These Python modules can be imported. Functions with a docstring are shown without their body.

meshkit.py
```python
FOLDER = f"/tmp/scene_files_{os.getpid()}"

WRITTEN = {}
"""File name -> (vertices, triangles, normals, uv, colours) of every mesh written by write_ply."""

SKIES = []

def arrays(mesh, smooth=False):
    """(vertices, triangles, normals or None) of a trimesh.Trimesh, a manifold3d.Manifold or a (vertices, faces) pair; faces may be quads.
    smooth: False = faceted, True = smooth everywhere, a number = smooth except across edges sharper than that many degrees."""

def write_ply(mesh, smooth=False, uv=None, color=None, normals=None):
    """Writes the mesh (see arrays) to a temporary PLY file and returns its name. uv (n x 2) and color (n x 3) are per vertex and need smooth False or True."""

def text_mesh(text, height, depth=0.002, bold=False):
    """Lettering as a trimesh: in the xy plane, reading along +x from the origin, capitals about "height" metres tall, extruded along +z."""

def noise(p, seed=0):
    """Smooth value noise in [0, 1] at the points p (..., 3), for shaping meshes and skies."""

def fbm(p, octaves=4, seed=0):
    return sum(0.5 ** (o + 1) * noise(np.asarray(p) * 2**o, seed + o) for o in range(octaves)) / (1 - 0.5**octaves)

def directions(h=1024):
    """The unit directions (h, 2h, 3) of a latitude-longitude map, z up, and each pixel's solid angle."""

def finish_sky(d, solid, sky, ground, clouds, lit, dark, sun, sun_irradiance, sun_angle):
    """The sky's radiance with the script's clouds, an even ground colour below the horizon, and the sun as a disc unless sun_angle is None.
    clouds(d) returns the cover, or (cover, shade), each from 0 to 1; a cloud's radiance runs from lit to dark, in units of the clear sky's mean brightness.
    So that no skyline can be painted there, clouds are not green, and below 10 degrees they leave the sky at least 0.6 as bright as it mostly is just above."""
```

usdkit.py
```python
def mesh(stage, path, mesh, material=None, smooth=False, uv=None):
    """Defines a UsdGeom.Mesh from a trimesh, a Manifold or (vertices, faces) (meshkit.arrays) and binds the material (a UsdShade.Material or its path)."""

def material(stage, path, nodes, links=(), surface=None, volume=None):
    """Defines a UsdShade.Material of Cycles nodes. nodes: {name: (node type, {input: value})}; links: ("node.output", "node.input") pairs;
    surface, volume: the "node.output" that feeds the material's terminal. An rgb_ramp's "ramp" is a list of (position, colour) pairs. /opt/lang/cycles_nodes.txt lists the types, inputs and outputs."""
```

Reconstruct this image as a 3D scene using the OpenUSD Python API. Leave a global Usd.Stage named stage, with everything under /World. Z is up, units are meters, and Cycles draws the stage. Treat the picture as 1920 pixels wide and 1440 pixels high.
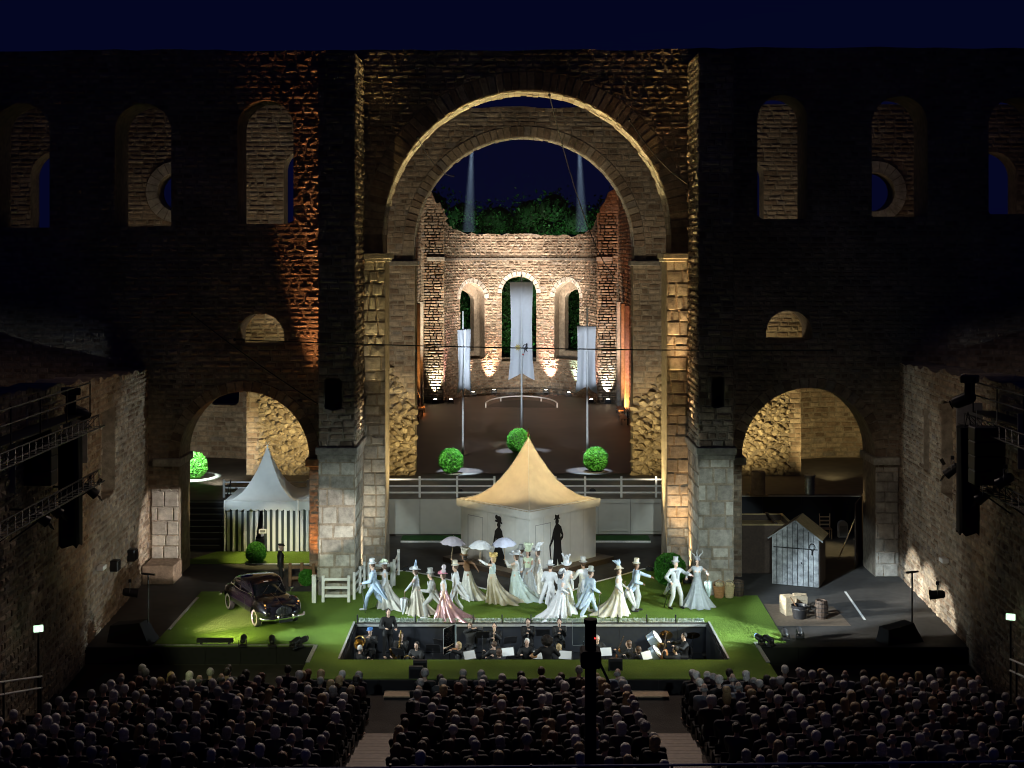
import math, random, numpy as np, trimesh, shapely, usdkit, meshkit
import shapely.geometry as sg
from shapely import affinity
from shapely.ops import unary_union
from pxr import Usd, UsdGeom, UsdLux, UsdShade, Gf, Sdf, Vt
import manifold3d as m3

rng = np.random.default_rng(7)
random.seed(7)
PI = math.pi
stage = Usd.Stage.CreateInMemory()
UsdGeom.SetStageUpAxis(stage, 'Z'); UsdGeom.SetStageMetersPerUnit(stage, 1)
UsdGeom.Xform.Define(stage, '/World')
UsdGeom.Scope.Define(stage, '/World/Looks')

# ------------------------------------------------------------------ camera: 13.4 m above the stage, level, shifted lens
EYE, FPX, CX, CY = 13.4, 2600.0, 955.0, 470.0
cam = UsdGeom.Camera.Define(stage, '/World/camera')
cam.AddTranslateOp().Set((0, 0, EYE)); cam.AddRotateXYZOp().Set((90, 0, 0))
cam.CreateHorizontalApertureAttr(36.0); cam.CreateVerticalApertureAttr(27.0)
cam.CreateFocalLengthAttr(36 * FPX / 1920)
cam.CreateHorizontalApertureOffsetAttr((960 - CX) / 1920 * 36)
cam.CreateVerticalApertureOffsetAttr(-(720 - CY) / 1920 * 36)
cam.CreateClippingRangeAttr(Gf.Vec2f(0.5, 3000)); cam.CreateExposureAttr(0.0)

def S(Y): return FPX / Y
def P(px, py, Y): return np.array([(px - CX) * Y / FPX, Y, EYE - (py - CY) * Y / FPX])
def G(px, py, z=0.0):
    s = (py - CY) / (EYE - z)
    return np.array([(px - CX) / s, FPX / s, z])

# ------------------------------------------------------------------ night sky: the last blue of dusk
sky = UsdLux.DomeLight.Define(stage, '/World/sky')
sm = usdkit.material(stage, '/World/Looks/night_sky', {
    "s": ("sky_texture", {"sky_type": "single_scattering", "sun_disc": False, "sun_elevation": math.radians(-5), "sun_rotation": 0.6}),
    "m": ("mix", {"mix_type": "multiply", "fac": 1.0, "color2": (0.02, 0.02, 0.02)}),
    "a": ("mix", {"mix_type": "add", "fac": 1.0, "color2": (0.0075, 0.012, 0.10)}),
    "b": ("background_shader", {"strength": 0.15})},
    [("s.color", "m.color1"), ("m.color", "a.color1"), ("a.color", "b.color")], surface="b.background")
UsdShade.MaterialBindingAPI.Apply(sky.GetPrim()).Bind(sm)
sky.GetPrim().SetCustomDataByKey('kind', 'structure')

# ------------------------------------------------------------------ theatre lamps (some have fixtures further down; the rest are unseen stand-ins without a body)
LAMPS = []
def lamp(pos, aim, color, power, cone, soft=0.3, radius=0.12):
    """A spot lamp: intensity in the renderer's units, half angle of its cone in degrees."""
    pos, aim = np.asarray(pos, float), np.asarray(aim, float)
    n = len(LAMPS); LAMPS.append(pos)
    l = UsdLux.SphereLight.Define(stage, f'/World/Lamps/spot_lamp_{n:03d}')
    d = (aim - pos) / np.linalg.norm(aim - pos)
    up = np.array([0, 0, 1.0]) if abs(d[2]) < 0.98 else np.array([0, 1.0, 0])
    x = np.cross(d, up); x /= np.linalg.norm(x); y = np.cross(x, d)
    m = np.eye(4); m[0, :3], m[1, :3], m[2, :3], m[3, :3] = x, y, -d, pos
    l.AddTransformOp().Set(Gf.Matrix4d(*m.ravel().tolist()))
    l.CreateRadiusAttr(radius); l.CreateIntensityAttr(float(power)); l.CreateNormalizeAttr(True)
    l.CreateColorAttr(Gf.Vec3f(*color))
    if cone < 89:
        s = UsdLux.ShapingAPI.Apply(l.GetPrim()); s.CreateShapingConeAngleAttr(float(cone)); s.CreateShapingConeSoftnessAttr(float(soft))
COOL, WARM, AMBER, GOLD, ORANGE, PINK, GREEN, BLUE = (0.80, .96, 1.0), (1, .80, .55), (1, .55, .2), (1, .78, .36), (1, .36, .08), (1, .45, .40), (.25, 1, .30), (.62, .82, 1)
UPL = [(822, 755, 5, (1, .95, .72), 170, 0), (850, 742, 4, (1, .5, .5), 130, 0), (887, 733, 4, (1, .75, .62), 110, 0), (926, 732, 5, (1, .58, .40), 260, 0),
       (1025, 733, 5, (1, .52, .44), 260, 0), (1067, 735, 4, (.62, 1, .82), 110, 0), (1102, 742, 4, (1, .6, .55), 120, 0), (1132, 752, 5, (1, 1, .88), 170, 0)]
def apse_point(px, w=.7):
    """A point on the choir floor at the foot of the apse wall (or of its shoulders)."""
    X = (px - CX) / 23.6
    k = (X - .85) / (5.87 - w)
    return np.array([X, 105.5, 1.752]) if abs(k) > .97 else np.array([X, 106 + 1.4 * (5.87 - w) * math.sqrt(1 - k * k), 1.752])
# high gantry lamps, low side lamps on stands, and front of house lamps light the lawn and the players
lamp((-12.5, 42.6, 8.6), (-1.0, 50.6, 0.4), COOL, 1650, 20, .35, .15)
lamp((14.0, 43.0, 8.6), (2.5, 50.6, 0.4), COOL, 1850, 20, .35, .15)
lamp((-12.2, 46.7, 1.9), (4.0, 52.0, 0.5), COOL, 1300, 20, .35, .15)
lamp((13.7, 46.4, 1.9), (-2.5, 52.0, 0.5), COOL, 2100, 20, .35, .15)
lamp((-11.6, 43.6, 4.6), (16.0, 54.6, 0.2), (1, 1, .92), 22000, 3.0, .4, .1)
lamp((-11.6, 43.4, 4.6), (15.9, 52.2, 0.2), (1, 1, .92), 22000, 3.0, .4, .1)
lamp((-11.6, 43.2, 4.6), (15.7, 49.8, 0.0), (1, 1, .92), 20000, 3.0, .4, .1)
lamp((13.2, 42.0, 6.6), (-14.2, 56.9, 1.7), (1, .92, .85), 12000, 3.6, .2, .12)
lamp((-7.5, 6.0, 16.5), (-2.0, 52.0, 0.5), COOL, 2600, 7.0, .4, .2)
lamp((9.0, 6.0, 16.5), (4.0, 52.0, 0.5), COOL, 2600, 7.0, .4, .2)
lamp((-3.0, 6.0, 16.5), (-6.8, 53.8, 2.2), (.85, 1, .97), 9500, 3.6, .3, .2)
lamp((4.0, 6.0, 16.5), (8.1, 53.8, 2.2), (.85, 1, .97), 9500, 3.6, .3, .2)
lamp((-11.0, 6.0, 16.5), (-8.6, 49.6, 0.0), (.9, 1, .5), 6500, 4.2, .5, .2)
lamp((12.0, 6.0, 16.5), (8.6, 50.4, 0.0), (.85, 1, .6), 5000, 2.6, .5, .2)
lamp((-4.9, 59.4, 11.0), (-3.6, 65.4, 2.4), (.9, 1, .95), 420, 22, .6, .06)  # pair added at the arch imposts, without fixtures, to brighten the white railing
lamp((6.3, 59.4, 11.0), (5.2, 65.4, 2.4), (.9, 1, .95), 420, 22, .6, .06)
lamp((10.0, 6.0, 16.5), (4.2, 52.0, 0.0), (1, .88, .18), 9000, 3.0, .3, .2)
lamp((-10.0, 6.0, 16.5), (-0.9, 53.0, 0.0), (1, .88, .18), 5000, 2.4, .3, .2)
lamp((1.0, 6.0, 17.0), (0.8, 57.5, 1.1), (.98, 1, .93), 8500, 3.1, .4, .2)
lamp((-9.9, 47.3, 1.0), (-9.5, 48.6, .0), (1, .95, .38), 75, 62, .9, .25)
lamp((-13.2, 45.4, 1.6), (-9.9, 50.0, .45), (1, .66, .78), 2000, 11, .6, .1)
lamp((-12.5, 43.6, 8.6), (-9.3, 51.0, .5), (.95, 1, .9), 260, 18, .7, .1)
lamp((14.0, 43.4, 8.4), (2.6, 47.6, -.7), WARM, 900, 16, .6, .12)
lamp((-12.5, 43.0, 8.4), (-1.6, 47.6, -.7), WARM, 700, 16, .6, .12)
# yard on the right, left forecourt and marquee
lamp((-3.5, 30.0, 15.0), (11.6, 55.4, 1.2), (.80, .95, 1), 2600, 5.0, .3, .15)
lamp((-5.0, 30.0, 15.0), (12.4, 52.8, 0.0), (.72, .88, 1), 17000, 5.5, .4, .15)
lamp((-5.0, 12.0, 15.5), (-10.4, 61.7, .8), (1, .97, .88), 11000, 1.6, .3, .15)
lamp((-10.6, 59.3, 6.0), (-10.3, 60.3, 0), (1, .84, .34), 480, 22, .6, .1)
lamp((-13.6, 59.5, 4.0), (-11.0, 63.3, 3.4), (.70, .88, 1), 170, 40, .6, .1)
# unseen pier uplights, added to match the glow: narrow beams that graze the masonry
lamp((7.05, 56.0, .35), (6.9, 56.95, 7), AMBER, 700, 24, .9, .08)
lamp((7.1, 56.3, .35), (7.3, 56.0, 5), (1, .72, .4), 120, 40, .9, .05)
lamp((-5.75, 56.1, .35), (-5.8, 56.95, 8), WARM, 260, 22, .9, .08)
lamp((-5.8, 56.4, .35), (-5.95, 56.0, 5), WARM, 50, 40, .9, .05)
lamp((-7.72, 56.25, .35), (-7.9, 56.9, 5), ORANGE, 130, 45, .8, .08)
lamp((-7.95, 56.2, 6.0), (-8.15, 56.93, 15.5), (1, .40, .15), 1150, 13, 1.0, .06)
lamp((-7.75, 56.45, 6.0), (-7.95, 56.95, 20.0), (1, .45, .2), 2600, 5.0, 1.0, .06)
lamp((7.1, 56.3, 6.0), (6.3, 56.95, 17.5), (1, .52, .24), 1100, 13, 1.0, .06)
lamp((-5.8, 55.6, 6.0), (-6.05, 55.6, 15), (1, .8, .5), 70, 40, .8, .08)
lamp((7.1, 55.4, 6.0), (7.4, 55.4, 16), (1, .75, .42), 240, 30, .8, .08)
lamp((-8.2, 55.5, .5), (-9.9, 57.1, 7.5), (1, .5, .3), 120, 50, .9, .08)
lamp((6.75, 56.15, .4), (6.85, 56.72, 13.1), (1, .68, .24), 6500, 4.5, .9, .06)
lamp((-5.5, 56.15, .4), (-5.5, 56.72, 13.1), (1, .72, .28), 4500, 4.5, .9, .06)
# soffits and jambs of the crossing arch
lamp((-4.2, 58.2, .4), (-1.5, 58.0, 18), GOLD, 3200, 28, .5, .1)
lamp((5.7, 58.2, .4), (3.2, 58.0, 18), GOLD, 3800, 28, .5, .1)
lamp((-3.6, 71.2, 2.0), (-.8, 72.8, 19), GOLD, 800, 24, .5, .08)
lamp((5.1, 71.2, 2.0), (2.4, 72.8, 19), GOLD, 800, 24, .5, .08)
# crossing: rubble piers and the second arch
lamp((-2.4, 67.0, 1.95), (-5.8, 72, 4.0), GOLD, 620, 27, .8, .08)
lamp((4.0, 67.0, 1.95), (7.4, 72, 4.0), GOLD, 560, 27, .8, .08)
lamp((-5.6, 63, 2.0), (-4.5, 72, 13), (1, .86, .62), 780, 42, .9, .1)
lamp((7.1, 63, 2.0), (6.0, 72, 13), (1, .86, .62), 780, 42, .9, .1)
# transept: rubble seen through the aisle arches, chapels, upper walls; added lamps, several in mid-air
lamp((-8.2, 66.6, 2.1), (-11.9, 72, 5.2), GOLD, 1000, 34, .9, .08)
lamp((9.7, 67.4, 2.1), (13.0, 72, 5.2), GOLD, 900, 34, .9, .08)
lamp((-14.2, 68.0, 2.2), (-16.5, 77, 4), (1, .93, .75), 320, 40, .8, .1)
lamp((16.2, 69.0, 2.2), (17.5, 77, 5), GOLD, 380, 40, .8, .1)
lamp((-11.0, 68.5, 8.4), (-12.0, 72, 15.5), WARM, 110, 55, .9, .1)
lamp((-17.6, 68.5, 8.4), (-18.0, 72, 15.5), WARM, 65, 50, .9, .1)
lamp((-23.5, 68.5, 8.4), (-23.5, 72, 15.5), WARM, 45, 50, .9, .1)
lamp((12.5, 68.5, 8.4), (13.5, 72, 15.5), WARM, 85, 50, .9, .1)
lamp((19.4, 68.5, 8.4), (19.6, 72, 15.5), (1, .7, .5), 40, 50, .9, .1)
lamp((25.0, 68.5, 8.4), (25.2, 72, 15.5), (1, .7, .5), 30, 50, .9, .1)
lamp((19.0, 61, 8.0), (13.6, 62, .3), GOLD, 900, 15, .6, .1)
lamp((-12.0, 60.8, 8.0), (.4, 60.2, 3.6), (1, .76, .40), 3300, 11, .5, .1)
lamp((13.6, 60.8, 8.0), (1.2, 60.2, 3.6), (1, .79, .44), 3300, 11, .5, .1)
lamp((-8.8, 59.6, 9.2), (-10.2, 58.0, 10.0), WARM, 12, 70, .9, .05)
lamp((10.2, 59.6, 9.4), (11.5, 58.0, 10.2), WARM, 12, 70, .9, .05)
# topiary and flags: two lamps at the second arch crown, the rest added without fixtures
lamp((-2.0, 74.5, 19.4), (-2.6, 73.2, 1.75), BLUE, 26000, 4.2, .45, .08)
lamp((3.75, 74.5, 19.4), (4.2, 73.4, 1.75), BLUE, 26000, 4.2, .45, .08)
lamp((-6.2, 79.0, 12.5), (0.7, 80.7, 1.75), BLUE, 9000, 6.5, .45, .08)
lamp((-4.6, 59.4, 12.7), (-2.95, 72.4, 2.4), (.85, 1, .8), 14000, 2.5, .3, .06)
lamp((6.1, 59.4, 12.7), (4.45, 72.8, 2.4), (1, 1, .62), 14000, 2.5, .3, .06)
lamp((6.0, 59.4, 12.8), (.6, 80.6, 2.5), (.85, 1, .8), 25000, 2.4, .3, .06)
lamp((-4.8, 59.4, 12.9), (-2.65, 79, 7.3), (.72, .85, 1), 5200, 5.0, .5, .06)
lamp((-4.8, 59.4, 12.7), (-2.64, 79, 3.6), (.8, .9, 1), 5200, 3.6, .8, .06)
lamp((6.2, 59.4, 12.9), (4.45, 80, 7.3), (.72, .85, 1), 5200, 5.0, .5, .06)
lamp((6.2, 59.4, 12.7), (4.5, 80, 3.6), (.8, .9, 1), 5200, 3.6, .8, .06)
lamp((-4.7, 59.4, 13.0), (.74, 84, 7.2), (.72, .85, 1), 7000, 9.5, .6, .06)
lamp((-17.0, 64.5, 8.6), (-16.05, 71.0, 1.9), (.75, 1, .95), 26000, 6.5, .4, .08)
# apse: floor uplights (fixtures below) and added general fill without fixtures; trees outside
for px, py, zz, c, pw, tilt in UPL:
    q = apse_point(px)
    d = np.array([q[0] - .85, (q[1] - 106.0) / 1.4, 0.0])
    d = np.array([0, 1.0, 0]) if q[1] < 106 else d / max(np.linalg.norm(d), .1)
    lamp(q + (0, 0, .42), q + d * 1.0 + (0, 0, 2.9), c, pw * (9 if abs(px - 977) > 120 else 8), 24, 1.0, .05)
lamp((-6.0, 99.0, 1.9), (-6.7, 100.5, 5), ORANGE, 700, 45, .8, .06)
lamp((7.3, 96.0, 1.9), (8.1, 98.5, 5), ORANGE, 900, 45, .8, .06)
lamp((7.0, 93.0, 1.9), (8.3, 100.0, 12), (1, .3, .15), 900, 35, .9, .06)
lamp((-1.6, 91.0, 1.95), (0.2, 113, 9.0), (1, .88, .74), 3800, 24, .9, .1)
lamp((3.2, 91.0, 1.95), (1.5, 113, 9.0), (1, .88, .74), 3800, 24, .9, .1)
lamp((0.85, 109.0, 2.0), (0.85, 113.9, 13.6), (1, .88, .76), 2000, 36, .9, .1)
lamp((-3.2, 106.5, 2.0), (-1.0, 113.5, 14.0), (1, .84, .72), 4600, 22, .9, .1)
lamp((4.9, 106.5, 2.0), (2.6, 113.5, 14.0), (1, .86, .74), 4600, 22, .9, .1)
lamp((-3.0, 98.0, 2.0), (-5.8, 106, 11.0), (1, .93, .74), 3000, 25, .9, .1)
lamp((5.0, 98.0, 2.0), (7.5, 106, 9.0), (1, .84, .68), 1800, 25, .9, .1)
for x in (-6.5, -1.5, 3.5, 8.0): lamp((x, 117.8, 13.2), (x * .95, 123.0, 16.2), (.40, 1, .45), 280, 50, .9, .1)
lamp((-5.6, 115.2, 4.0), (-5.0, 118.6, 9), (.35, 1, .45), 260, 50, .8, .1); lamp((2.6, 117.0, 4.0), (.4, 118.6, 9), (.35, 1, .4), 600, 55, .8, .1); lamp((7.4, 115.2, 4.0), (6.6, 118.6, 9), (.35, 1, .45), 200, 50, .8, .1)
# added spill lamps without fixtures, faint over the seats and along the nave walls
lamp((-4.0, 56.4, 21.0), (-4.5, 34, 1.0), (1, .80, .68), 2300, 26, .9, .2)
lamp((5.5, 56.4, 21.0), (6.0, 34, 1.0), (1, .80, .68), 2300, 26, .9, .2)
lamp((6.0, 34.0, 14), (-14.4, 49.5, 5.0), (1, .74, .52), 1300, 14, .9, .3)
lamp((-5.0, 34.0, 14), (15.8, 50, 5.5), (1, .80, .62), 1200, 14, .9, .3)

# ------------------------------------------------------------------ writing prims
TAKEN, HOME = {}, {}
def path_for(parent, name):
    k = TAKEN.get((parent, name), -1) + 1
    TAKEN[(parent, name)] = k
    return f'{parent}/{name}' if k == 0 else f'{parent}/{name}_{k:03d}'

def tag(prim, label=None, cat=None, group=None, kind=None):
    p = prim.GetPrim() if hasattr(prim, 'GetPrim') else prim
    for k, v in (('label', label), ('category', cat), ('group', group), ('kind', kind)):
        if v: p.SetCustomDataByKey(k, v)
    return p

def thing(name, label, cat, loc=(0, 0, 0), rot=0.0, group=None):
    path = path_for('/World', name)
    x = UsdGeom.Xform.Define(stage, path)
    x.AddTranslateOp().Set(Gf.Vec3d(*map(float, loc))); x.AddRotateZOp().Set(float(rot))
    tag(x, label, cat, group)
    HOME[path] = (np.asarray(loc, float), math.radians(rot))
    return path

def vf(mesh):
    if hasattr(mesh, 'to_mesh'):
        m = mesh.to_mesh(); return np.asarray(m.vert_properties)[:, :3].astype(float), np.asarray(m.tri_verts).astype(int)
    if isinstance(mesh, trimesh.Trimesh): return np.asarray(mesh.vertices), np.asarray(mesh.faces)
    v, f = np.asarray(mesh[0], float), np.asarray(mesh[1], int)
    if f.shape[1] == 4: f = np.vstack([f[:, [0, 1, 2]], f[:, [0, 2, 3]]])
    return v, f

def part(parent, name, mesh, mat, smooth=False, world=False, tone=None, label=None, kind=None):
    """One Mesh prim under parent ('/World' for a thing or structure of a single mesh). world: the mesh is given in world coordinates."""
    v, f = vf(mesh)
    if world and parent != '/World':
        top = '/'.join(parent.split('/')[:3]); loc, a = HOME[top]
        v = v - loc; c, s = math.cos(-a), math.sin(-a)
        v = np.stack([c * v[:, 0] - s * v[:, 1], s * v[:, 0] + c * v[:, 1], v[:, 2]], 1)
    path = path_for(parent, name)
    m = usdkit.mesh(stage, path, (v, f), M[mat] if isinstance(mat, str) else mat, smooth=smooth)
    if tone is not None:
        UsdGeom.PrimvarsAPI(m).CreatePrimvar('tone', Sdf.ValueTypeNames.FloatArray, 'vertex').Set(Vt.FloatArray.FromNumpy(np.asarray(tone, np.float32)))
    if label: m.GetPrim().SetCustomDataByKey('label', label)
    if kind: m.GetPrim().SetCustomDataByKey('kind', kind)
    return path

def struct(name, mesh, mat, smooth=False, kind='structure', label=None, cat=None):
    p = part('/World', name, mesh, mat, smooth)
    tag(stage.GetPrimAtPath(p), label, cat, None, kind)
    return p

def copy_of(src, name, loc, rot=0.0, label=None, cat=None, group=None, scale=None):
    was = stage.GetPrimAtPath(src).GetCustomData()
    path = path_for('/World', name)
    x = UsdGeom.Xform.Define(stage, path)
    x.AddTranslateOp().Set(Gf.Vec3d(*map(float, loc))); x.AddRotateZOp().Set(float(rot))
    if scale: x.AddScaleOp().Set(Gf.Vec3f(scale, scale, scale))
    p = x.GetPrim(); p.GetReferences().AddInternalReference(src); p.SetInstanceable(True)
    tag(p, label or was.get('label'), cat or was.get('category'), group or was.get('group'))
    HOME[path] = (np.asarray(loc, float), math.radians(rot))
    return path

# ------------------------------------------------------------------ shapes: all return (vertices, faces)
def cat_(*ms):
    vs, fs, n = [], [], 0
    for m in ms:
        v, f = vf(m); vs.append(v); fs.append(f + n); n += len(v)
    return np.vstack(vs), np.vstack(fs)

def xf(m, loc=(0, 0, 0), rz=0, rx=0, ry=0, sc=(1, 1, 1)):
    v, f = vf(m); v = v * np.asarray(sc, float)
    for a, (i, j) in ((rx, (1, 2)), (ry, (2, 0)), (rz, (0, 1))):
        if a:
            c, s = math.cos(a), math.sin(a); w = v.copy()
            w[:, i], w[:, j] = c * v[:, i] - s * v[:, j], s * v[:, i] + c * v[:, j]; v = w
    return v + np.asarray(loc, float), f

BOXF = np.array([[0, 2, 1], [0, 3, 2], [4, 5, 6], [4, 6, 7], [0, 1, 5], [0, 5, 4], [1, 2, 6], [1, 6, 5], [2, 3, 7], [2, 7, 6], [3, 0, 4], [3, 4, 7]])
def box(x0, x1, y0, y1, z0, z1, b=0.0):
    if b > 0:
        pts = []
        for x, sx in ((x0, 1), (x1, -1)):
            for y, sy in ((y0, 1), (y1, -1)):
                for z, sz in ((z0, 1), (z1, -1)):
                    pts += [(x, y + sy * b, z + sz * b), (x + sx * b, y, z + sz * b), (x + sx * b, y + sy * b, z)]
        return vf(m3.Manifold.hull_points(np.array(pts, float)))
    return np.array([(x0, y0, z0), (x1, y0, z0), (x1, y1, z0), (x0, y1, z0), (x0, y0, z1), (x1, y0, z1), (x1, y1, z1), (x0, y1, z1)], float), BOXF

def tube(pts, r, n=8, closed=False):
    """A tube along points; r a number or one per point."""
    p = np.asarray(pts, float); k = len(p); r = np.broadcast_to(np.asarray(r, float), (k,))
    t = np.gradient(p, axis=0); t /= np.maximum(np.linalg.norm(t, axis=1, keepdims=True), 1e-9)
    up = np.array([0, 0, 1.0]) if np.abs(t[:, 2]).mean() < .85 else np.array([1.0, 0, 0])
    a = np.cross(t, up); a /= np.maximum(np.linalg.norm(a, axis=1, keepdims=True), 1e-9); b = np.cross(t, a)
    th = np.arange(n) / n * 2 * PI
    v = (p[:, None] + r[:, None, None] * (np.cos(th)[None, :, None] * a[:, None] + np.sin(th)[None, :, None] * b[:, None])).reshape(-1, 3)
    f = []
    for i in range(k - 1):
        for j in range(n):
            q = (j + 1) % n
            f += [[i * n + j, i * n + q, (i + 1) * n + q], [i * n + j, (i + 1) * n + q, (i + 1) * n + j]]
    v = np.vstack([v, p[:1], p[-1:]]); c0, c1 = len(v) - 2, len(v) - 1
    for j in range(n):
        q = (j + 1) % n
        f += [[c0, q, j], [c1, (k - 1) * n + j, (k - 1) * n + q]]
    return v, np.array(f)

def rod(a, b, r, n=8): return tube([a, b], r, n)

def lathe(prof, n=24):
    """Turns a profile [(r, z), ...] about the z axis."""
    p = np.asarray(prof, float); k = len(p); th = np.arange(n) / n * 2 * PI
    v = np.stack([p[:, 0, None] * np.cos(th), p[:, 0, None] * np.sin(th), np.repeat(p[:, 1, None], n, 1)], -1).reshape(-1, 3)
    f = []
    for i in range(k - 1):
        for j in range(n):
            q = (j + 1) % n
            f += [[i * n + j, i * n + q, (i + 1) * n + q], [i * n + j, (i + 1) * n + q, (i + 1) * n + j]]
    return v, np.array(f)

ICO = {k: vf(trimesh.creation.icosphere(k)) for k in (0, 1, 2, 3)}
def ball(c, r, k=1):
    v, f = ICO[k]; return v * np.asarray(r, float) + np.asarray(c, float), f

def hullc(*sph, n=8):
    """Hull of spheres [(centre, radius), ...] as a Manifold."""
    v = ICO[1][0] if n <= 8 else ICO[2][0]
    return m3.Manifold.hull_points(np.vstack([v * np.asarray(r, float) + np.asarray(c, float) for c, r in sph]))

def prism(poly, d, o, ux, uy, uz):
    """Extrudes a shapely polygon by d: o + u*ux + v*uy + w*uz."""
    ms = [trimesh.creation.extrude_polygon(g, d, engine='earcut') for g in getattr(poly, 'geoms', [poly]) if g.area > 1e-7]
    v, f = cat_(*ms)
    return np.asarray(o, float) + v[:, :1] * np.asarray(ux, float) + v[:, 1:2] * np.asarray(uy, float) + v[:, 2:] * np.asarray(uz, float), f

# ------------------------------------------------------------------ materials
M = {}
def plain(name, color, rough=.6, metal=0.0, var=.25, scale=6.0, bump=.0, bscale=40.0, spec=.4, **kw):
    n = {"g": ("geometry", {}), "t": ("noise_texture", {"scale": scale, "detail": 4.0, "roughness": .6}),
         "r": ("map_range", {"from_min": .25, "from_max": .75, "to_min": 1 - var, "to_max": 1 + var}),
         "c": ("combine_color", {}), "m": ("mix", {"mix_type": "multiply", "fac": 1.0, "color1": color}),
         "p": ("principled_bsdf", {"roughness": rough, "metallic": metal, "specular_ior_level": spec, **kw})}
    l = [("g.position", "t.vector"), ("t.fac", "r.value"), ("r.result", "c.r"), ("r.result", "c.g"), ("r.result", "c.b"), ("c.color", "m.color2"), ("m.color", "p.base_color")]
    if bump:
        n["b"] = ("noise_texture", {"scale": bscale, "detail": 3.0}); n["u"] = ("bump", {"strength": bump, "distance": .03})
        l += [("g.position", "b.vector"), ("b.fac", "u.height"), ("u.normal", "p.normal")]
    M[name] = usdkit.material(stage, f'/World/Looks/{name}', n, l, surface="p.BSDF")

def stone(name, ramp, bump=.5, dirt=.35, rough=.9):
    """Masonry: each stone's own tone picks a colour, with blotches, soot and a rough face on top."""
    n = {"a": ("attribute", {"attribute": "tone"}), "r": ("rgb_ramp", {"ramp": ramp}), "g": ("geometry", {}),
         "t": ("noise_texture", {"scale": 4.0, "detail": 6.0, "roughness": .65}), "w": ("noise_texture", {"scale": .35, "detail": 4.0}),
         "k": ("map_range", {"from_min": .3, "from_max": .7, "to_min": 1 - dirt, "to_max": 1 + dirt}),
         "k2": ("map_range", {"from_min": .35, "from_max": .65, "to_min": .7, "to_max": 1.15}),
         "x": ("math", {"math_type": "multiply"}), "c": ("combine_color", {}), "m": ("mix", {"mix_type": "multiply", "fac": 1.0}),
         "b": ("noise_texture", {"scale": 14.0, "detail": 5.0, "roughness": .7}), "u": ("bump", {"strength": bump, "distance": .06}),
         "p": ("principled_bsdf", {"roughness": rough, "specular_ior_level": .25})}
    l = [("a.fac", "r.fac"), ("g.position", "t.vector"), ("g.position", "w.vector"), ("g.position", "b.vector"), ("t.fac", "k.value"), ("w.fac", "k2.value"),
         ("k.result", "x.value1"), ("k2.result", "x.value2"), ("x.value", "c.r"), ("x.value", "c.g"), ("x.value", "c.b"),
         ("r.color", "m.color1"), ("c.color", "m.color2"), ("m.color", "p.base_color"), ("b.fac", "u.height"), ("u.normal", "p.normal")]
    M[name] = usdkit.material(stage, f'/World/Looks/{name}', n, l, surface="p.BSDF")

stone('brown_masonry', [(0, (.16, .115, .08)), (.3, (.25, .18, .125)), (.6, (.33, .255, .18)), (.85, (.37, .30, .22)), (1, (.22, .19, .165))])
stone('grey_ashlar', [(0, (.22, .20, .17)), (.5, (.32, .295, .25)), (1, (.42, .39, .33))], bump=.3)
stone('rubble_stone', [(0, (.22, .17, .11)), (.5, (.36, .29, .19)), (1, (.46, .38, .26))], bump=.7)
stone('mortar', [(0, (.26, .215, .16)), (1, (.26, .215, .16))], bump=.6)
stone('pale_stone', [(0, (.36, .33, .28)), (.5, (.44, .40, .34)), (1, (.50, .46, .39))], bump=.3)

def tones(n_stones, per, r): return np.repeat(r.random(n_stones), per)

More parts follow.
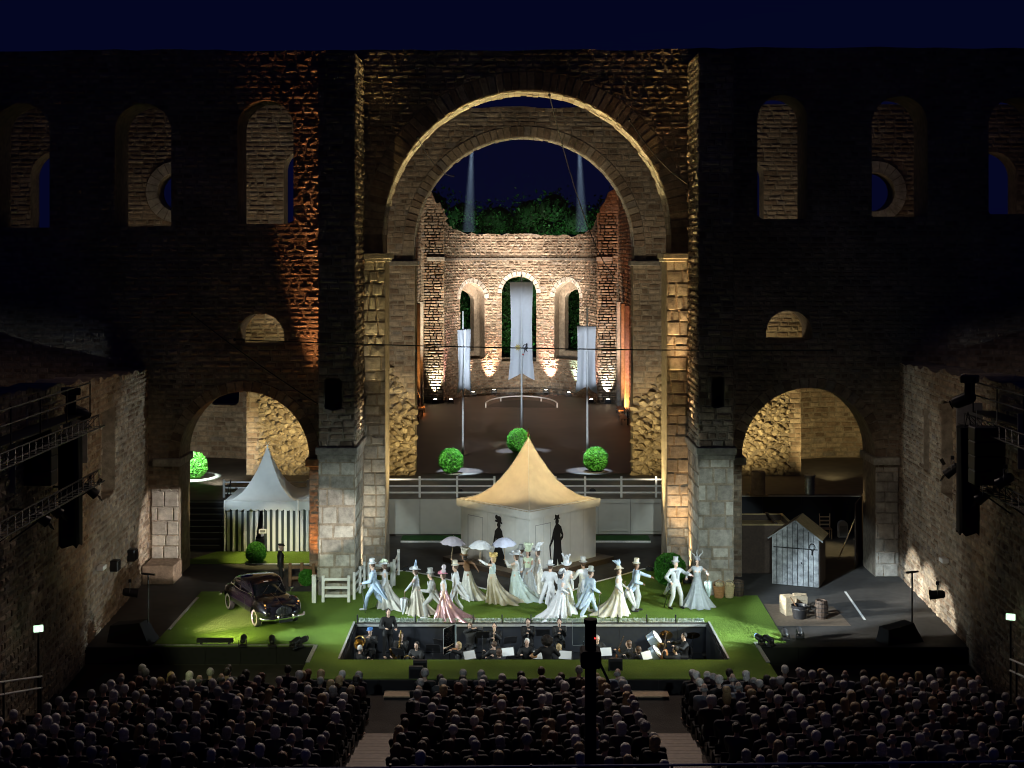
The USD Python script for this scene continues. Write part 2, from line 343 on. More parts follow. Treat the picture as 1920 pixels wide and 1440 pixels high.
# ------------------------------------------------------------------ masonry
def plane_fn(o, u, w, v=(0, 0, 1)):
    o, u, w, v = (np.asarray(x, float) for x in (o, u, w, v))
    return lambda q: o + q[:, :1] * u + q[:, 1:2] * v + q[:, 2:] * w

def px_size(v):
    y = np.maximum(v[..., 1], 1)
    x = CX + v[..., 0] * FPX / y; z = CY + (EYE - v[..., 2]) * FPX / y
    return x, z

def coursed(parent, poly, fn, mat, course=(.2, .33), length=(.35, .8), prot=(.012, .055), joint=.022, singles=0, seed=1, name='stone', jit=.012, rough=.5, infill='stone_course', world=True):
    """Lays courses of separate stones over poly (u, v); fn maps (u, v, w) to the world, w out of the wall. The stones that show largest become parts, the rest one part."""
    r = np.random.default_rng(seed)
    u0, v0, u1, v1 = poly.bounds
    rect, v = [], v0
    while v < v1:
        h = r.uniform(*course); u = u0 - r.uniform(0, length[1])
        n = int((u1 - u0) / length[0]) + 4
        ls = r.uniform(length[0], length[1], n) * (0.75 + .5 * r.random())
        e = u + np.concatenate([[0], np.cumsum(ls)])
        k = np.searchsorted(e, u1) + 1
        for i in range(min(k, n)): rect.append((e[i], v, e[i + 1], v + h))
        v += h
    rect = np.array(rect); j = joint / 2
    rect[:, 0] += j; rect[:, 1] += j; rect[:, 2] -= j; rect[:, 3] -= j
    bx = shapely.box(rect[:, 0], rect[:, 1], rect[:, 2], rect[:, 3])
    shapely.prepare(poly)
    full = shapely.contains(poly, bx); part_ = shapely.intersects(poly, bx) & ~full
    R = rect[full]; n = len(R)
    V, F, T = [], [], []
    if n:
        w = np.minimum(R[:, 2] - R[:, 0], R[:, 3] - R[:, 1])
        b = np.minimum(w * .18, .05)[:, None] * r.uniform(.6, 1.3, (n, 4))
        pr = r.uniform(*prot, n)[:, None]
        cu, cv = R[:, [0, 2, 2, 0]], R[:, [1, 1, 3, 3]]
        su, sv = np.array([1, -1, -1, 1]), np.array([1, 1, -1, -1])
        jt = r.normal(0, jit, (2, n, 4))
        out = np.stack([cu, cv, np.full((n, 4), -.04)], -1)
        fr = np.stack([cu + su * b + np.abs(jt[0]) * su, cv + sv * b + np.abs(jt[1]) * sv, pr * (1 - rough * r.random((n, 4)))], -1)
        mid = np.stack([(R[:, 0] + R[:, 2]) / 2 + r.normal(0, .1, n) * w, (R[:, 1] + R[:, 3]) / 2 + r.normal(0, .1, n) * w, pr[:, 0] * (1 + .5 * rough * r.random(n))], -1)[:, None]
        q = np.concatenate([out, fr, mid], 1)
        V = fn(q.reshape(-1, 3)).reshape(n, 9, 3)
        f9 = np.array([[4, 5, 8], [5, 6, 8], [6, 7, 8], [7, 4, 8]] + [x for i in range(4) for x in ([i, (i + 1) % 4, 4 + (i + 1) % 4], [i, 4 + (i + 1) % 4, 4 + i])])
    tone = r.random(n)
    vs, fs, ts = [], [], []
    one = []
    if n and singles:
        X, Z = px_size(V[:, 4:8]); a = np.abs((X.max(1) - X.min(1)) * (Z.max(1) - Z.min(1)))
        inside = (X.mean(1) > 0) & (X.mean(1) < 1920) & (Z.mean(1) > 0) & (Z.mean(1) < 1440)
        a = np.where(inside, a, 0); one = np.argsort(-a)[:singles]; one = one[a[one] > 30]
    keep = np.ones(n, bool); keep[one] = False
    k = int(keep.sum())
    if k:
        vs.append(V[keep].reshape(-1, 3)); fs.append((f9[None] + 9 * np.arange(k)[:, None, None]).reshape(-1, 3)); ts.append(np.repeat(tone[keep], 9))
    at = 9 * k
    for g in shapely.intersection(poly, bx[part_]):
        for c in getattr(g, 'geoms', [g]):
            if c.geom_type != 'Polygon' or c.area < .006: continue
            c = c.convex_hull.simplify(.02)
            p = np.array(c.exterior.coords)[:-1]
            if c.exterior.is_ccw is False: p = p[::-1]
            m = len(p)
            if m < 3: continue
            cc = p.mean(0); pr = r.uniform(*prot)
            q = np.vstack([np.c_[p, np.full(m, -.04)], np.c_[cc + (p - cc) * .86, pr * (1 - rough * r.random(m))], [[*cc, pr * 1.15]]])
            vs.append(fn(q)); i = np.arange(m); i2 = (i + 1) % m
            fs.append(np.vstack([np.c_[m + i, m + i2, np.full(m, 2 * m)], np.c_[i, i2, m + i2], np.c_[i, m + i2, m + i]]) + at)
            ts.append(np.full(len(q), r.random())); at += len(q)
    for i in one:
        part(parent, name, (V[i], f9), mat, world=world, tone=np.full(9, tone[i]))
    if vs:
        part(parent, infill, (np.vstack(vs), np.vstack(fs)), mat, world=world, tone=np.concatenate(ts), kind='stuff')

def rubble(parent, poly, fn, mat, size=(.16, .5), seed=1, singles=0, depth=.6, name='rubble_stone', n_try=2600, squash=.75):
    """Irregular core of a broken wall: separate lumps of many sizes."""
    r = np.random.default_rng(seed); u0, v0, u1, v1 = poly.bounds
    pts = np.c_[r.uniform(u0, u1, n_try), r.uniform(v0, v1, n_try)]
    pts = pts[shapely.contains_xy(poly, pts[:, 0], pts[:, 1])]
    R = size[0] + (size[1] - size[0]) * r.random(len(pts)) ** 2.2
    o = np.argsort(-R); pts, R = pts[o], R[o]; keep = []
    for i in range(len(pts)):
        if not keep or (np.hypot(*(pts[keep] - pts[i]).T) > .42 * (R[keep] + R[i])).all(): keep.append(i)
    pts, R = pts[keep], R[keep]
    sv, sf = ICO[0]
    V = []
    for (u, v), q in zip(pts, R):
        a = sv * np.array([q * .60, q * .60 * r.uniform(.5, .95), q * depth * r.uniform(.4, 1.3)]) * (1 + .55 * (r.random((len(sv), 1)) - .5))
        t = r.uniform(-.7, .7); c, s = math.cos(t), math.sin(t)
        a = np.c_[c * a[:, 0] - s * a[:, 1] + u, s * a[:, 0] + c * a[:, 1] + v, a[:, 2] + q * r.uniform(-.12, .12)]
        V.append(fn(a))
    tone = r.random(len(V)); ss = min(singles, len(V))
    for i in range(ss): part(parent, name, (V[i], sf), mat, world=True, tone=np.full(len(sv), tone[i]))
    if len(V) > ss:
        k = len(V) - ss
        part(parent, 'small_rubble', (np.vstack(V[ss:]), (sf[None] + len(sv) * np.arange(k)[:, None, None]).reshape(-1, 3)), mat, world=True, tone=np.repeat(tone[ss:], len(sv)), kind='stuff')

def arch_poly(cx, hw, z0, zs, rise=None, n=28):
    """Opening: jambs from z0 to zs, then a round (or stilted) head."""
    rise = rise or hw
    t = np.linspace(0, PI, n)
    return sg.Polygon([(cx - hw, z0), (cx + hw, z0)] + [(cx + hw * math.cos(a), zs + rise * math.sin(a)) for a in t])

def voussoirs(parent, cx, zs, hw, rise, dep, fn, mat, n, singles=True, seed=3, w0=.03, joint=.012):
    """A ring of wedge stones round an arch head; fn maps (u, v, w)."""
    r = np.random.default_rng(seed); e = np.linspace(0, PI, n + 1)
    for i in range(n):
        a0, a1 = e[i] + joint / hw, e[i + 1] - joint / hw
        q = []
        for w, k in ((-.04, 0), (w0 + r.uniform(0, .02), .02)):
            for rr, a in ((hw + k, a0 + k / hw), (hw + dep - k, a0 + k / hw), (hw + dep - k, a1 - k / hw), (hw + k, a1 - k / hw)):
                q.append((cx + rr * math.cos(a), zs + (rr * rise / hw) * math.sin(a), w))
        part(parent, 'voussoir', (fn(np.array(q)), BOXF), mat, world=True, tone=np.full(8, r.random()))

def ragged(poly_pts, r, amp=.15, step=.5): 
    """Roughens a top edge given as points."""
    out = []
    for (x0, z0), (x1, z1) in zip(poly_pts[:-1], poly_pts[1:]):
        n = max(1, int(abs(x1 - x0) / step))
        for i in range(n): out.append((x0 + (x1 - x0) * i / n, z0 + (z1 - z0) * i / n + r.uniform(-amp, amp)))
    return out + [poly_pts[-1]]
# ================================================================== the setting: ground, stage deck, terrace
def ground_mat(name, c1, c2, scale, rough, bump, bscale, spec=.3):
    n = {"g": ("geometry", {}), "t": ("noise_texture", {"scale": scale, "detail": 7.0, "roughness": .7}), "q": ("noise_texture", {"scale": .4, "detail": 3.0}),
         "r": ("rgb_ramp", {"ramp": [(.3, c1), (.7, c2)]}), "k": ("map_range", {"from_min": .3, "from_max": .7, "to_min": .75, "to_max": 1.2}), "c": ("combine_color", {}),
         "m": ("mix", {"mix_type": "multiply", "fac": 1.0}), "b": ("noise_texture", {"scale": bscale, "detail": 3.0}), "u": ("bump", {"strength": bump, "distance": .03}),
         "p": ("principled_bsdf", {"roughness": rough, "specular_ior_level": spec})}
    l = [("g.position", "t.vector"), ("g.position", "q.vector"), ("g.position", "b.vector"), ("t.fac", "r.fac"), ("q.fac", "k.value"), ("k.result", "c.r"), ("k.result", "c.g"), ("k.result", "c.b"),
         ("r.color", "m.color1"), ("c.color", "m.color2"), ("m.color", "p.base_color"), ("b.fac", "u.height"), ("u.normal", "p.normal")]
    M[name] = usdkit.material(stage, f'/World/Looks/{name}', n, l, surface="p.BSDF")
ground_mat('asphalt', (.045, .043, .042), (.075, .07, .065), 3.0, .75, .5, 60)
ground_mat('earth', (.03, .026, .022), (.05, .045, .04), 1.0, .95, .5, 20)
ground_mat('turf', (.092, .170, .022), (.185, .295, .045), 25.0, .85, .9, 90, .2)
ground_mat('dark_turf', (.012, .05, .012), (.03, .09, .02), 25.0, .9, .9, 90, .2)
ground_mat('choir_floor', (.040, .030, .028), (.062, .046, .042), 1.5, .55, .3, 30, .4)
ground_mat('terrace_paving', (.10, .09, .08), (.16, .145, .125), 2.0, .8, .4, 30)
plain('white_paint', (.74, .74, .72), .45, var=.08, bump=.08)
plain('white_line', (.70, .70, .68), .7, var=.2, scale=20)
plain('grey_line', (.36, .36, .34), .7, var=.4, scale=14)
plain('black_cloth', (.008, .008, .010), .9, var=.3)
plain('black_metal', (.015, .015, .017), .45, var=.3)
plain('pit_black', (.006, .007, .010), .6, var=.3)
plain('steel', (.45, .46, .48), .35, 1.0, var=.15)
plain('dark_wood', (.05, .032, .022), .7, var=.3, scale=12)
plain('brown_wood', (.16, .085, .042), .65, var=.3, scale=10)
plain('pale_wood', (.42, .31, .19), .6, var=.2, scale=10)
plain('board_floor', (.14, .105, .075), .6, var=.3, scale=8)

def slab(poly, z0, z1): return prism(poly, z1 - z0, (0, 0, z0), (1, 0, 0), (0, 1, 0), (0, 0, 1))
def rect(x0, x1, y0, y1): return sg.box(x0, y0, x1, y1)

PIT = rect(-5.5, 7.1, 45.4, 49.9)
DECK = unary_union([rect(-15.2, 16.3, 46.9, 57.0), rect(-6.62, 8.45, 43.3, 47.0), rect(-26, 27, 56.9, 66.2)]).difference(PIT)
struct('ground', (np.array([(-600, -300, -1.65), (600, -300, -1.65), (600, 900, -1.65), (-600, 900, -1.65)], float), np.array([[0, 1, 2], [0, 2, 3]])), 'earth')
struct('stage_deck', slab(DECK, -1.6, 0), 'asphalt')
struct('terrace', slab(unary_union([rect(-26, -13.0, 64.8, 90), rect(-13.1, 7.3, 65.08, 90), rect(7.2, 27, 66.25, 90)]), -1.6, 1.746), 'terrace_paving')
struct('choir_floor', slab(unary_union([rect(-7.3, 8.9, 72.6, 107), sg.Point(.85, 106).buffer(6.2, 32)]), 1.5, 1.752), 'choir_floor')
struct('nave_floor', slab(rect(-15.5, 16.5, 5, 46.88).difference(rect(-6.7, 8.5, 43.25, 47)), -1.6, -.60), 'earth')

LAWN = sg.Polygon([(-12.08, 46.92), (-12.08, 54.4), (-7.42, 54.4), (-7.42, 53.8), (-6.0, 53.8), (-6.0, 56.7), (-5.2, 57.6), (-4.4, 57.9), (-3.4, 57.2), (-2.36, 56.2), (-.9, 54.7), (0.0, 53.7), (.92, 53.2), (1.8, 53.7),
                   (2.6, 54.7), (3.56, 56.0), (4.37, 56.8), (5.58, 58.2), (6.4, 58.5), (6.43, 56.9), (7.3, 56.9), (7.35, 53.8), (8.7, 53.75), (9.62, 53.8), (9.45, 47.32), (8.44, 47.32), (8.44, 43.32), (-6.6, 43.32), (-6.6, 46.92)]).difference(PIT.buffer(.06, join_style=2))
struct('lawn', slab(LAWN, .004, .03), 'turf')
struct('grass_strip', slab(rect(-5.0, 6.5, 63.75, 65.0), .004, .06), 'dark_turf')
struct('grass_verge', slab(sg.Polygon([(-14.2, 59.3), (-13.0, 61.65), (-6.1, 61.65), (-6.1, 59.3)]), .004, .03), 'turf')
def line(name, pts, w, z0=.032, z1=.06, mat='white_line'):
    struct(name, slab(sg.LineString(pts).buffer(w / 2, cap_style=2, join_style=2), z0, z1), mat)
line('lawn_edging', [(-12.0, 53.4), (-12.0, 48.9)], .10, mat='grey_line')
line('lawn_edging', [(-6.55, 46.95), (-6.55, 45.0)], .13, mat='grey_line')
line('lawn_edging', [(8.40, 47.3), (8.40, 45.0)], .13, mat='grey_line')
line('lawn_edging', [(-12.0, 46.97), (-6.6, 46.97)], .05, mat='grey_line')
line('lawn_edging', [(-5.58, 45.4), (-5.58, 49.9)], .07, mat='grey_line')
line('lawn_edging', [(7.18, 45.4), (7.18, 49.9)], .07, mat='grey_line')
line('lawn_edging', [(-5.0, 57.7), (-4.4, 57.9), (-3.4, 57.2), (-2.36, 56.2), (-.9, 54.7)], .06)
line('lawn_edging', [(2.2, 54.2), (2.6, 54.7), (3.56, 56.0), (4.37, 56.8), (5.58, 58.2), (6.4, 58.5)], .06)
line('lawn_edging', [(-5.0, 63.68), (6.5, 63.68)], .08, .004, .07)
line('lawn_edging', [(-11.3, 59.25), (-6.2, 59.25)], .07, .004, .04)
line('painted_line', [(13.2, 54.5), (12.9, 50.3)], .09, .003, .006)
struct('paving', slab(sg.Polygon([(9.65, 52.6), (12.2, 52.2), (12.2, 49.5), (9.55, 49.5)]), .003, .007), 'board_floor')

# ================================================================== masonry
AX = .75
def wall_thing(name, label, loc, cat='wall'): return thing(name, label, cat, loc)

# ---- west wall of the transept with the great crossing arch, two aisle arches and the clerestory windows
WEST = sg.Polygon([(-27, 0.0), (28, 0.0)] + ragged([(28, 21.7), (12, 21.75), (0, 21.62), (-12, 21.65), (-27, 21.6)], np.random.default_rng(2), .05, .8))
CROSS = unary_union([sg.box(-5.1, -1, 6.47, 13.3), arch_poly(.73, 5.93, 13.29, 14.05, 5.93, 48)])
OPEN = [CROSS, arch_poly(-10.9, 2.68, -1, 4.85, 2.75), arch_poly(12.3, 2.74, -1, 4.9, 2.85)]
for x0, x1, z0, z1 in ((-11.18, -8.88, 14.5, 19.6), (-16.2, -13.9, 14.4, 19.45), (-21.2, -18.9, 14.35, 19.45), (10.2, 12.25, 14.7, 19.8), (14.9, 17.2, 14.8, 19.75), (19.7, 22.0, 14.9, 19.7)):
    OPEN.append(arch_poly((x0 + x1) / 2, (x1 - x0) / 2, z0, z1 - (x1 - x0) / 2))
OPEN += [arch_poly(-10.24, .98, 9.5, 9.85), arch_poly(11.5, .95, 9.7, 10.0)]
WESTO = WEST.difference(unary_union(OPEN))
west = wall_thing('abbey_wall', 'huge dark ruined abbey wall with the tall round crossing arch above the white tent', (AX, 57, 0))
fw = plane_fn((0, 57, 0), (1, 0, 0), (0, -1, 0))
part(west, 'wall_core', prism(WESTO, 1.98, (0, 57.0, 0), (1, 0, 0), (0, 0, 1), (0, 1, 0)), 'mortar', world=True, tone=None)
vring = arch_poly(.73, 6.75, 13.3, 14.05, 6.75, 48)
pil = unary_union([sg.box(-6.0, 0, -5.1, 12.95), sg.box(6.47, 0, 7.38, 12.95)])
coursed(west, WESTO.difference(vring).difference(pil.buffer(.01)), fw, 'brown_masonry', singles=180, seed=11, prot=(.006, .04), rough=.7, course=(.17, .26), length=(.26, .62))
coursed(west, pil, fw, 'grey_ashlar', course=(.36, .62), length=(.4, .9), singles=110, seed=12, prot=(.010, .035), joint=.012, name='ashlar_block', infill='ashlar')
voussoirs(west, .73, 14.05, 5.93, 5.93, .8, fw, 'brown_masonry', 62, w0=.01)
voussoirs(west, -10.9, 4.85, 2.68, 2.75, .45, fw, 'brown_masonry', 26)
voussoirs(west, 12.3, 4.9, 2.74, 2.85, .45, fw, 'brown_masonry', 26)
def soffit(parent, cx, zs, hw, rise, y0, y1, n, m, seed, miss=.10):
    r = np.random.default_rng(seed); e = np.linspace(0, PI, n + 1); yy = np.linspace(y0, y1, m + 1)
    for i in range(n):
        sh = r.uniform(-.25, .25) * (y1 - y0) / m
        for j in range(m):
            if r.random() < miss: continue
            ya, yb = max(y0, yy[j] + sh * (j > 0)) + .01, min(y1, yy[j + 1] + sh * (j < m - 1)) - .01; w = r.uniform(.015, .05); q = []
            for d in (-.02, w):
                for y, a in ((ya, e[i] + .0015), (yb, e[i] + .0015), (yb, e[i + 1] - .0015), (ya, e[i + 1] - .0015)): q.append((cx + (hw - d) * math.cos(a), y, zs + (rise - d) * math.sin(a)))
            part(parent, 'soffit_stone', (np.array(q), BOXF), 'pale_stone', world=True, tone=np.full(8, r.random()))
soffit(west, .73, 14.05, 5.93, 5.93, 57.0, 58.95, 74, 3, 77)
for x0, x1 in ((-6.0, -4.92), (6.29, 7.38)):
    c = cat_(box(x0, x1, 56.72, 59.0, 13.06, 13.3, .02), box(x0 + .08, x1 - .08, 56.82, 58.95, 12.94, 13.07, .02))
    part(west, 'impost', c, 'pale_stone', world=True)
for x0, x1, z in ((-8.35, -7.45, 4.72), (-14.6, -13.45, 4.72), (14.9, 16.0, 4.78), (8.75, 9.7, 4.78)):
    part(west, 'impost', box(x0, x1, 56.72, 59.0, z - .16, z + .16, .03), 'pale_stone', world=True)
part(west, 'pier_base', box(-14.75, -13.45, 55.6, 57.0, 0, .75, .04), 'brown_masonry', world=True, tone=np.full(24, .3))
# pale lower facing of the outer aisle piers
coursed(west, sg.box(-14.7, .75, -13.6, 3.6), plane_fn((0, 56.95, 0), (1, 0, 0), (0, -1, 0)), 'pale_stone', course=(.4, .7), length=(.5, .9), singles=14, seed=18, name='ashlar_block', infill='ashlar', prot=(.006, .018), joint=.008, rough=.3)
coursed(west, sg.box(15.05, 0, 15.98, 4.5), plane_fn((0, 56.95, 0), (1, 0, 0), (0, -1, 0)), 'pale_stone', course=(.4, .7), length=(.5, .9), singles=20, seed=19, name='ashlar_block', infill='ashlar', prot=(.006, .018), joint=.008, rough=.3)

# ---- stubs of the nave arcade walls that frame the arch
def stub(x0, x1, slit, label, inner, seed):
    st = wall_thing('arcade_stub', label, ((x0 + x1) / 2, 55.4, 0))
    face = sg.box(x0, 5.78, x1, 21.1).difference(sg.box(*slit))
    part(st, 'wall_core', cat_(prism(face, 1.0, (0, 53.8, 0), (1, 0, 0), (0, 0, 1), (0, 1, 0)), box(x0, x1, 54.8, 56.99, 5.78, 21.1), box(x0, x1, 53.8, 56.99, 0, 5.3)), 'mortar', world=True)
    part(st, 'ledge', cat_(box(x0 - .13, x1 + .13, 53.66, 56.96, 5.5, 5.78, .03), box(x0 - .06, x1 + .06, 53.73, 56.96, 5.3, 5.5, .03)), 'grey_ashlar', world=True, tone=np.full(48, .3))
    fr = plane_fn((0, 53.8, 0), (1, 0, 0), (0, -1, 0))
    coursed(st, face, fr, 'brown_masonry', singles=60, seed=seed, course=(.2, .3), length=(.3, .65), prot=(.01, .05))
    coursed(st, sg.box(x0, 0, x1, 5.3), fr, 'grey_ashlar', course=(.42, .72), length=(.5, .95), singles=40, seed=seed + 1, prot=(.005, .012), joint=.009, name='ashlar_block', infill='ashlar', rough=.3)
    xi = x1 if inner > 0 else x0
    fi = plane_fn((xi, 0, 0), (0, inner, 0), (inner, 0, 0))
    lo, hi = sorted((53.82 * inner, 56.96 * inner))
    coursed(st, sg.box(lo, 5.78, hi, 21.05), fi, 'brown_masonry', singles=110, seed=seed + 2, course=(.2, .3), length=(.3, .7), prot=(.02, .08), rough=.8)
    coursed(st, sg.box(lo, 0, hi, 5.3), fi, 'grey_ashlar', course=(.42, .72), length=(.5, .95), singles=30, seed=seed + 3, prot=(.01, .03), name='ashlar_block', infill='ashlar')
    xo = x0 if inner > 0 else x1
    fo = plane_fn((xo, 0, 0), (0, -inner, 0), (-inner, 0, 0)); lo, hi = sorted((-53.82 * inner, -56.96 * inner))
    coursed(st, sg.box(lo, 5.78, hi, 21.05), fo, 'brown_masonry', seed=seed + 4)
    coursed(st, sg.box(lo, 0, hi, 5.3), fo, 'grey_ashlar', course=(.42, .72), length=(.5, .95), seed=seed + 5, infill='ashlar')
stub(-7.4, -6.0, (-7.18, 7.2, -6.5, 8.45), 'dark square masonry pier with a slit opening left of the crossing arch', 1, 21)
stub(7.35, 8.7, (7.85, 7.3, 8.35, 8.5), 'dark square masonry pier with a slit opening right of the crossing arch', -1, 31)

# ---- second crossing arch at the mouth of the choir, with broken rubble at its feet
ARCH2 = sg.Polygon([(-8.6, 0.5), (10.1, .5)] + ragged([(10.1, 20.7), (0.7, 20.85), (-8.6, 20.75)], np.random.default_rng(5), .06, .7))
HOLE2 = unary_union([sg.box(-4.9, 0, 6.43, 12.6), arch_poly(.76, 5.72, 12.59, 13.6, 5.72, 44)])
a2 = ARCH2.difference(HOLE2)
choir_arch = wall_thing('choir_arch', 'second round arch behind the crossing with broken yellow lit rubble at its piers', (.76, 72, 1.75))
f2 = plane_fn((0, 72, 0), (1, 0, 0), (0, -1, 0))
part(choir_arch, 'wall_core', prism(a2, 1.5, (0, 72.0, 0), (1, 0, 0), (0, 0, 1), (0, 1, 0)), 'mortar', world=True)
r5 = np.random.default_rng(8)
def ragged_side(x0, x1, z0, z1, left):
    top = ragged([(x0, z1 + (.9 if left else -.6)), ((x0 + x1) / 2, z1 - .3), (x1, z1 - (1.3 if left else -.9))], r5, .35, .18)
    return sg.Polygon([(x1, z0), (x0, z0)] + top).buffer(0)
rubL, rubR = ragged_side(-6.4, -4.9, 1.75, 6.6, True), ragged_side(6.43, 8.1, 1.75, 6.4, False)
ring2 = arch_poly(.76, 6.3, 12.9, 13.6, 6.3, 44)
coursed(choir_arch, a2.difference(unary_union([rubL, rubR, ring2])), f2, 'brown_masonry', singles=220, seed=41, prot=(.006, .03), joint=.016)
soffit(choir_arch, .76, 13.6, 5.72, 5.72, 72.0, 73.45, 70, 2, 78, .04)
voussoirs(choir_arch, .76, 13.6, 5.72, 5.72, .55, f2, 'brown_masonry', 54, seed=6)
for p_, sd in ((rubL, 44), (rubR, 45)): rubble(choir_arch, p_, f2, 'rubble_stone', size=(.12, .46), seed=sd, singles=90, n_try=3600, depth=.6)
for x0, x1 in ((-6.2, -4.75), (6.28, 7.8)): part(choir_arch, 'impost', box(x0, x1, 71.75, 73.4, 12.62, 12.88, .03), 'grey_ashlar', world=True)

# ---- choir side walls, shoulders and apse
YA, RA, CA = 106.0, 5.87, .85
for x0, x1, inner, lab, sd in ((-8.0, -6.75, 1, 'long brick choir wall on the left behind the flags', 51), (8.35, 9.6, -1, 'long reddish choir wall on the right behind the flags', 52)):
    cw = wall_thing('choir_wall', lab, ((x0 + x1) / 2, 90, 1.75))
    xi = x1 if inner > 0 else x0
    top = ragged([(73.6, 17), (88, 17.6), (98, 18.2), (YA + .9, 18.4)], np.random.default_rng(sd), .3, .6)
    pp = sg.Polygon([(YA + .9, 1.5), (73.6, 1.5)] + top)
    part(cw, 'wall_core', prism(pp, 1.25, (x0, 0, 0), (0, 1, 0), (0, 0, 1), (1, 0, 0)), 'mortar', world=True)
    pf = pp if inner > 0 else affinity.scale(pp, -1, 1, origin=(0, 0))
    coursed(cw, pf, plane_fn((xi, 0, 0), (0, inner, 0), (inner, 0, 0)), 'brown_masonry', seed=sd, singles=40)
    for k in range(3):
        y = 96.5 + 3.6 * k
        part(cw, 'wall_shaft', box(xi - .02 if inner > 0 else xi - .28, xi + .28 if inner > 0 else xi + .02, y, y + .9, 1.75, 9.6, .04), 'pale_stone', world=True)
apse = wall_thing('apse_wall', 'round apse wall with three tall arched windows and coloured floor lights', (CA, 110, 1.75))
fs = plane_fn((0, YA, 0), (1, 0, 0), (0, -1, 0))
rs = np.random.default_rng(9)
shL = sg.Polygon([(-6.8, 1.5), (-4.98, 1.5), (-4.98, 15.2), (-5.0, 15.7)] + [(-4.7, 15.9), (-5.0, 16.3), (-5.3, 17.1), (-5.6, 17.0), (-5.9, 17.8), (-6.4, 18.3), (-6.8, 18.4)])
shR = sg.Polygon([(6.72, 1.5), (8.4, 1.5), (8.4, 18.3), (8.0, 18.1), (7.6, 17.9), (7.3, 17.2), (6.95, 16.7), (6.8, 15.6), (6.72, 15.0)])
part(apse, 'wall_core', cat_(prism(shL, 1.0, (0, YA, 0), (1, 0, 0), (0, 0, 1), (0, 1, 0)), prism(shR, 1.0, (0, YA, 0), (1, 0, 0), (0, 0, 1), (0, 1, 0))), 'mortar', world=True)
coursed(apse, unary_union([shL, shR]), fs, 'brown_masonry', seed=61, singles=60, course=(.17, .27), length=(.28, .65), prot=(.01, .045))
for x0, x1 in ((-6.3, -4.95), (6.65, 7.9)): part(apse, 'impost', box(x0, x1, YA - .18, YA + .3, 12.6, 12.95, .03), 'pale_stone', world=True)
def cyl_fn(R): return lambda q: np.stack([CA + (R - q[:, 2]) * np.sin(q[:, 0] / RA), YA + 1.4 * (R - q[:, 2]) * np.cos(q[:, 0] / RA), q[:, 1]], 1)
UM = RA * PI / 2
apse_top = ragged([(UM, 16.2), (UM * .8, 15.0), (UM * .5, 14.6), (0, 14.75), (-UM * .5, 14.8), (-UM * .8, 15.3), (-UM, 16.6)], rs, .1, .35)
ap = sg.Polygon([(-UM, 1.5), (UM, 1.5)] + apse_top)
wins = [arch_poly(-.05, 1.42, 4.3, 9.9), arch_poly(-4.3, 1.3, 4.6, 9.5), arch_poly(4.25, 1.3, 4.6, 9.6)]
outs = [arch_poly(-.05, 1.36, 4.5, 9.85), arch_poly(-4.3, .85, 5.2, 9.3), arch_poly(4.25, .85, 5.2, 9.4)]
apw = ap.difference(unary_union(wins))
def strips(poly, w=.55):
    u0, v0, u1, v1 = poly.bounds; e = np.arange(u0, u1 + w, w)
    for a, b in zip(e[:-1], e[1:]):
        g = poly.intersection(sg.box(a, v0 - 1, b, v1 + 1))
        for c in getattr(g, 'geoms', [g]):
            if c.geom_type == 'Polygon' and c.area > 1e-4: yield c
# the wall leaves a splayed reveal: the inner leaf carries the wide opening, the outer leaf the narrow one
core = []
for leaf, w0, d in ((apw, -.9, .9), (ap.difference(unary_union(outs)), -1.5, .6)):
    for c in strips(leaf):
        v, f = vf(trimesh.creation.extrude_polygon(c, d, engine='earcut')); v[:, 2] += w0; core.append((v, f))
cv, cf = cat_(*core); part(apse, 'apse_core', (cyl_fn(RA)(cv), cf), 'mortar', world=True)
rings = [arch_poly(-.05, 1.86, 9.9, 9.9), arch_poly(-4.3, 1.7, 9.5, 9.5), arch_poly(4.25, 1.7, 9.6, 9.6)]
coursed(apse, apw.difference(unary_union(rings)), cyl_fn(RA), 'brown_masonry', seed=62, singles=230, course=(.17, .28), length=(.28, .7), prot=(.012, .07), rough=.8)
for c_, z_, h_, n_ in ((-.05, 9.9, 1.42, 13), (-4.3, 9.5, 1.3, 11), (4.25, 9.6, 1.3, 11)): voussoirs(apse, c_, z_, h_, h_, .4, cyl_fn(RA), 'pale_stone', n_, seed=int(20 + c_))
# string course
u = np.linspace(-UM * .98, UM * .98, 40)
ring = np.array([[(a, z, w) for z, w in ((12.62, -.02), (12.62, .1), (12.8, .1), (12.8, -.02))] for a in u]).reshape(-1, 3)
rf = [[i * 4 + a, i * 4 + (a + 1) % 4, i * 4 + 4 + (a + 1) % 4, i * 4 + 4 + a] for i in range(39) for a in range(4)]
part(apse, 'string_course', (cyl_fn(RA)(ring), np.array(rf)), 'grey_ashlar', world=True)

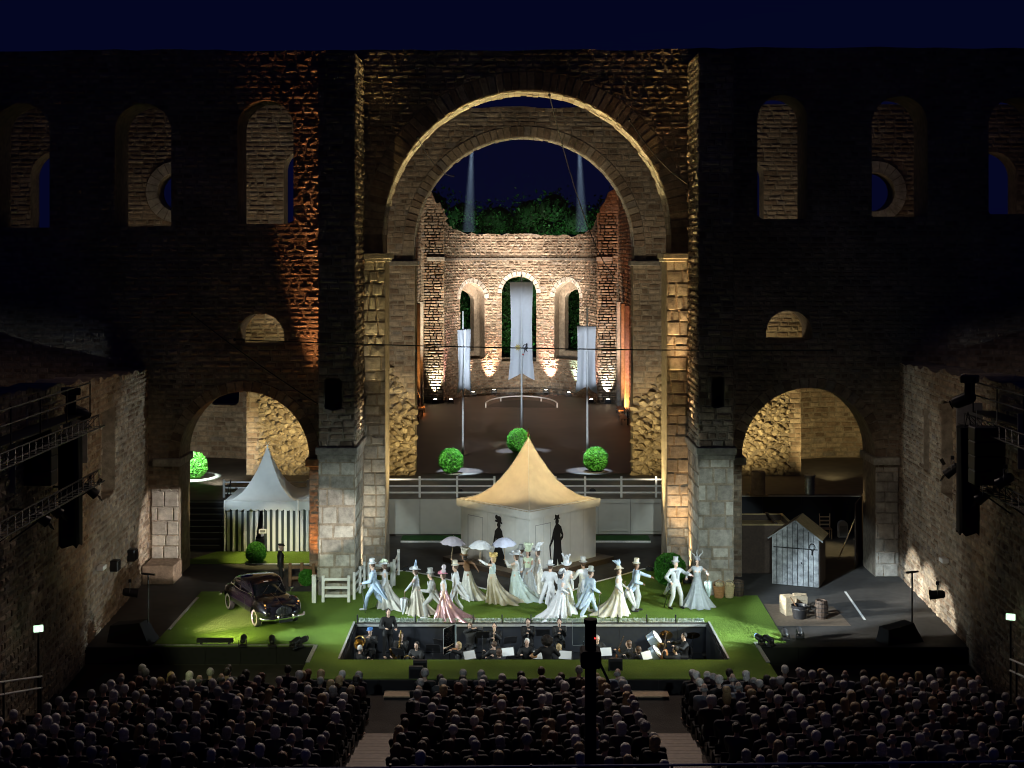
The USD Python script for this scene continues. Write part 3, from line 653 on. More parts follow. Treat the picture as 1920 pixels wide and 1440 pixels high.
# ---- east wall of the transept, seen through the openings
def east(sign, label, sd):
    xs = lambda *a: [AX + sign * (x - AX) for x in a]
    x0, x1 = sorted(xs(8.6, 28)); 
    w = sg.box(x0, 0.5, x1, 21.0)
    cxs = xs(18.75)[0]
    opn = unary_union([arch_poly(cxs, 3.6, 0, 8.0, 3.2), arch_poly(xs(12.15)[0], 1.05, 12.0, 17.6 if sign < 0 else 17.2), sg.Point(cxs if sign < 0 else 19.0, 16.45).buffer(1.0, 20), arch_poly(xs(25.0)[0], 1.35, 13.2, 17.2)])
    e = wall_thing('transept_wall', label, ((x0 + x1) / 2, 72, 1.75))
    w = w.difference(opn)
    part(e, 'wall_core', prism(w, 1.3, (0, 72.0, 0), (1, 0, 0), (0, 0, 1), (0, 1, 0)), 'mortar', world=True)
    edge = xs(13.95)[0]
    r0, r1 = sorted((edge, xs(9.0)[0])); r_in = sorted((AX + sign * (14.5 - AX), xs(9.4)[0]))
    rb = sg.box(r_in[0], 1.75, r_in[1], 8.3)
    ocu = cxs if sign < 0 else 19.0
    coursed(e, w.difference(unary_union([rb, sg.Point(ocu, 16.45).buffer(1.62, 20)])), f2, 'brown_masonry', seed=sd, singles=120, course=(.2, .3))
    rubble(e, rb, f2, 'rubble_stone', size=(.10, .36), seed=sd + 1, singles=150, n_try=11000, depth=.55)
    # oculus ring of wedge stones
    for i in range(22):
        a0, a1 = i / 22 * 2 * PI + .01, (i + 1) / 22 * 2 * PI - .01
        q = [(ocu + (rr) * math.cos(a), 16.45 + rr * math.sin(a), ww) for ww in (-.04, .10) for rr, a in ((1.02, a0), (1.6, a0), (1.6, a1), (1.02, a1))]
        part(e, 'oculus_stone', (f2(np.array(q)), BOXF), 'pale_stone', world=True, tone=np.full(8, random.random()))
    # side chapel behind the opening: a shallow round wall with a broken top
    ch = wall_thing('chapel_wall', 'low curved side chapel wall with a broken top seen through the ' + ('left' if sign < 0 else 'right') + ' aisle arch', (cxs, 77, 1.75))
    R = 4.9; um = R * PI * .5
    def cf_(q): return np.stack([cxs + (R - q[:, 2]) * np.sin(q[:, 0] / R), 73.3 + (R - q[:, 2]) * np.cos(q[:, 0] / R), q[:, 1]], 1)
    if sign < 0: top = [(um, 9.5), (2.9, 9.3), (2.9, 7.2), (2.2, 7.0), (2.15, 4.75), (.3, 4.7), (.3, 6.2), (-2, 6.4), (-um, 6.6)]
    else: top = [(um, 6.6), (2, 6.4), (-.2, 6.3), (-.25, 6.05), (-2.2, 5.95), (-2.3, 7.3), (-2.9, 7.4), (-3.2, 9.2), (-um, 9.4)]
    pp = sg.Polygon([(-um, 1.5), (um, 1.5)] + top)
    cc = []
    for c in strips(pp, .6):
        v, f = vf(trimesh.creation.extrude_polygon(c, .9, engine='earcut')); v[:, 2] -= .9; cc.append((v, f))
    v, f = cat_(*cc); part(ch, 'wall_core', (cf_(v), f), 'mortar', world=True)
    coursed(ch, pp, cf_, 'brown_masonry', seed=sd + 3, singles=110, course=(.24, .34))
east(-1, 'inner transept wall with round window behind the left half of the abbey wall', 71)
east(1, 'inner transept wall with round window behind the right half of the abbey wall', 81)

# ---- nave side walls
def side(pa, pb, top, niche, label, sd, inner, extra=None):
    pa, pb = np.array(pa), np.array(pb); L = np.linalg.norm(pb - pa); u = (pb - pa) / L
    w = np.array([-u[1], u[0]]) * (-1)
    if w[0] * inner < 0: w = -w
    nv = wall_thing('nave_wall', label, (*((pa + pb) / 2), 0))
    pp = sg.Polygon([(0, -1.2), (L, -1.2)] + ragged([(L, top[1]), (L * .5, (top[0] + top[1]) / 2 + .1), (0, top[0])], np.random.default_rng(sd), .12, .5))
    nch = unary_union([sg.box(*n) for n in niche])
    fn = plane_fn((*pa, 0), (*u, 0), (*w, 0))
    def solid(poly, w0, d):
        v, f = vf(trimesh.creation.extrude_polygon(poly, d, engine='earcut')) if poly.geom_type == 'Polygon' else cat_(*[trimesh.creation.extrude_polygon(g, d, engine='earcut') for g in poly.geoms])
        v = v.copy(); v[:, 2] += w0; return fn(v), f
    part(nv, 'wall_core', cat_(solid(pp.difference(nch), -.5, .5), solid(pp, -1.3, .8)), 'mortar', world=True)
    coursed(nv, pp.difference(nch), fn, 'brown_masonry', course=(.17, .27), length=(.25, .6), seed=sd, singles=300, prot=(.01, .06), rough=.7)
    coursed(nv, nch, plane_fn((*(pa - .48 * w), 0), (*u, 0), (*w, 0)), 'brown_masonry', seed=sd + 1)
    return nv, fn
# u runs towards the crossing on the left and away from it on the right
side((-13.3, 26.0), (-14.85, 57.0), (9.9, 8.45), [(23.1, 4.5, 25.2, 7.65)], 'tall brown stone nave wall along the left edge of the picture', 91, 1)
side((16.05, 57.0), (14.45, 26.0), (8.75, 9.8), [(6.6, 4.6, 8.2, 8.0), (4.0, 5.0, 4.9, 7.4)], 'tall brown stone nave wall along the right edge of the picture', 95, -1)
# ================================================================== tents, fences, props
plain('tent_canvas', (.60, .60, .57), .55, var=.06, scale=3, bump=.12, bscale=5)
plain('tan_canvas', (.58, .51, .39), .5, var=.12, scale=2, bump=.25, bscale=3)
plain('pole_paint', (.62, .63, .62), .35, var=.1)
plain('canvas_wall', (.66, .66, .63), .6, var=.08, scale=3)
plain('grey_panel', (.50, .49, .45), .6, var=.08, scale=2)
plain('door_line', (.20, .20, .20), .7)
plain('silhouette_black', (.010, .008, .008), .8)
plain('weathered_plank', (.28, .29, .29), .75, var=.65, scale=5, bump=.2)
plain('plank_gap', (.02, .02, .02), .9)
plain('ochre_wood', (.34, .25, .12), .7, var=.25)
plain('wicker', (.34, .17, .07), .7, var=.4, scale=60)
plain('straw', (.45, .36, .22), .8, var=.4, scale=60)
plain('crate_wood', (.42, .33, .22), .7, var=.25, scale=14)
plain('blue_black', (.008, .010, .016), .7)
plain('grey_screen', (.30, .30, .29), .7)
plain('banner_cloth', (.66, .67, .70), .6, var=.04)
plain('gold_print', (.55, .42, .12), .5)
plain('red_print', (.45, .05, .05), .5)
plain('galvanised', (.38, .41, .40), .4, .8, var=.3)
def emit(name, color, k):
    M[name] = usdkit.material(stage, f'/World/Looks/{name}', {"e": ("emission", {"color": color, "strength": k})}, surface="e.emission")
emit('lamp_glow', (1, .93, .78), 9.0); emit('sign_glow', (.62, 1, .66), 1.3); emit('sign_white', (.95, 1, .9), 2.2); emit('amber_glow', (1, .45, .1), 1.5); emit('red_dot', (1, .05, .05), 2.0); emit('blue_dot', (.3, .5, 1), 1.5)
def leaf_mat(name, c1, c2, trans=.3):
    n = {"g": ("geometry", {}), "r": ("rgb_ramp", {"ramp": [(0, c1), (1, c2)]}), "d": ("principled_bsdf", {"roughness": .55, "specular_ior_level": .3}), "t": ("translucent_bsdf", {}), "x": ("mix_closure", {"fac": trans})}
    M[name] = usdkit.material(stage, f'/World/Looks/{name}', n, [("g.random_per_island", "r.fac"), ("r.color", "d.base_color"), ("r.color", "t.color"), ("d.BSDF", "x.closure1"), ("t.BSDF", "x.closure2")], surface="x.closure")
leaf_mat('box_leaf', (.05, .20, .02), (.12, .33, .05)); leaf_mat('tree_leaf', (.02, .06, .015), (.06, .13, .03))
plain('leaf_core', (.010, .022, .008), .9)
plain('bark', (.07, .05, .035), .9, var=.4)

def leaves(pts, size, r, flat=.0):
    """One small folded leaf per point, turned at random."""
    n = len(pts); a = r.normal(size=(n, 3)); a /= np.linalg.norm(a, axis=1, keepdims=True)
    b = np.cross(a, r.normal(size=(n, 3))); b /= np.linalg.norm(b, axis=1, keepdims=True); s = (size * r.uniform(.6, 1.4, n))[:, None]
    q = np.stack([pts - a * s, pts + b * s * .5, pts + a * s, pts - b * s * .5], 1).reshape(-1, 3)
    return q, (np.array([[0, 1, 2], [0, 2, 3]])[None] + 4 * np.arange(n)[:, None, None]).reshape(-1, 3)

def ball_points(n, R, r, depth=.16):
    d = r.normal(size=(n, 3)); d /= np.linalg.norm(d, axis=1, keepdims=True)
    bump = meshkit.fbm(d * 3.2 + 9, 3, 4)[:, None]
    return d * R * (.86 + .22 * bump - depth * r.random((n, 1)) ** 2)

def topiary(loc, R, label, seed, sq=1.0, name='topiary_ball', cat='bush', group=None):
    r = np.random.default_rng(seed)
    t = thing(name, label, cat, loc, group=group)
    v, f = leaves(ball_points(5200, R * 1.03, r, .3), .052, r); v = v * (1, 1, sq) * (1 + .10 * (meshkit.fbm(v * 2.2 + seed, 2, 7)[:, None] - .5)); v[:, 2] += R * sq
    part(t, 'foliage', (v, f), 'box_leaf')
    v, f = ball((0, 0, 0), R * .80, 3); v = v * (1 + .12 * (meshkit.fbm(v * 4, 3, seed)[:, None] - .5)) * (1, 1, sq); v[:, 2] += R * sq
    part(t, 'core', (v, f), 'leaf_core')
    part(t, 'stem', rod((0, 0, 0), (0, 0, R * .5), .05), 'bark')
    return t
topiary(G(845, 887, 1.752), .65, 'round clipped box ball on the dark floor in front of the left flagpole', 1)
topiary(G(972, 848, 1.752), .68, 'round clipped box ball behind the peak of the white pavilion', 2)
topiary(G(1117, 884, 1.752), .65, 'round clipped yellow green box ball in front of the right flagpole', 3)
topiary(G(364, 897, 1.752), .66, 'bright green lit box ball on the terrace seen through the left aisle arch', 4)
topiary(G(480, 1056), .42, 'small dark green bush on the verge before the striped marquee', 5, 1.05)
topiary(G(1256, 1098), .62, 'leafy green bush at the foot of the right pier behind the couple', 6, 1.05)
topiary(G(574, 1098), .30, 'dark bush in the shade behind the white paddock post', 7, 1.1)

# ---- central pavilion: square tent set cornerwise with a drawn-up roof
pv = thing('pavilion_tent', 'white pagoda tent with pointed roof set cornerwise under the crossing arch', 'tent', (.82, 59.75, 0), 0)
CO = np.array([(0, -3.05), (2.95, 0), (0, 3.05), (-2.95, 0)])
part(pv, 'platform', prism(sg.Polygon(CO * 1.25), .2, (0, 0, 0), (1, 0, 0), (0, 1, 0), (0, 0, 1)), 'dark_wood')
part(pv, 'platform_floor', prism(sg.Polygon(CO * 1.245), .02, (0, 0, .202), (1, 0, 0), (0, 1, 0), (0, 0, 1)), 'board_floor')
def pagoda(co, z0, h, over, power=2.3, nt=18, ns=14, sag=.10):
    V, F = [], []
    for i in range(4):
        a, b = co[i] * over, co[(i + 1) % 4] * over; base = len(V)
        for t in np.linspace(0, 1, nt):
            for s in np.linspace(0, 1, ns):
                e = (a * (1 - s) + b * s) * (1 - t) 
                z = z0 + h * t ** power - sag * 4 * s * (1 - s) * t * (1 - t) * 1.6
                V.append((e[0], e[1], z))
        for j in range(nt - 1):
            for k in range(ns - 1):
                p = base + j * ns + k; F += [[p, p + 1, p + ns + 1], [p, p + ns + 1, p + ns]]
    return np.array(V), np.array(F)
part(pv, 'roof', pagoda(CO, 2.72, 2.68, 1.05), 'tan_canvas', smooth=40)
def valance(co, z0, d, over, n=34, scallop=.05):
    V, F = [], []
    for i in range(4):
        a, b = co[i] * over, co[(i + 1) % 4] * over; base = len(V)
        for k in range(n * 4 + 1):
            s = k / (n * 4); e = a * (1 - s) + b * s
            V += [(e[0], e[1], z0), (e[0], e[1], z0 - d + scallop * (abs(math.sin(s * n * PI / 2)) - 1) * -1)]
        for k in range(n * 4):
            p = base + 2 * k; F += [[p, p + 1, p + 3], [p, p + 3, p + 2]]
    return np.array(V), np.array(F)
part(pv, 'valance', valance(CO, 2.72, .34, 1.05), 'canvas_wall')
for k in range(4): e_ = CO[k] * 1.05; part(pv, 'roof_seam', tube([(e_[0] * (1 - t), e_[1] * (1 - t), 2.73 + 2.68 * t ** 2.3) for t in np.linspace(0, .98, 16)], .012, 5), 'canvas_wall')
part(pv, 'finial', cat_(ball((0, 0, 5.46), .07), rod((0, 0, 5.3), (0, 0, 5.75), .02)), 'brown_wood')
for i in range(4):
    a, b = CO[i] * .985, CO[(i + 1) % 4] * .985
    d = (b - a); L = np.linalg.norm(d); d /= L; nrm = np.array([d[1], -d[0]])
    part(pv, 'canvas_wall', prism(sg.box(0, .22, L, 2.75), .03, (*a, 0), (*d, 0), (0, 0, 1), (*(-nrm), 0)), 'canvas_wall')
    if i in (0, 3):
        def on(poly, w=.012, dd=.010): return prism(poly, dd, (*(a + nrm * w), 0), (*d, 0), (0, 0, 1), (*nrm, 0))
        for k in range(1, 5):
            part(pv, 'wall_seam', on(sg.box(L * k / 5 - .008, .24, L * k / 5 + .008, 2.4), .002, .004), 'grey_panel')
        x0 = .35 if i == 0 else .45
        dr = sg.box(x0, .24, x0 + .95, 2.1)
        part(pv, 'door_outline', on(dr.difference(dr.buffer(-.02)), .003, .006), 'door_line')
        if i == 0:   # gentleman: top hat, frock coat, cane
            g = [(-.14, 2.28), (-.13, 2.02), (.13, 2.02), (.14, 2.28)]
            head = sg.Point(.0, 1.90).buffer(.115); brim = sg.box(-.21, 1.99, .2, 2.03)
            coat = sg.Polygon([(-.07, 1.82), (.09, 1.8), (.27, 1.68), (.42, 1.35), (.40, 1.22), (.26, 1.12), (.28, .9), (.42, .2), (.1, .2), (.04, .5), (-.02, .2), (-.3, .2), (-.2, .9), (-.21, 1.25), (-.32, 1.12), (-.45, .98), (-.52, 1.02), (-.36, 1.28), (-.24, 1.6), (-.16, 1.72)])
            hole = sg.Polygon([(.22, 1.45), (.33, 1.33), (.24, 1.24)])
            cane = sg.LineString([(-.49, 1.0), (-.38, .2)]).buffer(.025)
            sil = unary_union([sg.Polygon(g), head, brim, coat.difference(hole), cane])
            part(pv, 'silhouette', on(affinity.translate(affinity.scale(sil, .92, 1.08, origin=(0, .2)), L * .40, .05), .012, .012), 'silhouette_black', label='black cut-out of a gentleman with top hat and cane')
        else:        # lady: feathered hat, wide black gown
            head = sg.Point(0, 1.80).buffer(.11); hat = unary_union([sg.Polygon([(-.26, 1.92), (.22, 1.86), (.2, 1.93), (-.2, 2.0)]), sg.Point(.02, 2.02).buffer(.14), sg.Point(-.14, 2.1).buffer(.09)])
            gown = sg.Polygon([(-.05, 1.72), (.06, 1.72), (.2, 1.6), (.3, 1.25), (.2, 1.1), (.13, 1.2), (.14, 1.0), (.36, .6), (.52, .2), (-.62, .2), (-.36, .62), (-.14, 1.05), (-.17, 1.3), (-.28, 1.0), (-.36, 1.05), (-.24, 1.55)])
            sil = unary_union([head, hat, gown, sg.box(-.05, 1.66, .05, 1.8)])
            part(pv, 'silhouette', on(affinity.translate(affinity.scale(sil, .95, 1.06, origin=(0, .2)), L * .57, .02), .012, .012), 'silhouette_black', label='black cut-out of a lady in a wide gown and hat')

# ---- striped marquees in the left aisle arch
n = {"g": ("texture_coordinate", {}), "s": ("separate_xyz", {}), "m": ("math", {"math_type": "multiply", "value2": 1 / .255}), "f": ("math", {"math_type": "fraction"}), "q": ("math", {"math_type": "greater_than", "value2": .5}),
     "x": ("mix", {"color1": (.72, .72, .70), "color2": (.035, .045, .045)}), "p": ("principled_bsdf", {"roughness": .7})}
M['striped_canvas'] = usdkit.material(stage, '/World/Looks/striped_canvas', n, [("g.object", "s.vector"), ("s.x", "m.value1"), ("m.value", "f.value1"), ("f.value", "q.value1"), ("q.value", "x.fac"), ("x.color", "p.base_color")], surface="p.BSDF")
def marquee(cx, label, gap):
    t = thing('striped_marquee', label, 'tent', (cx, 63.35, 0))
    co = np.array([(-1.62, -1.65), (1.62, -1.65), (1.62, 1.65), (-1.62, 1.65)])
    part(t, 'roof', pagoda(co, 2.25, 2.25, 1.02, 2.3, sag=.12), 'tent_canvas', smooth=40)
    part(t, 'valance', valance(co, 2.25, .42, 1.02, 22, .08), 'tent_canvas')
    part(t, 'finial', cat_(ball((0, 0, 4.5), .05), ball((-.06, 0, 4.62), .03), ball((.06, 0, 4.62), .03)), 'white_paint')
    def curtain(x0, x1, y, gather=0):
        nx, nz = 80, 8; V = []
        for z in np.linspace(0.0, 2.2, nz):
            for k in range(nx):
                s = k / (nx - 1); xa, xb = x0, x1
                g = (1 - z / 2.2)
                if gather > 0: xb = x1 - gather * g
                if gather < 0: xa = x0 - gather * g
                V.append((xa + (xb - xa) * s, y + .035 * math.sin(s * (x1 - x0) * 11) + .02 * math.sin(s * 40 + z), z + .02))
        F = []
        for j in range(nz - 1):
            for k in range(nx - 1):
                p = j * nx + k; F += [[p, p + 1, p + nx + 1], [p, p + nx + 1, p + nx]]
        return np.array(V), np.array(F)
    part(t, 'curtain', curtain(-1.6, gap, -1.62, .34), 'striped_canvas', smooth=True)
    part(t, 'curtain', curtain(gap + .03, 1.6, -1.62, -.12), 'striped_canvas', smooth=True)
    part(t, 'side_wall', prism(sg.box(-1.62, 0, 1.62, 2.2), .02, (-1.62, 0, 0), (0, 1, 0), (0, 0, 1), (-1, 0, 0)), 'canvas_wall')
    part(t, 'side_wall', prism(sg.box(-1.62, 0, 1.62, 2.2), .02, (1.62, 0, 0), (0, 1, 0), (0, 0, 1), (1, 0, 0)), 'canvas_wall')
    part(t, 'back_wall', prism(sg.box(-1.62, 0, 1.62, 2.2), .02, (0, 1.63, 0), (1, 0, 0), (0, 0, 1), (0, 1, 0)), 'canvas_wall')
    for x in (-1.62, 1.62):
        for y in (-1.66, 1.6): part(t, 'tent_pole', rod((x, y, 0), (x, y, 2.3), .035), 'white_paint')
    return t
mq = marquee(-11.05, 'striped white marquee with pointed roof in full view in the left arch', .02)
marquee(-7.78, 'second striped marquee mostly hidden by the pier of the left arch', -.3)
sg_ = thing('tent_sign', 'small white card hanging in the opening of the striped marquee', 'sign', (-10.95, 61.55, .95))
part(sg_, 'card', box(-.17, .17, -.01, .01, -.1, .1, .004), 'white_paint'); part(sg_, 'print', box(-.11, .11, -.016, -.012, -.05, .05), 'door_line')

# ---- steps up to the terrace on the left, panelled screen in front of the terrace
st = thing('stone_steps', 'dark flight of steps leading up left of the striped marquee', 'steps', (-14.2, 62.2, 0))
for i in range(8):
    part(st, 'step', box(-1.5, 1.25, i * .325, 2.6, i * .218, (i + 1) * .218 - .006, .012), 'asphalt')
    part(st, 'step_edge', box(-1.45, 1.2, i * .325 - .012, i * .325 + .006, (i + 1) * .218 - .05, (i + 1) * .218 - .014), 'steel')
part(st, 'side_rail', cat_(rod((1.2, .1, .95), (1.2, 2.5, 2.7), .025), rod((1.2, .1, 0), (1.2, .1, .95), .02), rod((1.2, 2.5, 1.6), (1.2, 2.5, 2.7), .02)), 'black_metal')
ps = thing('panelled_screen', 'long pale grey panelled screen below the white railing behind the pavilion', 'screen', (.4, 65.0, 0))
for i, (x0, x1) in enumerate([(-6.55, -4.2), (-4.18, -1.85), (-1.83, .5), (.52, 2.4), (2.42, 4.15), (4.17, 5.68), (5.7, 7.2)]):
    part(ps, 'panel', box(x0 - .4, x1 - .4, 0, .05, .12, 1.74), 'grey_panel')
    if i > 2:
        fr = sg.box(x0 - .4 + .09, .25, x1 - .4 - .09, 1.62); part(ps, 'panel_frame', prism(fr.difference(fr.buffer(-.05)), .02, (0, -.022, 0), (1, 0, 0), (0, 0, 1), (0, 1, 0)), 'grey_panel')
def rails(name, label, pts, h, nrail, mat, pr=.05, rr=.035, posts=None, group=None, loc=None, cat='fence', flat=True):
    """A post and rail fence through ground points."""
    pts = [np.asarray(p, float) for p in pts]
    t = thing(name, label, cat, pts[0], group=group)
    for p in pts: part(t, 'post', box(p[0] - pr, p[0] + pr, p[1] - pr, p[1] + pr, p[2], p[2] + h, .01), mat, world=True)
    for a, b in zip(pts[:-1], pts[1:]):
        d = b - a; L = np.hypot(d[0], d[1]); u = d / max(L, 1e-6); nn = np.array([u[1], -u[0], 0])
        for k in range(nrail):
            z = h * (k + .75) / (nrail + .0) * .93
            part(t, 'rail', prism(sg.box(pr * .9, z - rr, L - pr * .9, z + rr), .035, a - nn * .017, (u[0], u[1], 0), (0, 0, 1), nn), mat, world=True)
    return t
def tz(px, z=1.752, Y=65.45): return np.array([(px - CX) * Y / FPX, Y, z])
rails('white_railing', 'white post and rail fence on the terrace left of the pavilion roof', [tz(x) for x in (727, 787, 857, 927)], 1.0, 3, 'white_paint')
rails('white_railing', 'white post and rail fence on the terrace right of the pavilion roof', [tz(x) for x in (1042, 1097, 1165, 1230, 1262)], 1.0, 3, 'white_paint')
rails('white_railing', 'white post and rail fence behind the striped marquees', [tz(x) for x in (420, 500, 577)], .85, 3, 'white_paint')
Z = 0.03
rails('paddock_fence', 'white paddock fence section in front of the left pier', [G(606, 1129, Z), G(654, 1129, Z)], 1.02, 3, 'white_paint', .055, .05)
rails('paddock_fence', 'white paddock fence section running back beside the left pier', [G(664, 1124, Z), G(675, 1112, Z), G(683, 1103, Z)], 1.05, 3, 'white_paint', .05, .05)
rails('paddock_fence', 'white paddock fence section behind the man in pale blue', [G(692, 1101, Z), G(734, 1101, Z)], 1.0, 3, 'white_paint', .055, .05)
rails('paddock_fence', 'short white paddock fence turning away towards the road', [G(739, 1098, Z), G(747, 1078, Z)], 1.05, 3, 'white_paint', .055, .045)
p_ = thing('white_post', 'single white post standing left of the paddock fence', 'post', G(589, 1130, Z)); part(p_, 'shaft', box(-.08, .08, -.08, .08, 0, 1.02, .012), 'white_paint'); part(p_, 'cap', box(-.095, .095, -.095, .095, 1.022, 1.05, .008), 'white_paint')
rails('brown_fence', 'plain brown wooden fence behind the chauffeur', [G(544, 1099), G(566, 1098), G(588, 1100)], .92, 2, 'brown_wood', .06, .06)

# ---- right hand side: sheds and yard props
sh = thing('plank_shed', 'weathered grey plank shed with a gabled roof in the right aisle arch', 'shed', (10.55, 55.7, 0), math.degrees(math.atan2(-.7, 1.75)))
W, D, E, PK = 1.88, 1.5, 1.95, 2.62
bw = W / 9
for k in range(9):
    a, b = k * bw, (k + 1) * bw - .030 + .012 * (k % 2)
    zt = lambda x: E + (PK - E) * (1 - abs(x - W / 2) / (W / 2)) - .02
    pts = [(a, .03), (b, .03), (b, zt(b))] + ([(W / 2, zt(W / 2))] if a < W / 2 < b else []) + [(a, zt(a))]
    part(sh, 'plank', prism(sg.Polygon(pts), .03 + .008 * (k % 3), (0, 0, 0), (1, 0, 0), (0, 0, 1), (0, 1, 0)), 'weathered_plank')
    # side boards
for k in range(7):
    for x in (0, W - .025): part(sh, 'side_plank', box(x, x + .025, .05 + k * (D - .05) / 7, .035 + (k + 1) * (D - .05) / 7, .03, E - .05), 'dark_wood')
part(sh, 'inner_wall', prism(sg.Polygon([(.03, .03), (W - .03, .03), (W - .03, E - .08), (W / 2, PK - .08), (.03, E - .08)]), .02, (0, .07, 0), (1, 0, 0), (0, 0, 1), (0, 1, 0)), 'plank_gap')
part(sh, 'back_wall', prism(sg.Polygon([(0, .03), (W, .03), (W, E - .03), (W / 2, PK - .03), (0, E - .03)]), .02, (0, D, 0), (1, 0, 0), (0, 0, 1), (0, 1, 0)), 'dark_wood')
for s in (-1, 1):
    u = np.array([s * W / 2, 0, -(PK - E)]); L = np.linalg.norm(u); u /= L
    part(sh, 'roof_board', prism(sg.box(0, -.06, L + .16, D + .12), .03, (W / 2, 0, PK), u, (0, 1, 0), (-u[2] * s * 1.0, 0, u[0] * s)), 'dark_wood')
    part(sh, 'verge_board', prism(sg.box(0, -.085, L + .17, -.062), .05, (W / 2, 0, PK - .02), u, (0, 1, 0), (-u[2] * s, 0, u[0] * s)), 'weathered_plank')
for k in range(12): part(sh, 'roof_slat', prism(sg.box(.01, -.05 + k * .135, L + .15, .05 + k * .135), .012, (W / 2, 0, PK + .033), u, (0, 1, 0), (-u[2], 0, u[0])), 'ochre_wood')
part(sh, 'cross_rail', box(.06, W - .06, -.012, -.002, 1.5, 1.54), 'plank_gap')
part(sh, 'door_ring', cat_(ball((1.18, -.02, .95), .025), tube([(1.6 + .11 * math.cos(a), -.03, 1.62 + .13 * math.sin(a)) for a in np.linspace(0, 2 * PI, 14)], .018, 6), rod((1.6, -.02, 1.30), (1.6, -.02, 1.5), .03)), 'plank_gap')
bxo = thing('open_bin', 'large dark wooden bin with an open ochre lined top behind the plank shed', 'bin', (10.6, 58.6, 0))
for x0, x1, y0, y1 in ((-1.0, 1.15, -1.15, -1.1), (-1.0, 1.15, 1.1, 1.15), (-1.0, -.95, -1.098, 1.098), (1.1, 1.15, -1.098, 1.098)): part(bxo, 'side_board', box(x0, x1, y0, y1, .03, 2.02), 'dark_wood')
part(bxo, 'inner_floor', box(-.94, 1.09, -1.09, 1.09, 1.75, 1.8), 'ochre_wood')
part(bxo, 'rim', prism(sg.box(-1.03, -1.18, 1.18, 1.18).difference(sg.box(-.95, -1.1, 1.1, 1.1)), .05, (0, 0, 2.022), (1, 0, 0), (0, 1, 0), (0, 0, 1)), 'ochre_wood')
part(bxo, 'top_bar', box(.42, .52, -1.18, 1.18, 2.075, 2.12), 'dark_wood')
lad = thing('slatted_chair', 'tall ladder back chair at the rear of the right arch', 'chair', (14.75, 64.6, 0))
for x in (-.22, .22): part(lad, 'upright', rod((x, .2, 0), (x * 1.1, .28, 1.1), .025), 'pale_wood'); part(lad, 'leg', rod((x, -.2, 0), (x, -.2, .46), .025), 'pale_wood')
for z in (.6, .78, .96): part(lad, 'slat', box(-.22, .22, .23, .26, z - .03, z + .03), 'pale_wood')
part(lad, 'seat', box(-.25, .25, -.24, .22, .44, .48, .01), 'pale_wood')
ts = thing('low_cupboard', 'small pale box with rounded top beside the ladder back chair', 'box', (15.6, 64.9, 0))
part(ts, 'body', prism(unary_union([sg.box(-.22, 0, .22, .6), sg.Point(0, .55).buffer(.22)]), .3, (0, .15, 0), (1, 0, 0), (0, 0, 1), (0, -1, 0)), 'grey_panel'); part(ts, 'door', box(-.16, .16, -.165, -.153, .08, .55), 'grey_screen')
bk = thing('old_bicycle', 'old bicycle standing at the dark right edge of the right arch', 'bicycle', (16.1, 63.6, 0), 75)
for x in (-.5, .5):
    w_ = part(bk, 'wheel', tube([(x + .33 * math.cos(a), 0, .34 + .33 * math.sin(a)) for a in np.linspace(0, 2 * PI, 25)], .02, 6), 'black_metal')
    for a in np.linspace(0, PI, 6)[:-1]: part(bk, 'spoke', rod((x - .31 * math.cos(a), 0, .34 - .31 * math.sin(a)), (x + .31 * math.cos(a), 0, .34 + .31 * math.sin(a)), .006, 4), 'steel')
part(bk, 'frame', cat_(rod((-.5, 0, .34), (-.12, 0, .34), .018), rod((-.12, 0, .34), (-.2, 0, .85), .018), rod((-.2, 0, .8), (.35, 0, .85), .018), rod((-.12, 0, .34), (.36, 0, .78), .018), rod((.5, 0, .34), (.32, 0, 1.0), .018), rod((-.5, 0, .34), (-.2, 0, .75), .018)), 'steel')
part(bk, 'saddle', ball((-.22, 0, .92), (.14, .06, .035)), 'black_cloth'); part(bk, 'handlebar', tube([(.2, -.28, 1.02), (.32, -.2, 1.06), (.32, .2, 1.06), (.2, .28, 1.02)], .015), 'steel')
fl = thing('scenery_flat', 'tall dark flat leaning in the shadow inside the right arch', 'scenery panel', (15.05, 59.6, 0), 68)
part(fl, 'panel', box(-1.3, 1.3, -.03, .03, .02, 2.75, .008), 'dark_wood'); part(fl, 'brace', cat_(rod((0, .05, 2.2), (0, .9, .05), .025), box(-1.25, 1.25, .032, .06, 1.2, 1.28)), 'pale_wood')
sp = thing('stone_stump', 'yellowish round stone post on the ledge in the right arch', 'stone post', G(1421, 928, 1.752)); part(sp, 'shaft', lathe([(.0, 0), (.36, 0), (.34, .5), (.36, 1.0), (.33, 1.12), (0, 1.14)], 14), 'rubble_stone', tone=np.full(84, .9)); part(sp, 'foot', box(-.42, .42, -.42, .42, -.01, .05), 'rubble_stone', tone=np.full(8, .4))
bn = thing('metal_bin', 'grey ribbed metal bin on the ledge in the right arch', 'bin', G(1518, 926, 1.752))
part(bn, 'body', lathe([(0, 0), (.22, 0)] + [(.22 + .012 * (i % 2), .05 + i * .07) for i in range(11)] + [(.26, .84), (.26, .9), (.0, .9)], 20), 'galvanised', smooth=30); part(bn, 'lid_handle', tube([(-.08, 0, .9), (-.06, 0, .96), (.06, 0, .96), (.08, 0, .9)], .012), 'galvanised')
pan = thing('low_screen', 'dark blue black screen below the ledge in the right arch', 'screen', (13, 66.15, 0))
for k in range(5): part(pan, 'panel', box(-4.6 + k * 1.85, -2.78 + k * 1.85, -.03, .03, .02, 1.66), 'blue_black')
part(pan, 'top_rail', box(-4.6, 4.6, -.06, .05, 1.662, 1.72), 'grey_panel')

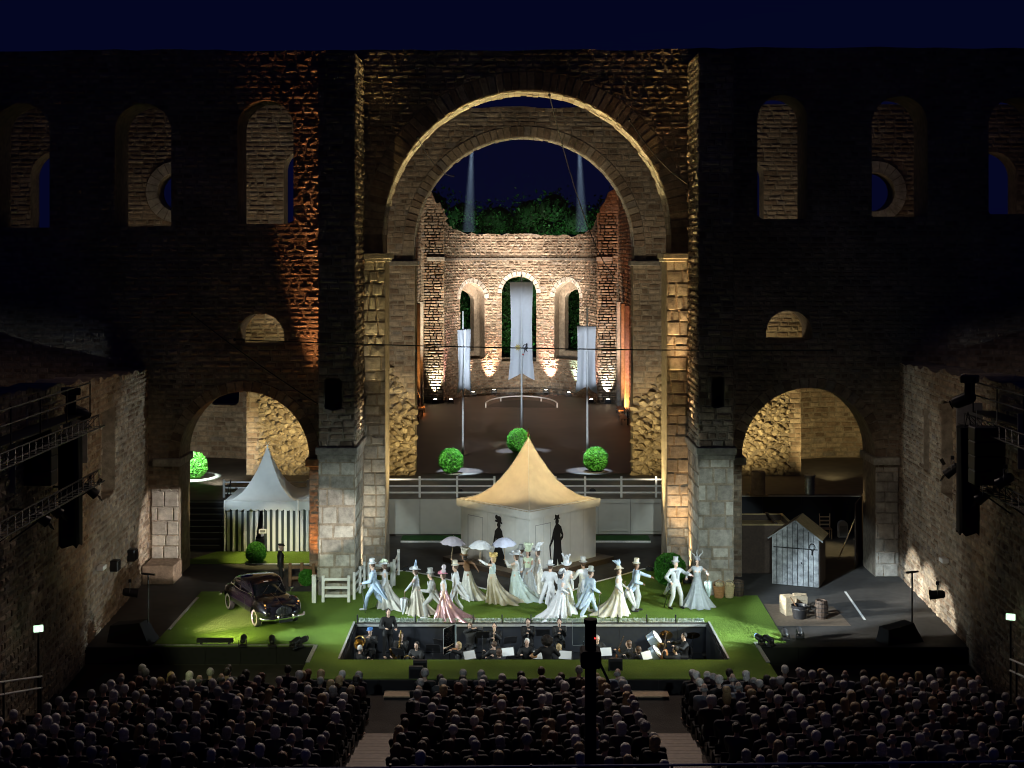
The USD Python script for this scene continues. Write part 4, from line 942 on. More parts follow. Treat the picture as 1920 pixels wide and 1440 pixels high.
def crate(px, py, w, d, h, rot, label):
    t = thing('wooden_crate', label, 'crate', G(px, py, .008), rot)
    for k in range(4):
        z0, z1 = h * k / 4 + .005, h * (k + 1) / 4 - .005
        for s in (-1, 1):
            part(t, 'board', box(-w / 2, w / 2, s * d / 2 - .01, s * d / 2 + .01, z0, z1), 'crate_wood'); part(t, 'board', box(s * w / 2 - .01, s * w / 2 + .01, -d / 2 + .012, d / 2 - .012, z0, z1), 'crate_wood')
    for k in range(4): part(t, 'lid_board', box(-w / 2 + w * k / 4 + .004, -w / 2 + w * (k + 1) / 4 - .004, -d / 2, d / 2, h + .001, h + .018), 'crate_wood')
    for x in (-1, 1):
        for y in (-1, 1): part(t, 'corner_post', box(x * w / 2 - .03, x * w / 2 + .03, y * (d / 2 + .022) - .008, y * (d / 2 + .022) + .008, 0, h), 'crate_wood')
crate(1478, 1151, .38, .5, .66, 12, 'upright pale wooden crate behind the bucket with a stick')
crate(1500, 1143, .46, .45, .55, -8, 'square pale wooden crate standing at the back of the yard props')
bu = thing('tar_bucket', 'dark bucket with a stick in it in front of the crates', 'bucket', G(1499, 1159, .008))
part(bu, 'body', lathe([(0, 0), (.22, 0), (.30, .46), (.31, .48), (.28, .48), (.21, .05), (0, .05)], 22), 'black_metal', smooth=30); part(bu, 'contents', lathe([(0, .38), (.268, .385)], 22), 'pit_black')
part(bu, 'stick', rod((.08, 0, .1), (-.34, -.05, .78), .02), 'brown_wood'); part(bu, 'hoop', tube([(.287 * math.cos(a), .287 * math.sin(a), .36) for a in np.linspace(0, 2 * PI, 23)], .012, 5), 'steel')
def barrel(loc, r, h, label, mat='dark_wood'):
    t = thing('barrel', label, 'barrel', loc)
    for k in range(14):
        a0, a1 = 2 * PI * k / 14 + .012, 2 * PI * (k + 1) / 14 - .012; q = []
        for z in (0, h * .33, h * .66, h):
            rr = r * (1 - .16 * (2 * z / h - 1) ** 2)
            for a in (a0, a1):
                for e in (rr, rr - .03): q.append((e * math.cos(a), e * math.sin(a), z))
        part(t, 'stave', m3.Manifold.hull_points(np.array(q)), mat)
    for z in (h * .15, h * .4, h * .62, h * .86):
        rr = r * (1 - .16 * (2 * z / h - 1) ** 2) + .004; part(t, 'hoop', tube([(rr * math.cos(a), rr * math.sin(a), z) for a in np.linspace(0, 2 * PI, 25)], .012, 5), 'black_metal')
    part(t, 'head', lathe([(0, h - .06), (r * .80, h - .06)], 20), mat)
barrel(G(1540, 1159, .008), .25, .66, 'dark wooden barrel standing apart right of the bucket')
barrel(G(1384, 1118), .24, .62, 'dark barrel beside the wicker baskets at the right pier')
def basket(loc, label, mat, r=.22):
    t = thing('wicker_basket', label, 'basket', loc)
    part(t, 'weave', lathe([(0, 0), (r * .75, 0)] + [(r * (.78 + .25 * i / 9) + .012 * (i % 2), .03 + i * .045) for i in range(10)] + [(r * 1.06, .46), (r * .98, .46), (r * .75, .06)], 22), mat)
    rr = np.random.default_rng(3)
    for k in range(7): part(t, 'stuffing', ball((rr.uniform(-.1, .1), rr.uniform(-.1, .1), .44 + rr.uniform(0, .1)), (.07, .07, .09)), 'straw')
    part(t, 'handle', tube([(-r, 0, .44), (-r * .8, 0, .6), (0, 0, .68), (r * .8, 0, .6), (r, 0, .44)], .014, 6), mat)
basket(G(1348, 1120, Z), 'orange brown wicker basket at the foot of the right pier', 'wicker'); basket(G(1367, 1120, Z), 'pale wicker basket between the brown basket and the barrel', 'straw', .2)

# ---- banners on poles
def flag(base, ztop, zb, w, rot, pole_top, label, emblem=False):
    t = thing('flagpole', label, 'flag', base, rot)
    zt, zb = ztop - 1.752, zb - 1.752
    part(t, 'pole', tube([(0, 0, 0), (0, 0, 2), (0, 0, pole_top - 1.752)], [.075, .06, .05], 10), 'pole_paint', smooth=40); part(t, 'foot', box(-.22, .22, -.22, .22, 0, .05, .01), 'steel')
    nu, nv = 34, 44; V = []
    for j in range(nv):
        q = j / (nv - 1)
        for i in range(nu):
            s = i / (nu - 1) * 2 - 1
            end = zb + .42 * (1 - abs(s)) ** 1.0
            z = zt + (end - zt) * q
            wd = w / 2 * (1 - .10 * math.sin(PI * min(1, q * 1.1)) + (.12 * max(0, q - .8) / .2))
            V.append((s * wd, -.10 - (.05 + .12 * q) * math.exp(-(s * 6) ** 2) * -1 - .05 * q * math.cos(s * 7 + 2 * q) - .02 * math.sin(3 * s + 6 * q), z))
    F = []
    for j in range(nv - 1):
        for i in range(nu - 1):
            p = j * nu + i; F += [[p, p + nu, p + nu + 1], [p, p + nu + 1, p + 1]]
    b = part(t, 'banner', (np.array(V), np.array(F)), 'banner_cloth', smooth=True)
    part(t, 'crossbar', rod((-w / 2, -.1, zt), (w / 2, -.1, zt), .025), 'steel')
    if emblem:
        zc = 7.55 - 1.752
        star = sg.Polygon([((.22 if k % 2 == 0 else .10) * math.cos(k * PI / 9), .24 * (1 if k % 2 == 0 else .5) * math.sin(k * PI / 9)) for k in range(18)])
        part(b, 'gold_emblem', prism(star, .006, (-.22, -.24, zc), (1, 0, 0), (0, 0, 1), (0, 1, 0)), 'gold_print')
        curl = unary_union([sg.LineString([(.12 * math.cos(a), .16 * math.sin(a)) for a in np.linspace(-1.2, 3.6, 16)]).buffer(.022), sg.LineString([(-.05, -.3), (.0, 0), (.12, .12)]).buffer(.02), sg.LineString([(.0, -.1), (.14, -.25)]).buffer(.02), sg.Point(.1, .2).buffer(.05)])
        part(b, 'dark_emblem', prism(curl, .006, (.22, -.25, zc), (1, 0, 0), (0, 0, 1), (0, 1, 0)), 'silhouette_black')
        part(b, 'red_emblem', prism(sg.Point(0, 0).buffer(.055), .006, (.1, -.26, zc - .42), (1, 0, 0), (0, 0, 1), (0, 1, 0)), 'red_print')
flag(G(868, 853, 1.752), 8.92, 5.2, 1.2, 52, 9.95, 'narrow white swallowtail banner on a pole left of the tallest banner')
flag(G(978, 830, 1.752), 11.5, 5.55, 1.42, -4, 11.95, 'tallest white swallowtail banner with a small gold and black emblem', True)
flag(G(1101, 848, 1.752), 9.05, 5.15, 1.25, -30, 10.1, 'white swallowtail banner on a pole right of the tallest banner')

# ---- apse floor lights, crypt handrail, benches
LB = ['leftmost floor light at the left shoulder of the apse', 'floor light in the left corner of the apse', 'floor light under the left apse window', 'floor light between the left and middle apse windows',
      'floor light between the middle and right apse windows', 'floor light under the right apse window', 'floor light in the right corner of the apse', 'rightmost floor light at the right shoulder of the apse']
for (px, py, zz, c, pw, tl), lb in zip(UPL, LB):
    t = thing('floor_light', 'small bright ' + lb, 'floodlight', apse_point(px))
    part(t, 'housing', box(-.2, .2, -.14, .14, .08, .34, .02), 'black_metal'); part(t, 'bracket', cat_(box(-.24, -.21, -.04, .04, 0, .25), box(.21, .24, -.04, .04, 0, .25), box(-.24, .24, -.1, .1, 0, .02)), 'black_metal'); part(t, 'lens', ball((0, -.02, .35), (.13, .10, .035)), 'lamp_glow')
hr = thing('stair_handrail', 'curved steel handrail round the stair opening before the apse', 'handrail', (.9, 102.8, 1.752))
arc = [(-2.65 * math.cos(a), .2 + 5.2 * math.sin(a), .30) for a in np.linspace(0, PI, 24)]
part(hr, 'rail', tube([(-2.65, 0, 0)] + arc + [(2.65, 0, 0)], .05, 8), 'pole_paint')
for a in (PI * .3, PI * .7): part(hr, 'post', rod((-2.65 * math.cos(a), .2 + 5.2 * math.sin(a), 0), (-2.65 * math.cos(a), .2 + 5.2 * math.sin(a), .30), .04), 'pole_paint')
part(hr, 'stair_opening', prism(sg.Polygon([(-2.5 * math.cos(a), .2 + 5.0 * math.sin(a)) for a in np.linspace(0, PI, 20)]), .012, (0, 0, .002), (1, 0, 0), (0, 1, 0), (0, 0, 1)), 'pit_black')
def bench(x, y, rot, label):
    t = thing('slatted_bench', label, 'bench', (x, y, 1.752), rot)
    for k in range(4): part(t, 'seat_slat', box(-1.4, 1.4, -.24 + k * .12, -.14 + k * .12, .43, .46), 'brown_wood')
    for k in range(3): part(t, 'back_slat', box(-1.4, 1.4, .25 + .02 * k, .28 + .02 * k, .55 + k * .14, .65 + k * .14), 'brown_wood')
    for xx in (-1.2, 1.2): part(t, 'leg', cat_(box(xx - .04, xx + .04, -.22, .24, .38, .428), box(xx - .04, xx + .04, -.22, -.16, 0, .38), box(xx - .04, xx + .04, .16, .25, 0, .9)), 'black_metal')
bench(-6.3, 98.6, 90, 'slatted wooden bench at the foot of the left choir wall, farther one'); bench(-6.3, 94.6, 90, 'slatted wooden bench at the foot of the left choir wall, nearer one')
bench(7.9, 98.4, -90, 'slatted wooden bench at the foot of the right choir wall, farther one'); bench(7.7, 93.8, -90, 'slatted wooden bench at the foot of the right choir wall, nearer one')

# ---- trees beyond the apse
def tree(x, y, h, R, label, seed, base=-1.6, n=16000):
    r = np.random.default_rng(seed); t = thing('leafy_tree', label, 'tree', (x, y, base), group=None)
    tr = tube([(0, 0, 0), (.1, .1, h * .3), (-.1, 0, h * .55), (.15, .1, h * .8)], [.32, .26, .18, .07], 8); part(t, 'trunk', tr, 'bark', smooth=40)
    for k in range(4):
        a = r.uniform(0, 2 * PI); part(t, 'limb', tube([(0, 0, h * (.3 + .1 * k)), (R * .5 * math.cos(a), R * .5 * math.sin(a), h * (.5 + .1 * k)), (R * .8 * math.cos(a), R * .8 * math.sin(a), h * (.58 + .1 * k))], [.12, .08, .03], 6), 'bark')
    cl = r.normal(size=(26, 3)); cl /= np.linalg.norm(cl, axis=1, keepdims=True); cl *= (r.random((26, 1)) ** .4) * np.array([R, R, h * .40]) ; cl[:, 2] += h * .58
    pts = cl[r.integers(0, 26, n)] + r.normal(0, .16, (n, 3)) * np.array([R, R, R * .8]) * 1.6
    part(t, 'crown', leaves(pts, .17, r), 'tree_leaf')
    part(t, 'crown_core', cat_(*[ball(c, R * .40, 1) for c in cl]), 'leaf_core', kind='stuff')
for i, (x, y, h, R, d) in enumerate([(-9.0, 125, 21.5, 3.8, 'pale bushy'), (-4.2, 123, 20.0, 3.4, 'broad dark'), (.3, 125, 21.0, 3.6, 'tall dense'), (4.6, 122, 19.8, 3.2, 'rounded'), (8.8, 124, 21.4, 3.7, 'loose dark'), (13.5, 128, 21.5, 4.0, 'wide dark')]):
    tree(x, y, h, R, d + ' tree beyond the apse wall, ' + ['far left in the arch', 'above the left apse window', 'straight above the middle window', 'above the right apse window', 'at the right end of the apse wall', 'far right in the arch'][i], 60 + i)
for x, h, lab, sd in ((.2, 14.5, 'leafy shrub filling the middle apse window', 91), (-5.0, 14.0, 'leafy shrub outside the left apse window', 92), (6.6, 14.0, 'leafy shrub outside the right apse window', 93)):
    r = np.random.default_rng(sd); t = thing('tall_shrub', lab, 'shrub', (x, 118.5, -1.6)); part(t, 'stem', tube([(0, 0, 0), (.1, 0, h * .8)], [.15, .04]), 'bark')
    pts = r.normal(size=(5000, 3)) * (.9, .7, h * .22) + (0, 0, h * .68); part(t, 'crown', leaves(pts, .13, r), 'tree_leaf')
# ================================================================== car
plain('car_paint', (.006, .005, .007), .15, var=.1, spec=.6, coat_weight=1.0, coat_roughness=.05)
plain('car_glass', (.006, .007, .008), .03, var=0, spec=.9)
plain('chrome', (.75, .75, .76), .12, 1.0, var=.05)
plain('tyre_rubber', (.02, .02, .02), .8)
plain('whitewall', (.45, .40, .42), .6)
car = thing('classic_car', 'dark rounded classic saloon car parked on the left of the lawn', 'car', (-9.1, 50.85, .03), -58.8)
def loft(st, n=26, e=3.2):
    V, F = [], []
    for x, w, zb, zt in st:
        for k in range(n):
            a = 2 * PI * k / n; c, s = math.cos(a), math.sin(a)
            V.append((x, w * math.copysign(abs(c) ** (2 / e), c), (zb + zt) / 2 + (zt - zb) / 2 * math.copysign(abs(s) ** (2 / e), s)))
    m = len(st)
    for i in range(m - 1):
        for k in range(n):
            q = (k + 1) % n; F += [[i * n + k, (i + 1) * n + k, (i + 1) * n + q], [i * n + k, (i + 1) * n + q, i * n + q]]
    V += [(st[0][0] - .03, 0, (st[0][2] + st[0][3]) / 2), (st[-1][0] + .03, 0, (st[-1][2] + st[-1][3]) / 2)]
    for k in range(n):
        q = (k + 1) % n; F += [[len(V) - 2, k, q], [len(V) - 1, (m - 1) * n + q, (m - 1) * n + k]]
    return trimesh.Trimesh(np.array(V), np.array(F), process=False)
def mani(tm):
    tm = tm.copy(); tm.merge_vertices()
    if tm.volume < 0: tm.invert()
    return m3.Manifold(m3.Mesh(np.asarray(tm.vertices, np.float32), np.asarray(tm.faces, np.uint32)))
bx_ = np.array([-2.3, -2.2, -2.0, -1.7, -1.3, -.8, -.2, .4, .9, 1.3, 1.7, 1.95, 2.12, 2.22])
body = loft(list(zip(bx_, np.interp(bx_, [-2.3, -2.15, -1.9, -1.5, 0, 1.2, 1.8, 2.1, 2.22], [.42, .60, .74, .82, .85, .83, .76, .62, .45]), np.interp(bx_, [-2.3, -1.9, 1.9, 2.22], [.42, .26, .26, .36]), np.interp(bx_, [-2.3, -2.1, -1.5, -.8, .9, 1.6, 2.0, 2.22], [.62, .78, .95, 1.0, .99, .93, .84, .62]))))
bm = mani(body)
for x in (-1.37, 1.36):
    for s in (-1, 1): bm = bm + m3.Manifold.hull_points(np.vstack([ICO[2][0] * (.55 if x > 0 else .5, .19, .34) + (x + (.12 if x > 0 else -.05), s * .66, .62), ICO[2][0] * (.2, .12, .16) + (x + (.62 if x > 0 else -.55), s * .60, .60)]))
for x in (-1.37, 1.36):
    for s in (-1, 1):
        cyl = m3.Manifold.cylinder(.4, .365, .365, 32).rotate([90, 0, 0]).translate([x, s * .72 + .2, .33]); bm = bm - cyl
part(car, 'body', bm, 'car_paint', smooth=32)
cx_ = np.array([-1.62, -1.45, -1.2, -.85, -.4, 0, .3, .5, .72, .92])
cz = np.interp(cx_, [-1.62, -1.2, -.8, -.2, .2, .45, .92], [.98, 1.24, 1.40, 1.47, 1.44, 1.33, .98])
cw = np.interp(cx_, [-1.62, -1.1, -.3, .4, .92], [.52, .66, .70, .68, .60])
part(car, 'glasshouse', loft(list(zip(cx_, cw, np.full(10, .90), cz)), 26, 2.5), 'car_glass', smooth=35)
rt = loft(list(zip(cx_[2:8], cw[2:8] * .985 + .012, cz[2:8] - .20, cz[2:8] + .018)), 26, 2.4)
rv = m3.Manifold.cube([4, 3, 1]).translate([-2, -1.5, 1.27]); part(car, 'roof', mani(rt) ^ rv, 'car_paint', smooth=35)
for s in (-1, 1):
    for a, b in (((.86, .60, .98), (.36, .56, 1.38)), ((-.28, .71, .97), (-.28, .63, 1.36)), ((-1.0, .68, .98), (-.95, .58, 1.3)), ((-1.5, .56, .98), (-1.12, .5, 1.28))):
        part(car, 'pillar', rod((a[0], s * a[1], a[2]), (b[0], s * b[1], b[2]), .035, 8), 'car_paint')
    part(car, 'window_trim', tube([(.84, s * .635, .985), (-.3, s * .735, .985), (-1.5, s * .60, .985)], .014, 6), 'chrome')
    for x in (-1.37, 1.36):
        w_ = part(car, 'wheel', xf(lathe([(.19, -.08), (.30, -.085), (.325, -.05), (.325, .05), (.30, .085), (.19, .08)], 30), (x, s * .70, .325), rx=PI / 2), 'tyre_rubber', smooth=30)
        part(w_, 'rim', xf(lathe([(.0, .06), (.08, .075), (.12, .055), (.19, .06), (.205, .08)], 26), (x, s * .70, .325), rx=(-PI / 2 if s > 0 else PI / 2)), 'chrome', smooth=30)
        part(w_, 'whitewall', xf(lathe([(.205, .0865), (.28, .0885)], 30), (x, s * .70, .325), rx=(-PI / 2 if s > 0 else PI / 2)), 'whitewall')
    h_ = part(car, 'headlight', xf(lathe([(0, .06), (.07, .05), (.105, .015), (.12, -.02)], 22), (2.02, s * .56, .68), ry=PI / 2), 'chrome', smooth=40)
    part(h_, 'lens', ball((2.06, s * .56, .68), (.03, .09, .09), 2), 'car_glass')
    part(car, 'fog_light', ball((2.16, s * .42, .47), (.05, .075, .075), 2), 'chrome')
    part(car, 'indicator', ball((2.00, s * .63, .88), (.04, .03, .03), 1), 'amber_glow')
    part(car, 'wing_mirror', cat_(rod((.95, s * .72, .97), (.98, s * .80, 1.10), .012), ball((.98, s * .80, 1.13), (.03, .06, .05), 1)), 'chrome')
    part(car, 'door_seam', tube([(.52, s * .853, .36), (.55, s * .835, .95)], .006, 4), 'chrome'); part(car, 'door_handle', rod((-.15, s * .86, .86), (-.02, s * .86, .86), .012), 'chrome')
gr = part(car, 'grille', xf(ball((0, 0, 0), (.06, .30, .21), 2), (2.20, 0, .62)), 'pit_black')
for k in range(9): part(gr, 'grille_bar', rod((2.262 - .004 * (k - 4) ** 2, (k - 4) * .06, .46 + .006 * abs(k - 4)), (2.255 - .004 * (k - 4) ** 2, (k - 4) * .06, .80 - .006 * (k - 4) ** 2), .012), 'chrome')
for x, nm in ((2.36, 'front_bumper'), (-2.42, 'rear_bumper')):
    sgn = 1 if x > 0 else -1
    part(car, nm, tube([(x - .35 * sgn, -.83, .44), (x - .06 * sgn, -.70, .44), (x, -.3, .44), (x, .3, .44), (x - .06 * sgn, .70, .44), (x - .35 * sgn, .83, .44)], .05, 10), 'chrome', smooth=40)
for y in (-.28, .28): part(car, 'overrider', ball((2.38, y, .46), (.05, .04, .10), 1), 'chrome')
part(car, 'number_plate', box(2.40, 2.415, -.26, .26, .30, .40), 'pit_black')
part(car, 'bonnet_trim', tube([(2.12, 0, .80), (1.6, 0, .945), (.95, 0, 1.0)], .012, 5), 'chrome')
for y in (-.25, .22): part(car, 'wiper', rod((.86, y, 1.03), (.62, y + .30, 1.24), .009), 'chrome')
part(car, 'rear_view_mirror', box(.44, .46, -.09, .09, 1.30, 1.35), 'whitewall')

# ================================================================== lighting gantries on the nave walls
def lam(pos, yaw, pitch, label, kind='par', group=None, barn=True):
    """A theatre lamp hanging in its yoke; yaw turns it about z, pitch tips it down."""
    t = thing('stage_light', label, 'stage light', pos, yaw, group)
    if kind == 'par':
        pr = [(0, -.24), (.09, -.24), (.13, -.18), (.15, .18), (.165, .26), (.15, .26), (.13, .2), (0, .2)]
        part(t, 'can', xf(lathe(pr, 16), (0, 0, -.38), rx=-PI / 2 - math.radians(pitch)), 'black_metal', smooth=30)
        part(t, 'yoke', tube([(-.2, 0, -.38), (-.2, 0, -.05), (.2, 0, -.05), (.2, 0, -.38)], .018, 6), 'steel'); part(t, 'clamp', box(-.05, .05, -.05, .05, -.06, .06, .01), 'black_metal')
        if barn: part(t, 'barn_door', xf(box(-.17, .17, -.01, .01, 0, .2), (0, .25, -.24), rx=-.5), 'black_metal'); part(t, 'barn_door', xf(box(-.17, .17, -.01, .01, -.2, 0), (0, .25, -.56), rx=.5), 'black_metal')
    else:
        part(t, 'base', box(-.28, .28, -.24, .24, -.2, .02, .03), 'black_metal')
        part(t, 'arm', cat_(box(-.30, -.22, -.1, .1, -.72, -.18, .02), box(.22, .30, -.1, .1, -.72, -.18, .02)), 'black_metal')
        part(t, 'head', xf(cat_(m3.Manifold.hull_points(np.vstack([ICO[1][0] * .2, ICO[1][0] * .19 + (0, .42, 0)])), lathe([(.0, 0), (.001, 0)], 4)), (0, 0, -.65), rx=-math.radians(pitch)), 'black_metal', smooth=30)
        part(t, 'lens', xf(ball((0, .60, 0), (.14, .02, .14), 2), (0, 0, -.65), rx=-math.radians(pitch)), 'car_glass')
    return t
def gantry(x, s, y0, y1, side):
    """Truss, walkway and rail along a nave wall at x; s = +1 on the left wall (fixtures face +x)."""
    t = thing('lighting_gantry', f'black lighting truss and walkway high on the {side} nave wall', 'truss', (x, (y0 + y1) / 2, 6.3))
    for zc, nm in ((6.3, 'lower_truss'), (8.0, 'upper_truss')):
        for dx, dz in ((0, 0), (.35 * s, 0), (.175 * s, .33)): part(t, 'truss_tube', rod((x + dx, y0, zc + dz), (x + dx, y1, zc + dz), .025, 6), 'black_metal', world=True)
        n = int((y1 - y0) / .5); L = []
        for k in range(n):
            ya, yb = y0 + (y1 - y0) * k / n, y0 + (y1 - y0) * (k + 1) / n
            L += [rod((x, ya, zc), (x + .175 * s, yb, zc + .33), .012, 4), rod((x + .35 * s, ya, zc), (x + .175 * s, yb, zc + .33), .012, 4), rod((x, ya, zc), (x + .35 * s, yb, zc), .012, 4)]
        part(t, nm + '_lacing', cat_(*L), 'black_metal', world=True)
    part(t, 'walkway', box(min(x - .1 * s, x - .75 * s), max(x - .1 * s, x - .75 * s), y0, y1, 8.36, 8.42), 'black_metal', world=True)
    for z in (8.95, 9.35): part(t, 'guard_rail', rod((x, y0, z), (x, y1 - .3, z), .025, 6), 'black_metal', world=True)
    for k in range(5): part(t, 'rail_post', rod((x, y0 + (y1 - .3 - y0) * k / 4, 8.4), (x, y0 + (y1 - .3 - y0) * k / 4, 9.4), .022, 6), 'black_metal', world=True)
    for k in range(3): part(t, 'bracket', cat_(rod((x - .9 * s, y0 + 1 + (y1 - y0 - 2) * k / 2, 6.28), (x + .35 * s, y0 + 1 + (y1 - y0 - 2) * k / 2, 6.28), .03, 6), rod((x - .9 * s, y0 + 1 + (y1 - y0 - 2) * k / 2, 5.4), (x + .3 * s, y0 + 1 + (y1 - y0 - 2) * k / 2, 6.26), .025, 6)), 'black_metal', world=True)
gantry(-12.85, 1, 33.5, 42.8, 'left'); gantry(14.35, -1, 34.5, 43.2, 'right')
def drape(pos, h, w, label):
    t = thing('black_drape', label, 'speaker cover', pos); V = []; n = 40
    for z in np.linspace(0, -h, 12):
        for k in range(n):
            a = 2 * PI * k / n; q = 4; r_ = 1 + .03 * math.sin(9 * a + z)
            V.append((w / 2 * r_ * math.copysign(abs(math.cos(a)) ** (2 / q), math.cos(a)), w / 2 * r_ * math.copysign(abs(math.sin(a)) ** (2 / q), math.sin(a)), z - (.05 * math.sin(6 * a) if z <= -h + .01 else 0)))
    F = []
    for i in range(11):
        for k in range(n):
            q = (k + 1) % n; F += [[i * n + k, (i + 1) * n + k, (i + 1) * n + q], [i * n + k, (i + 1) * n + q, i * n + q]]
    part(t, 'cloth', (np.array(V), np.array(F)), 'black_cloth', smooth=True); part(t, 'top_frame', box(-w / 2 + .03, w / 2 - .03, -w / 2 + .03, w / 2 - .03, -.08, -.02, .01), 'black_metal')
    part(t, 'hanging_strap', cat_(rod((-.1, 0, -.05), (0, 0, .45), .015), rod((.1, 0, -.05), (0, 0, .45), .015)), 'black_metal')
pl, pr_ = P(132, 815, 41.5), P(1815, 800, 41.8)
drape(pl, 3.3, .62, 'long black cloth cover hanging from the left lighting gantry'); drape(pr_, 3.2, .60, 'long black cloth cover hanging from the right lighting gantry')
for px, py, Y, yaw, pit, kd, lb in ((133, 728, 42.2, -60, 25, 'mover', 'moving head stage light on top of the left gantry'), (168, 895, 42.4, -60, 40, 'par', 'stage lamp hung at the end of the left lower truss'), (100, 930, 40.5, -55, 40, 'par', 'stage lamp on the left lower truss left of the black cover'),
                                     (75, 945, 39.0, -55, 35, 'par', 'stage lamp farthest left on the left lower truss'), (1818, 705, 42.4, 60, 25, 'mover', 'moving head stage light on top of the right gantry'), (1786, 858, 42.9, 60, 40, 'par', 'stage lamp hung at the end of the right lower truss'),
                                     (1846, 905, 41.0, 55, 40, 'par', 'stage lamp on the right lower truss right of the black cover'), (1885, 875, 39.4, 55, 35, 'par', 'stage lamp farthest right on the right lower truss')):
    lam(P(px, py, Y), yaw, pit, lb, kd)
def screen(x0, x1, y0, y1, Y, label):
    a, b = P(x0, y0, Y), P(x1, y1, Y); t = thing('grey_panel_board', label, 'panel', (a[0], Y, b[2]))
    part(t, 'board', box(0, b[0] - a[0], -.02, .02, 0, a[2] - b[2], .008), 'grey_screen'); part(t, 'frame', cat_(box(0, b[0] - a[0], .022, .06, .1, .16), box(0, b[0] - a[0], .022, .06, a[2] - b[2] - .2, a[2] - b[2] - .14)), 'black_metal')
screen(-12, 29, 822, 925, 38.6, 'plain grey board hanging at the left picture edge'); screen(118, 164, 785, 868, 43.3, 'plain grey board behind the left black cover'); screen(1793, 1842, 755, 850, 43.6, 'plain grey board behind the right black cover'); screen(1908, 1935, 775, 880, 38.8, 'plain grey board hanging at the right picture edge')
for x0, Y, wd, lb in ((70, 40.2, 1.0, 'dark loudspeaker stack under the left gantry'), (1850, 40.6, .9, 'dark loudspeaker stack under the right gantry')):
    a = P(x0, 800, Y); t = thing('loudspeaker', lb, 'loudspeaker', a)
    for k in range(4): part(t, 'cabinet', box(-wd / 2, wd / 2, -.3, .3, -.42 * (k + 1) + .01, -.42 * k, .02), 'black_metal')
    part(t, 'rigging', cat_(rod((-.3, 0, 0), (-.3, 0, .5), .015), rod((.3, 0, 0), (.3, 0, .5), .015)), 'steel')

# small fixtures on the nave walls
def on_left(px, py): 
    # left wall line from (-13.3, 26) to (-14.85, 57)
    Y = 40.0
    for _ in range(30): X = -13.3 - (Y - 26) * .05; Y = FPX * X / (px - CX)
    return np.array([X, Y, EYE - (py - CY) * Y / FPX])
def on_right(px, py):
    Y = 45.0
    for _ in range(60): X = 16.05 - (57 - Y) * .0516; Y = FPX * X / (px - CX)
    return np.array([X, Y, EYE - (py - CY) * Y / FPX])
for k, (px, py, sz) in enumerate(((284, 1007, .42), (240, 1040, .46), (207, 1060, .40))):
    q = on_left(px, py); t = thing('wall_box', ('black box fixed to the left nave wall, highest and nearest the arch', 'black box fixed to the left nave wall, middle of three', 'black box fixed to the left nave wall, lowest of three')[k], 'loudspeaker', q)
    part(t, 'cabinet', box(.02, .32, -sz / 2, sz / 2, -sz / 2, sz / 2, .03), 'black_metal'); part(t, 'grille', box(.322, .335, -sz * .4, sz * .4, -sz * .4, sz * .4), 'black_cloth'); part(t, 'bracket', box(-.04, .02, -.1, .1, -.05, .05), 'steel')
for q, s, lb in ((on_left(181, 1064), 1, 'small white wall lamp low on the left nave wall'), (on_right(1779, 1050), -1, 'small white wall lamp on the right nave wall')):
    t = thing('wall_lamp', lb, 'lamp', q); part(t, 'housing', box(min(.05 * s, .3 * s), max(.05 * s, .3 * s), -.2, .2, -.08, .08, .02), 'white_paint'); part(t, 'bracket', box(min(-.05 * s, .05 * s), max(-.05 * s, .05 * s), -.03, .03, -.1, .03), 'black_metal')
def exit_sign(base, top, yaw, label):
    t = thing('exit_sign', label, 'sign', base, yaw); h = top - base[2]
    part(t, 'post', rod((0, 0, 0), (0, 0, h - .1), .03), 'black_metal')
    part(t, 'lightbox', box(-.13, .13, -.05, .05, h - .07, h + .11, .012), 'sign_glow')
    man = unary_union([sg.Point(-.03, .075).buffer(.022), sg.LineString([(-.04, .05), (-.06, -.01), (-.02, -.04), (-.03, -.09)]).buffer(.014), sg.LineString([(-.06, -.01), (-.10, -.05), (-.14, -.05)]).buffer(.012), sg.LineString([(-.04, .045), (0, .01), (.03, .03)]).buffer(.010), sg.LineString([(-.04, .045), (-.10, .03), (-.11, 0)]).buffer(.010), sg.box(.07, -.09, .15, .09)])
    part(t, 'running_man_pictogram', prism(man, .006, (0, -.052, h + .02), (.75, 0, 0), (0, 0, .75), (0, -1, 0)), 'sign_white')
a = P(72, 1265, 39); exit_sign((a[0], 39, -.3), 2.75, 25, 'green lit exit sign on a thin black post at the left edge'); a = P(1895, 1235, 41); exit_sign((a[0], 41, -.3), 2.55, -25, 'green lit exit sign on a thin black post at the right edge')
for s, xs_, lb in ((1, (-13.0, -11.9), 'white double handrail at the lower left picture edge'), (-1, (14.0, 14.9), 'white double handrail at the lower right picture edge')):
    a0, a1 = (P(-20, 1282, 34.5), P(78, 1268, 38.8)) if s > 0 else (P(1894, 1236, 39.2), P(1945, 1258, 36.5))
    t = thing('handrail', lb, 'handrail', (a0[0], a0[1], -.5))
    for dz in (0, -.32): part(t, 'rail', rod(a0 + (0, 0, dz), a1 + (0, 0, dz), .028, 6), 'white_paint', world=True)
    for k in (.25, .98): q = a0 + (a1 - a0) * k; part(t, 'post', rod((q[0], q[1], -.9), q, .03, 6), 'black_metal', world=True)

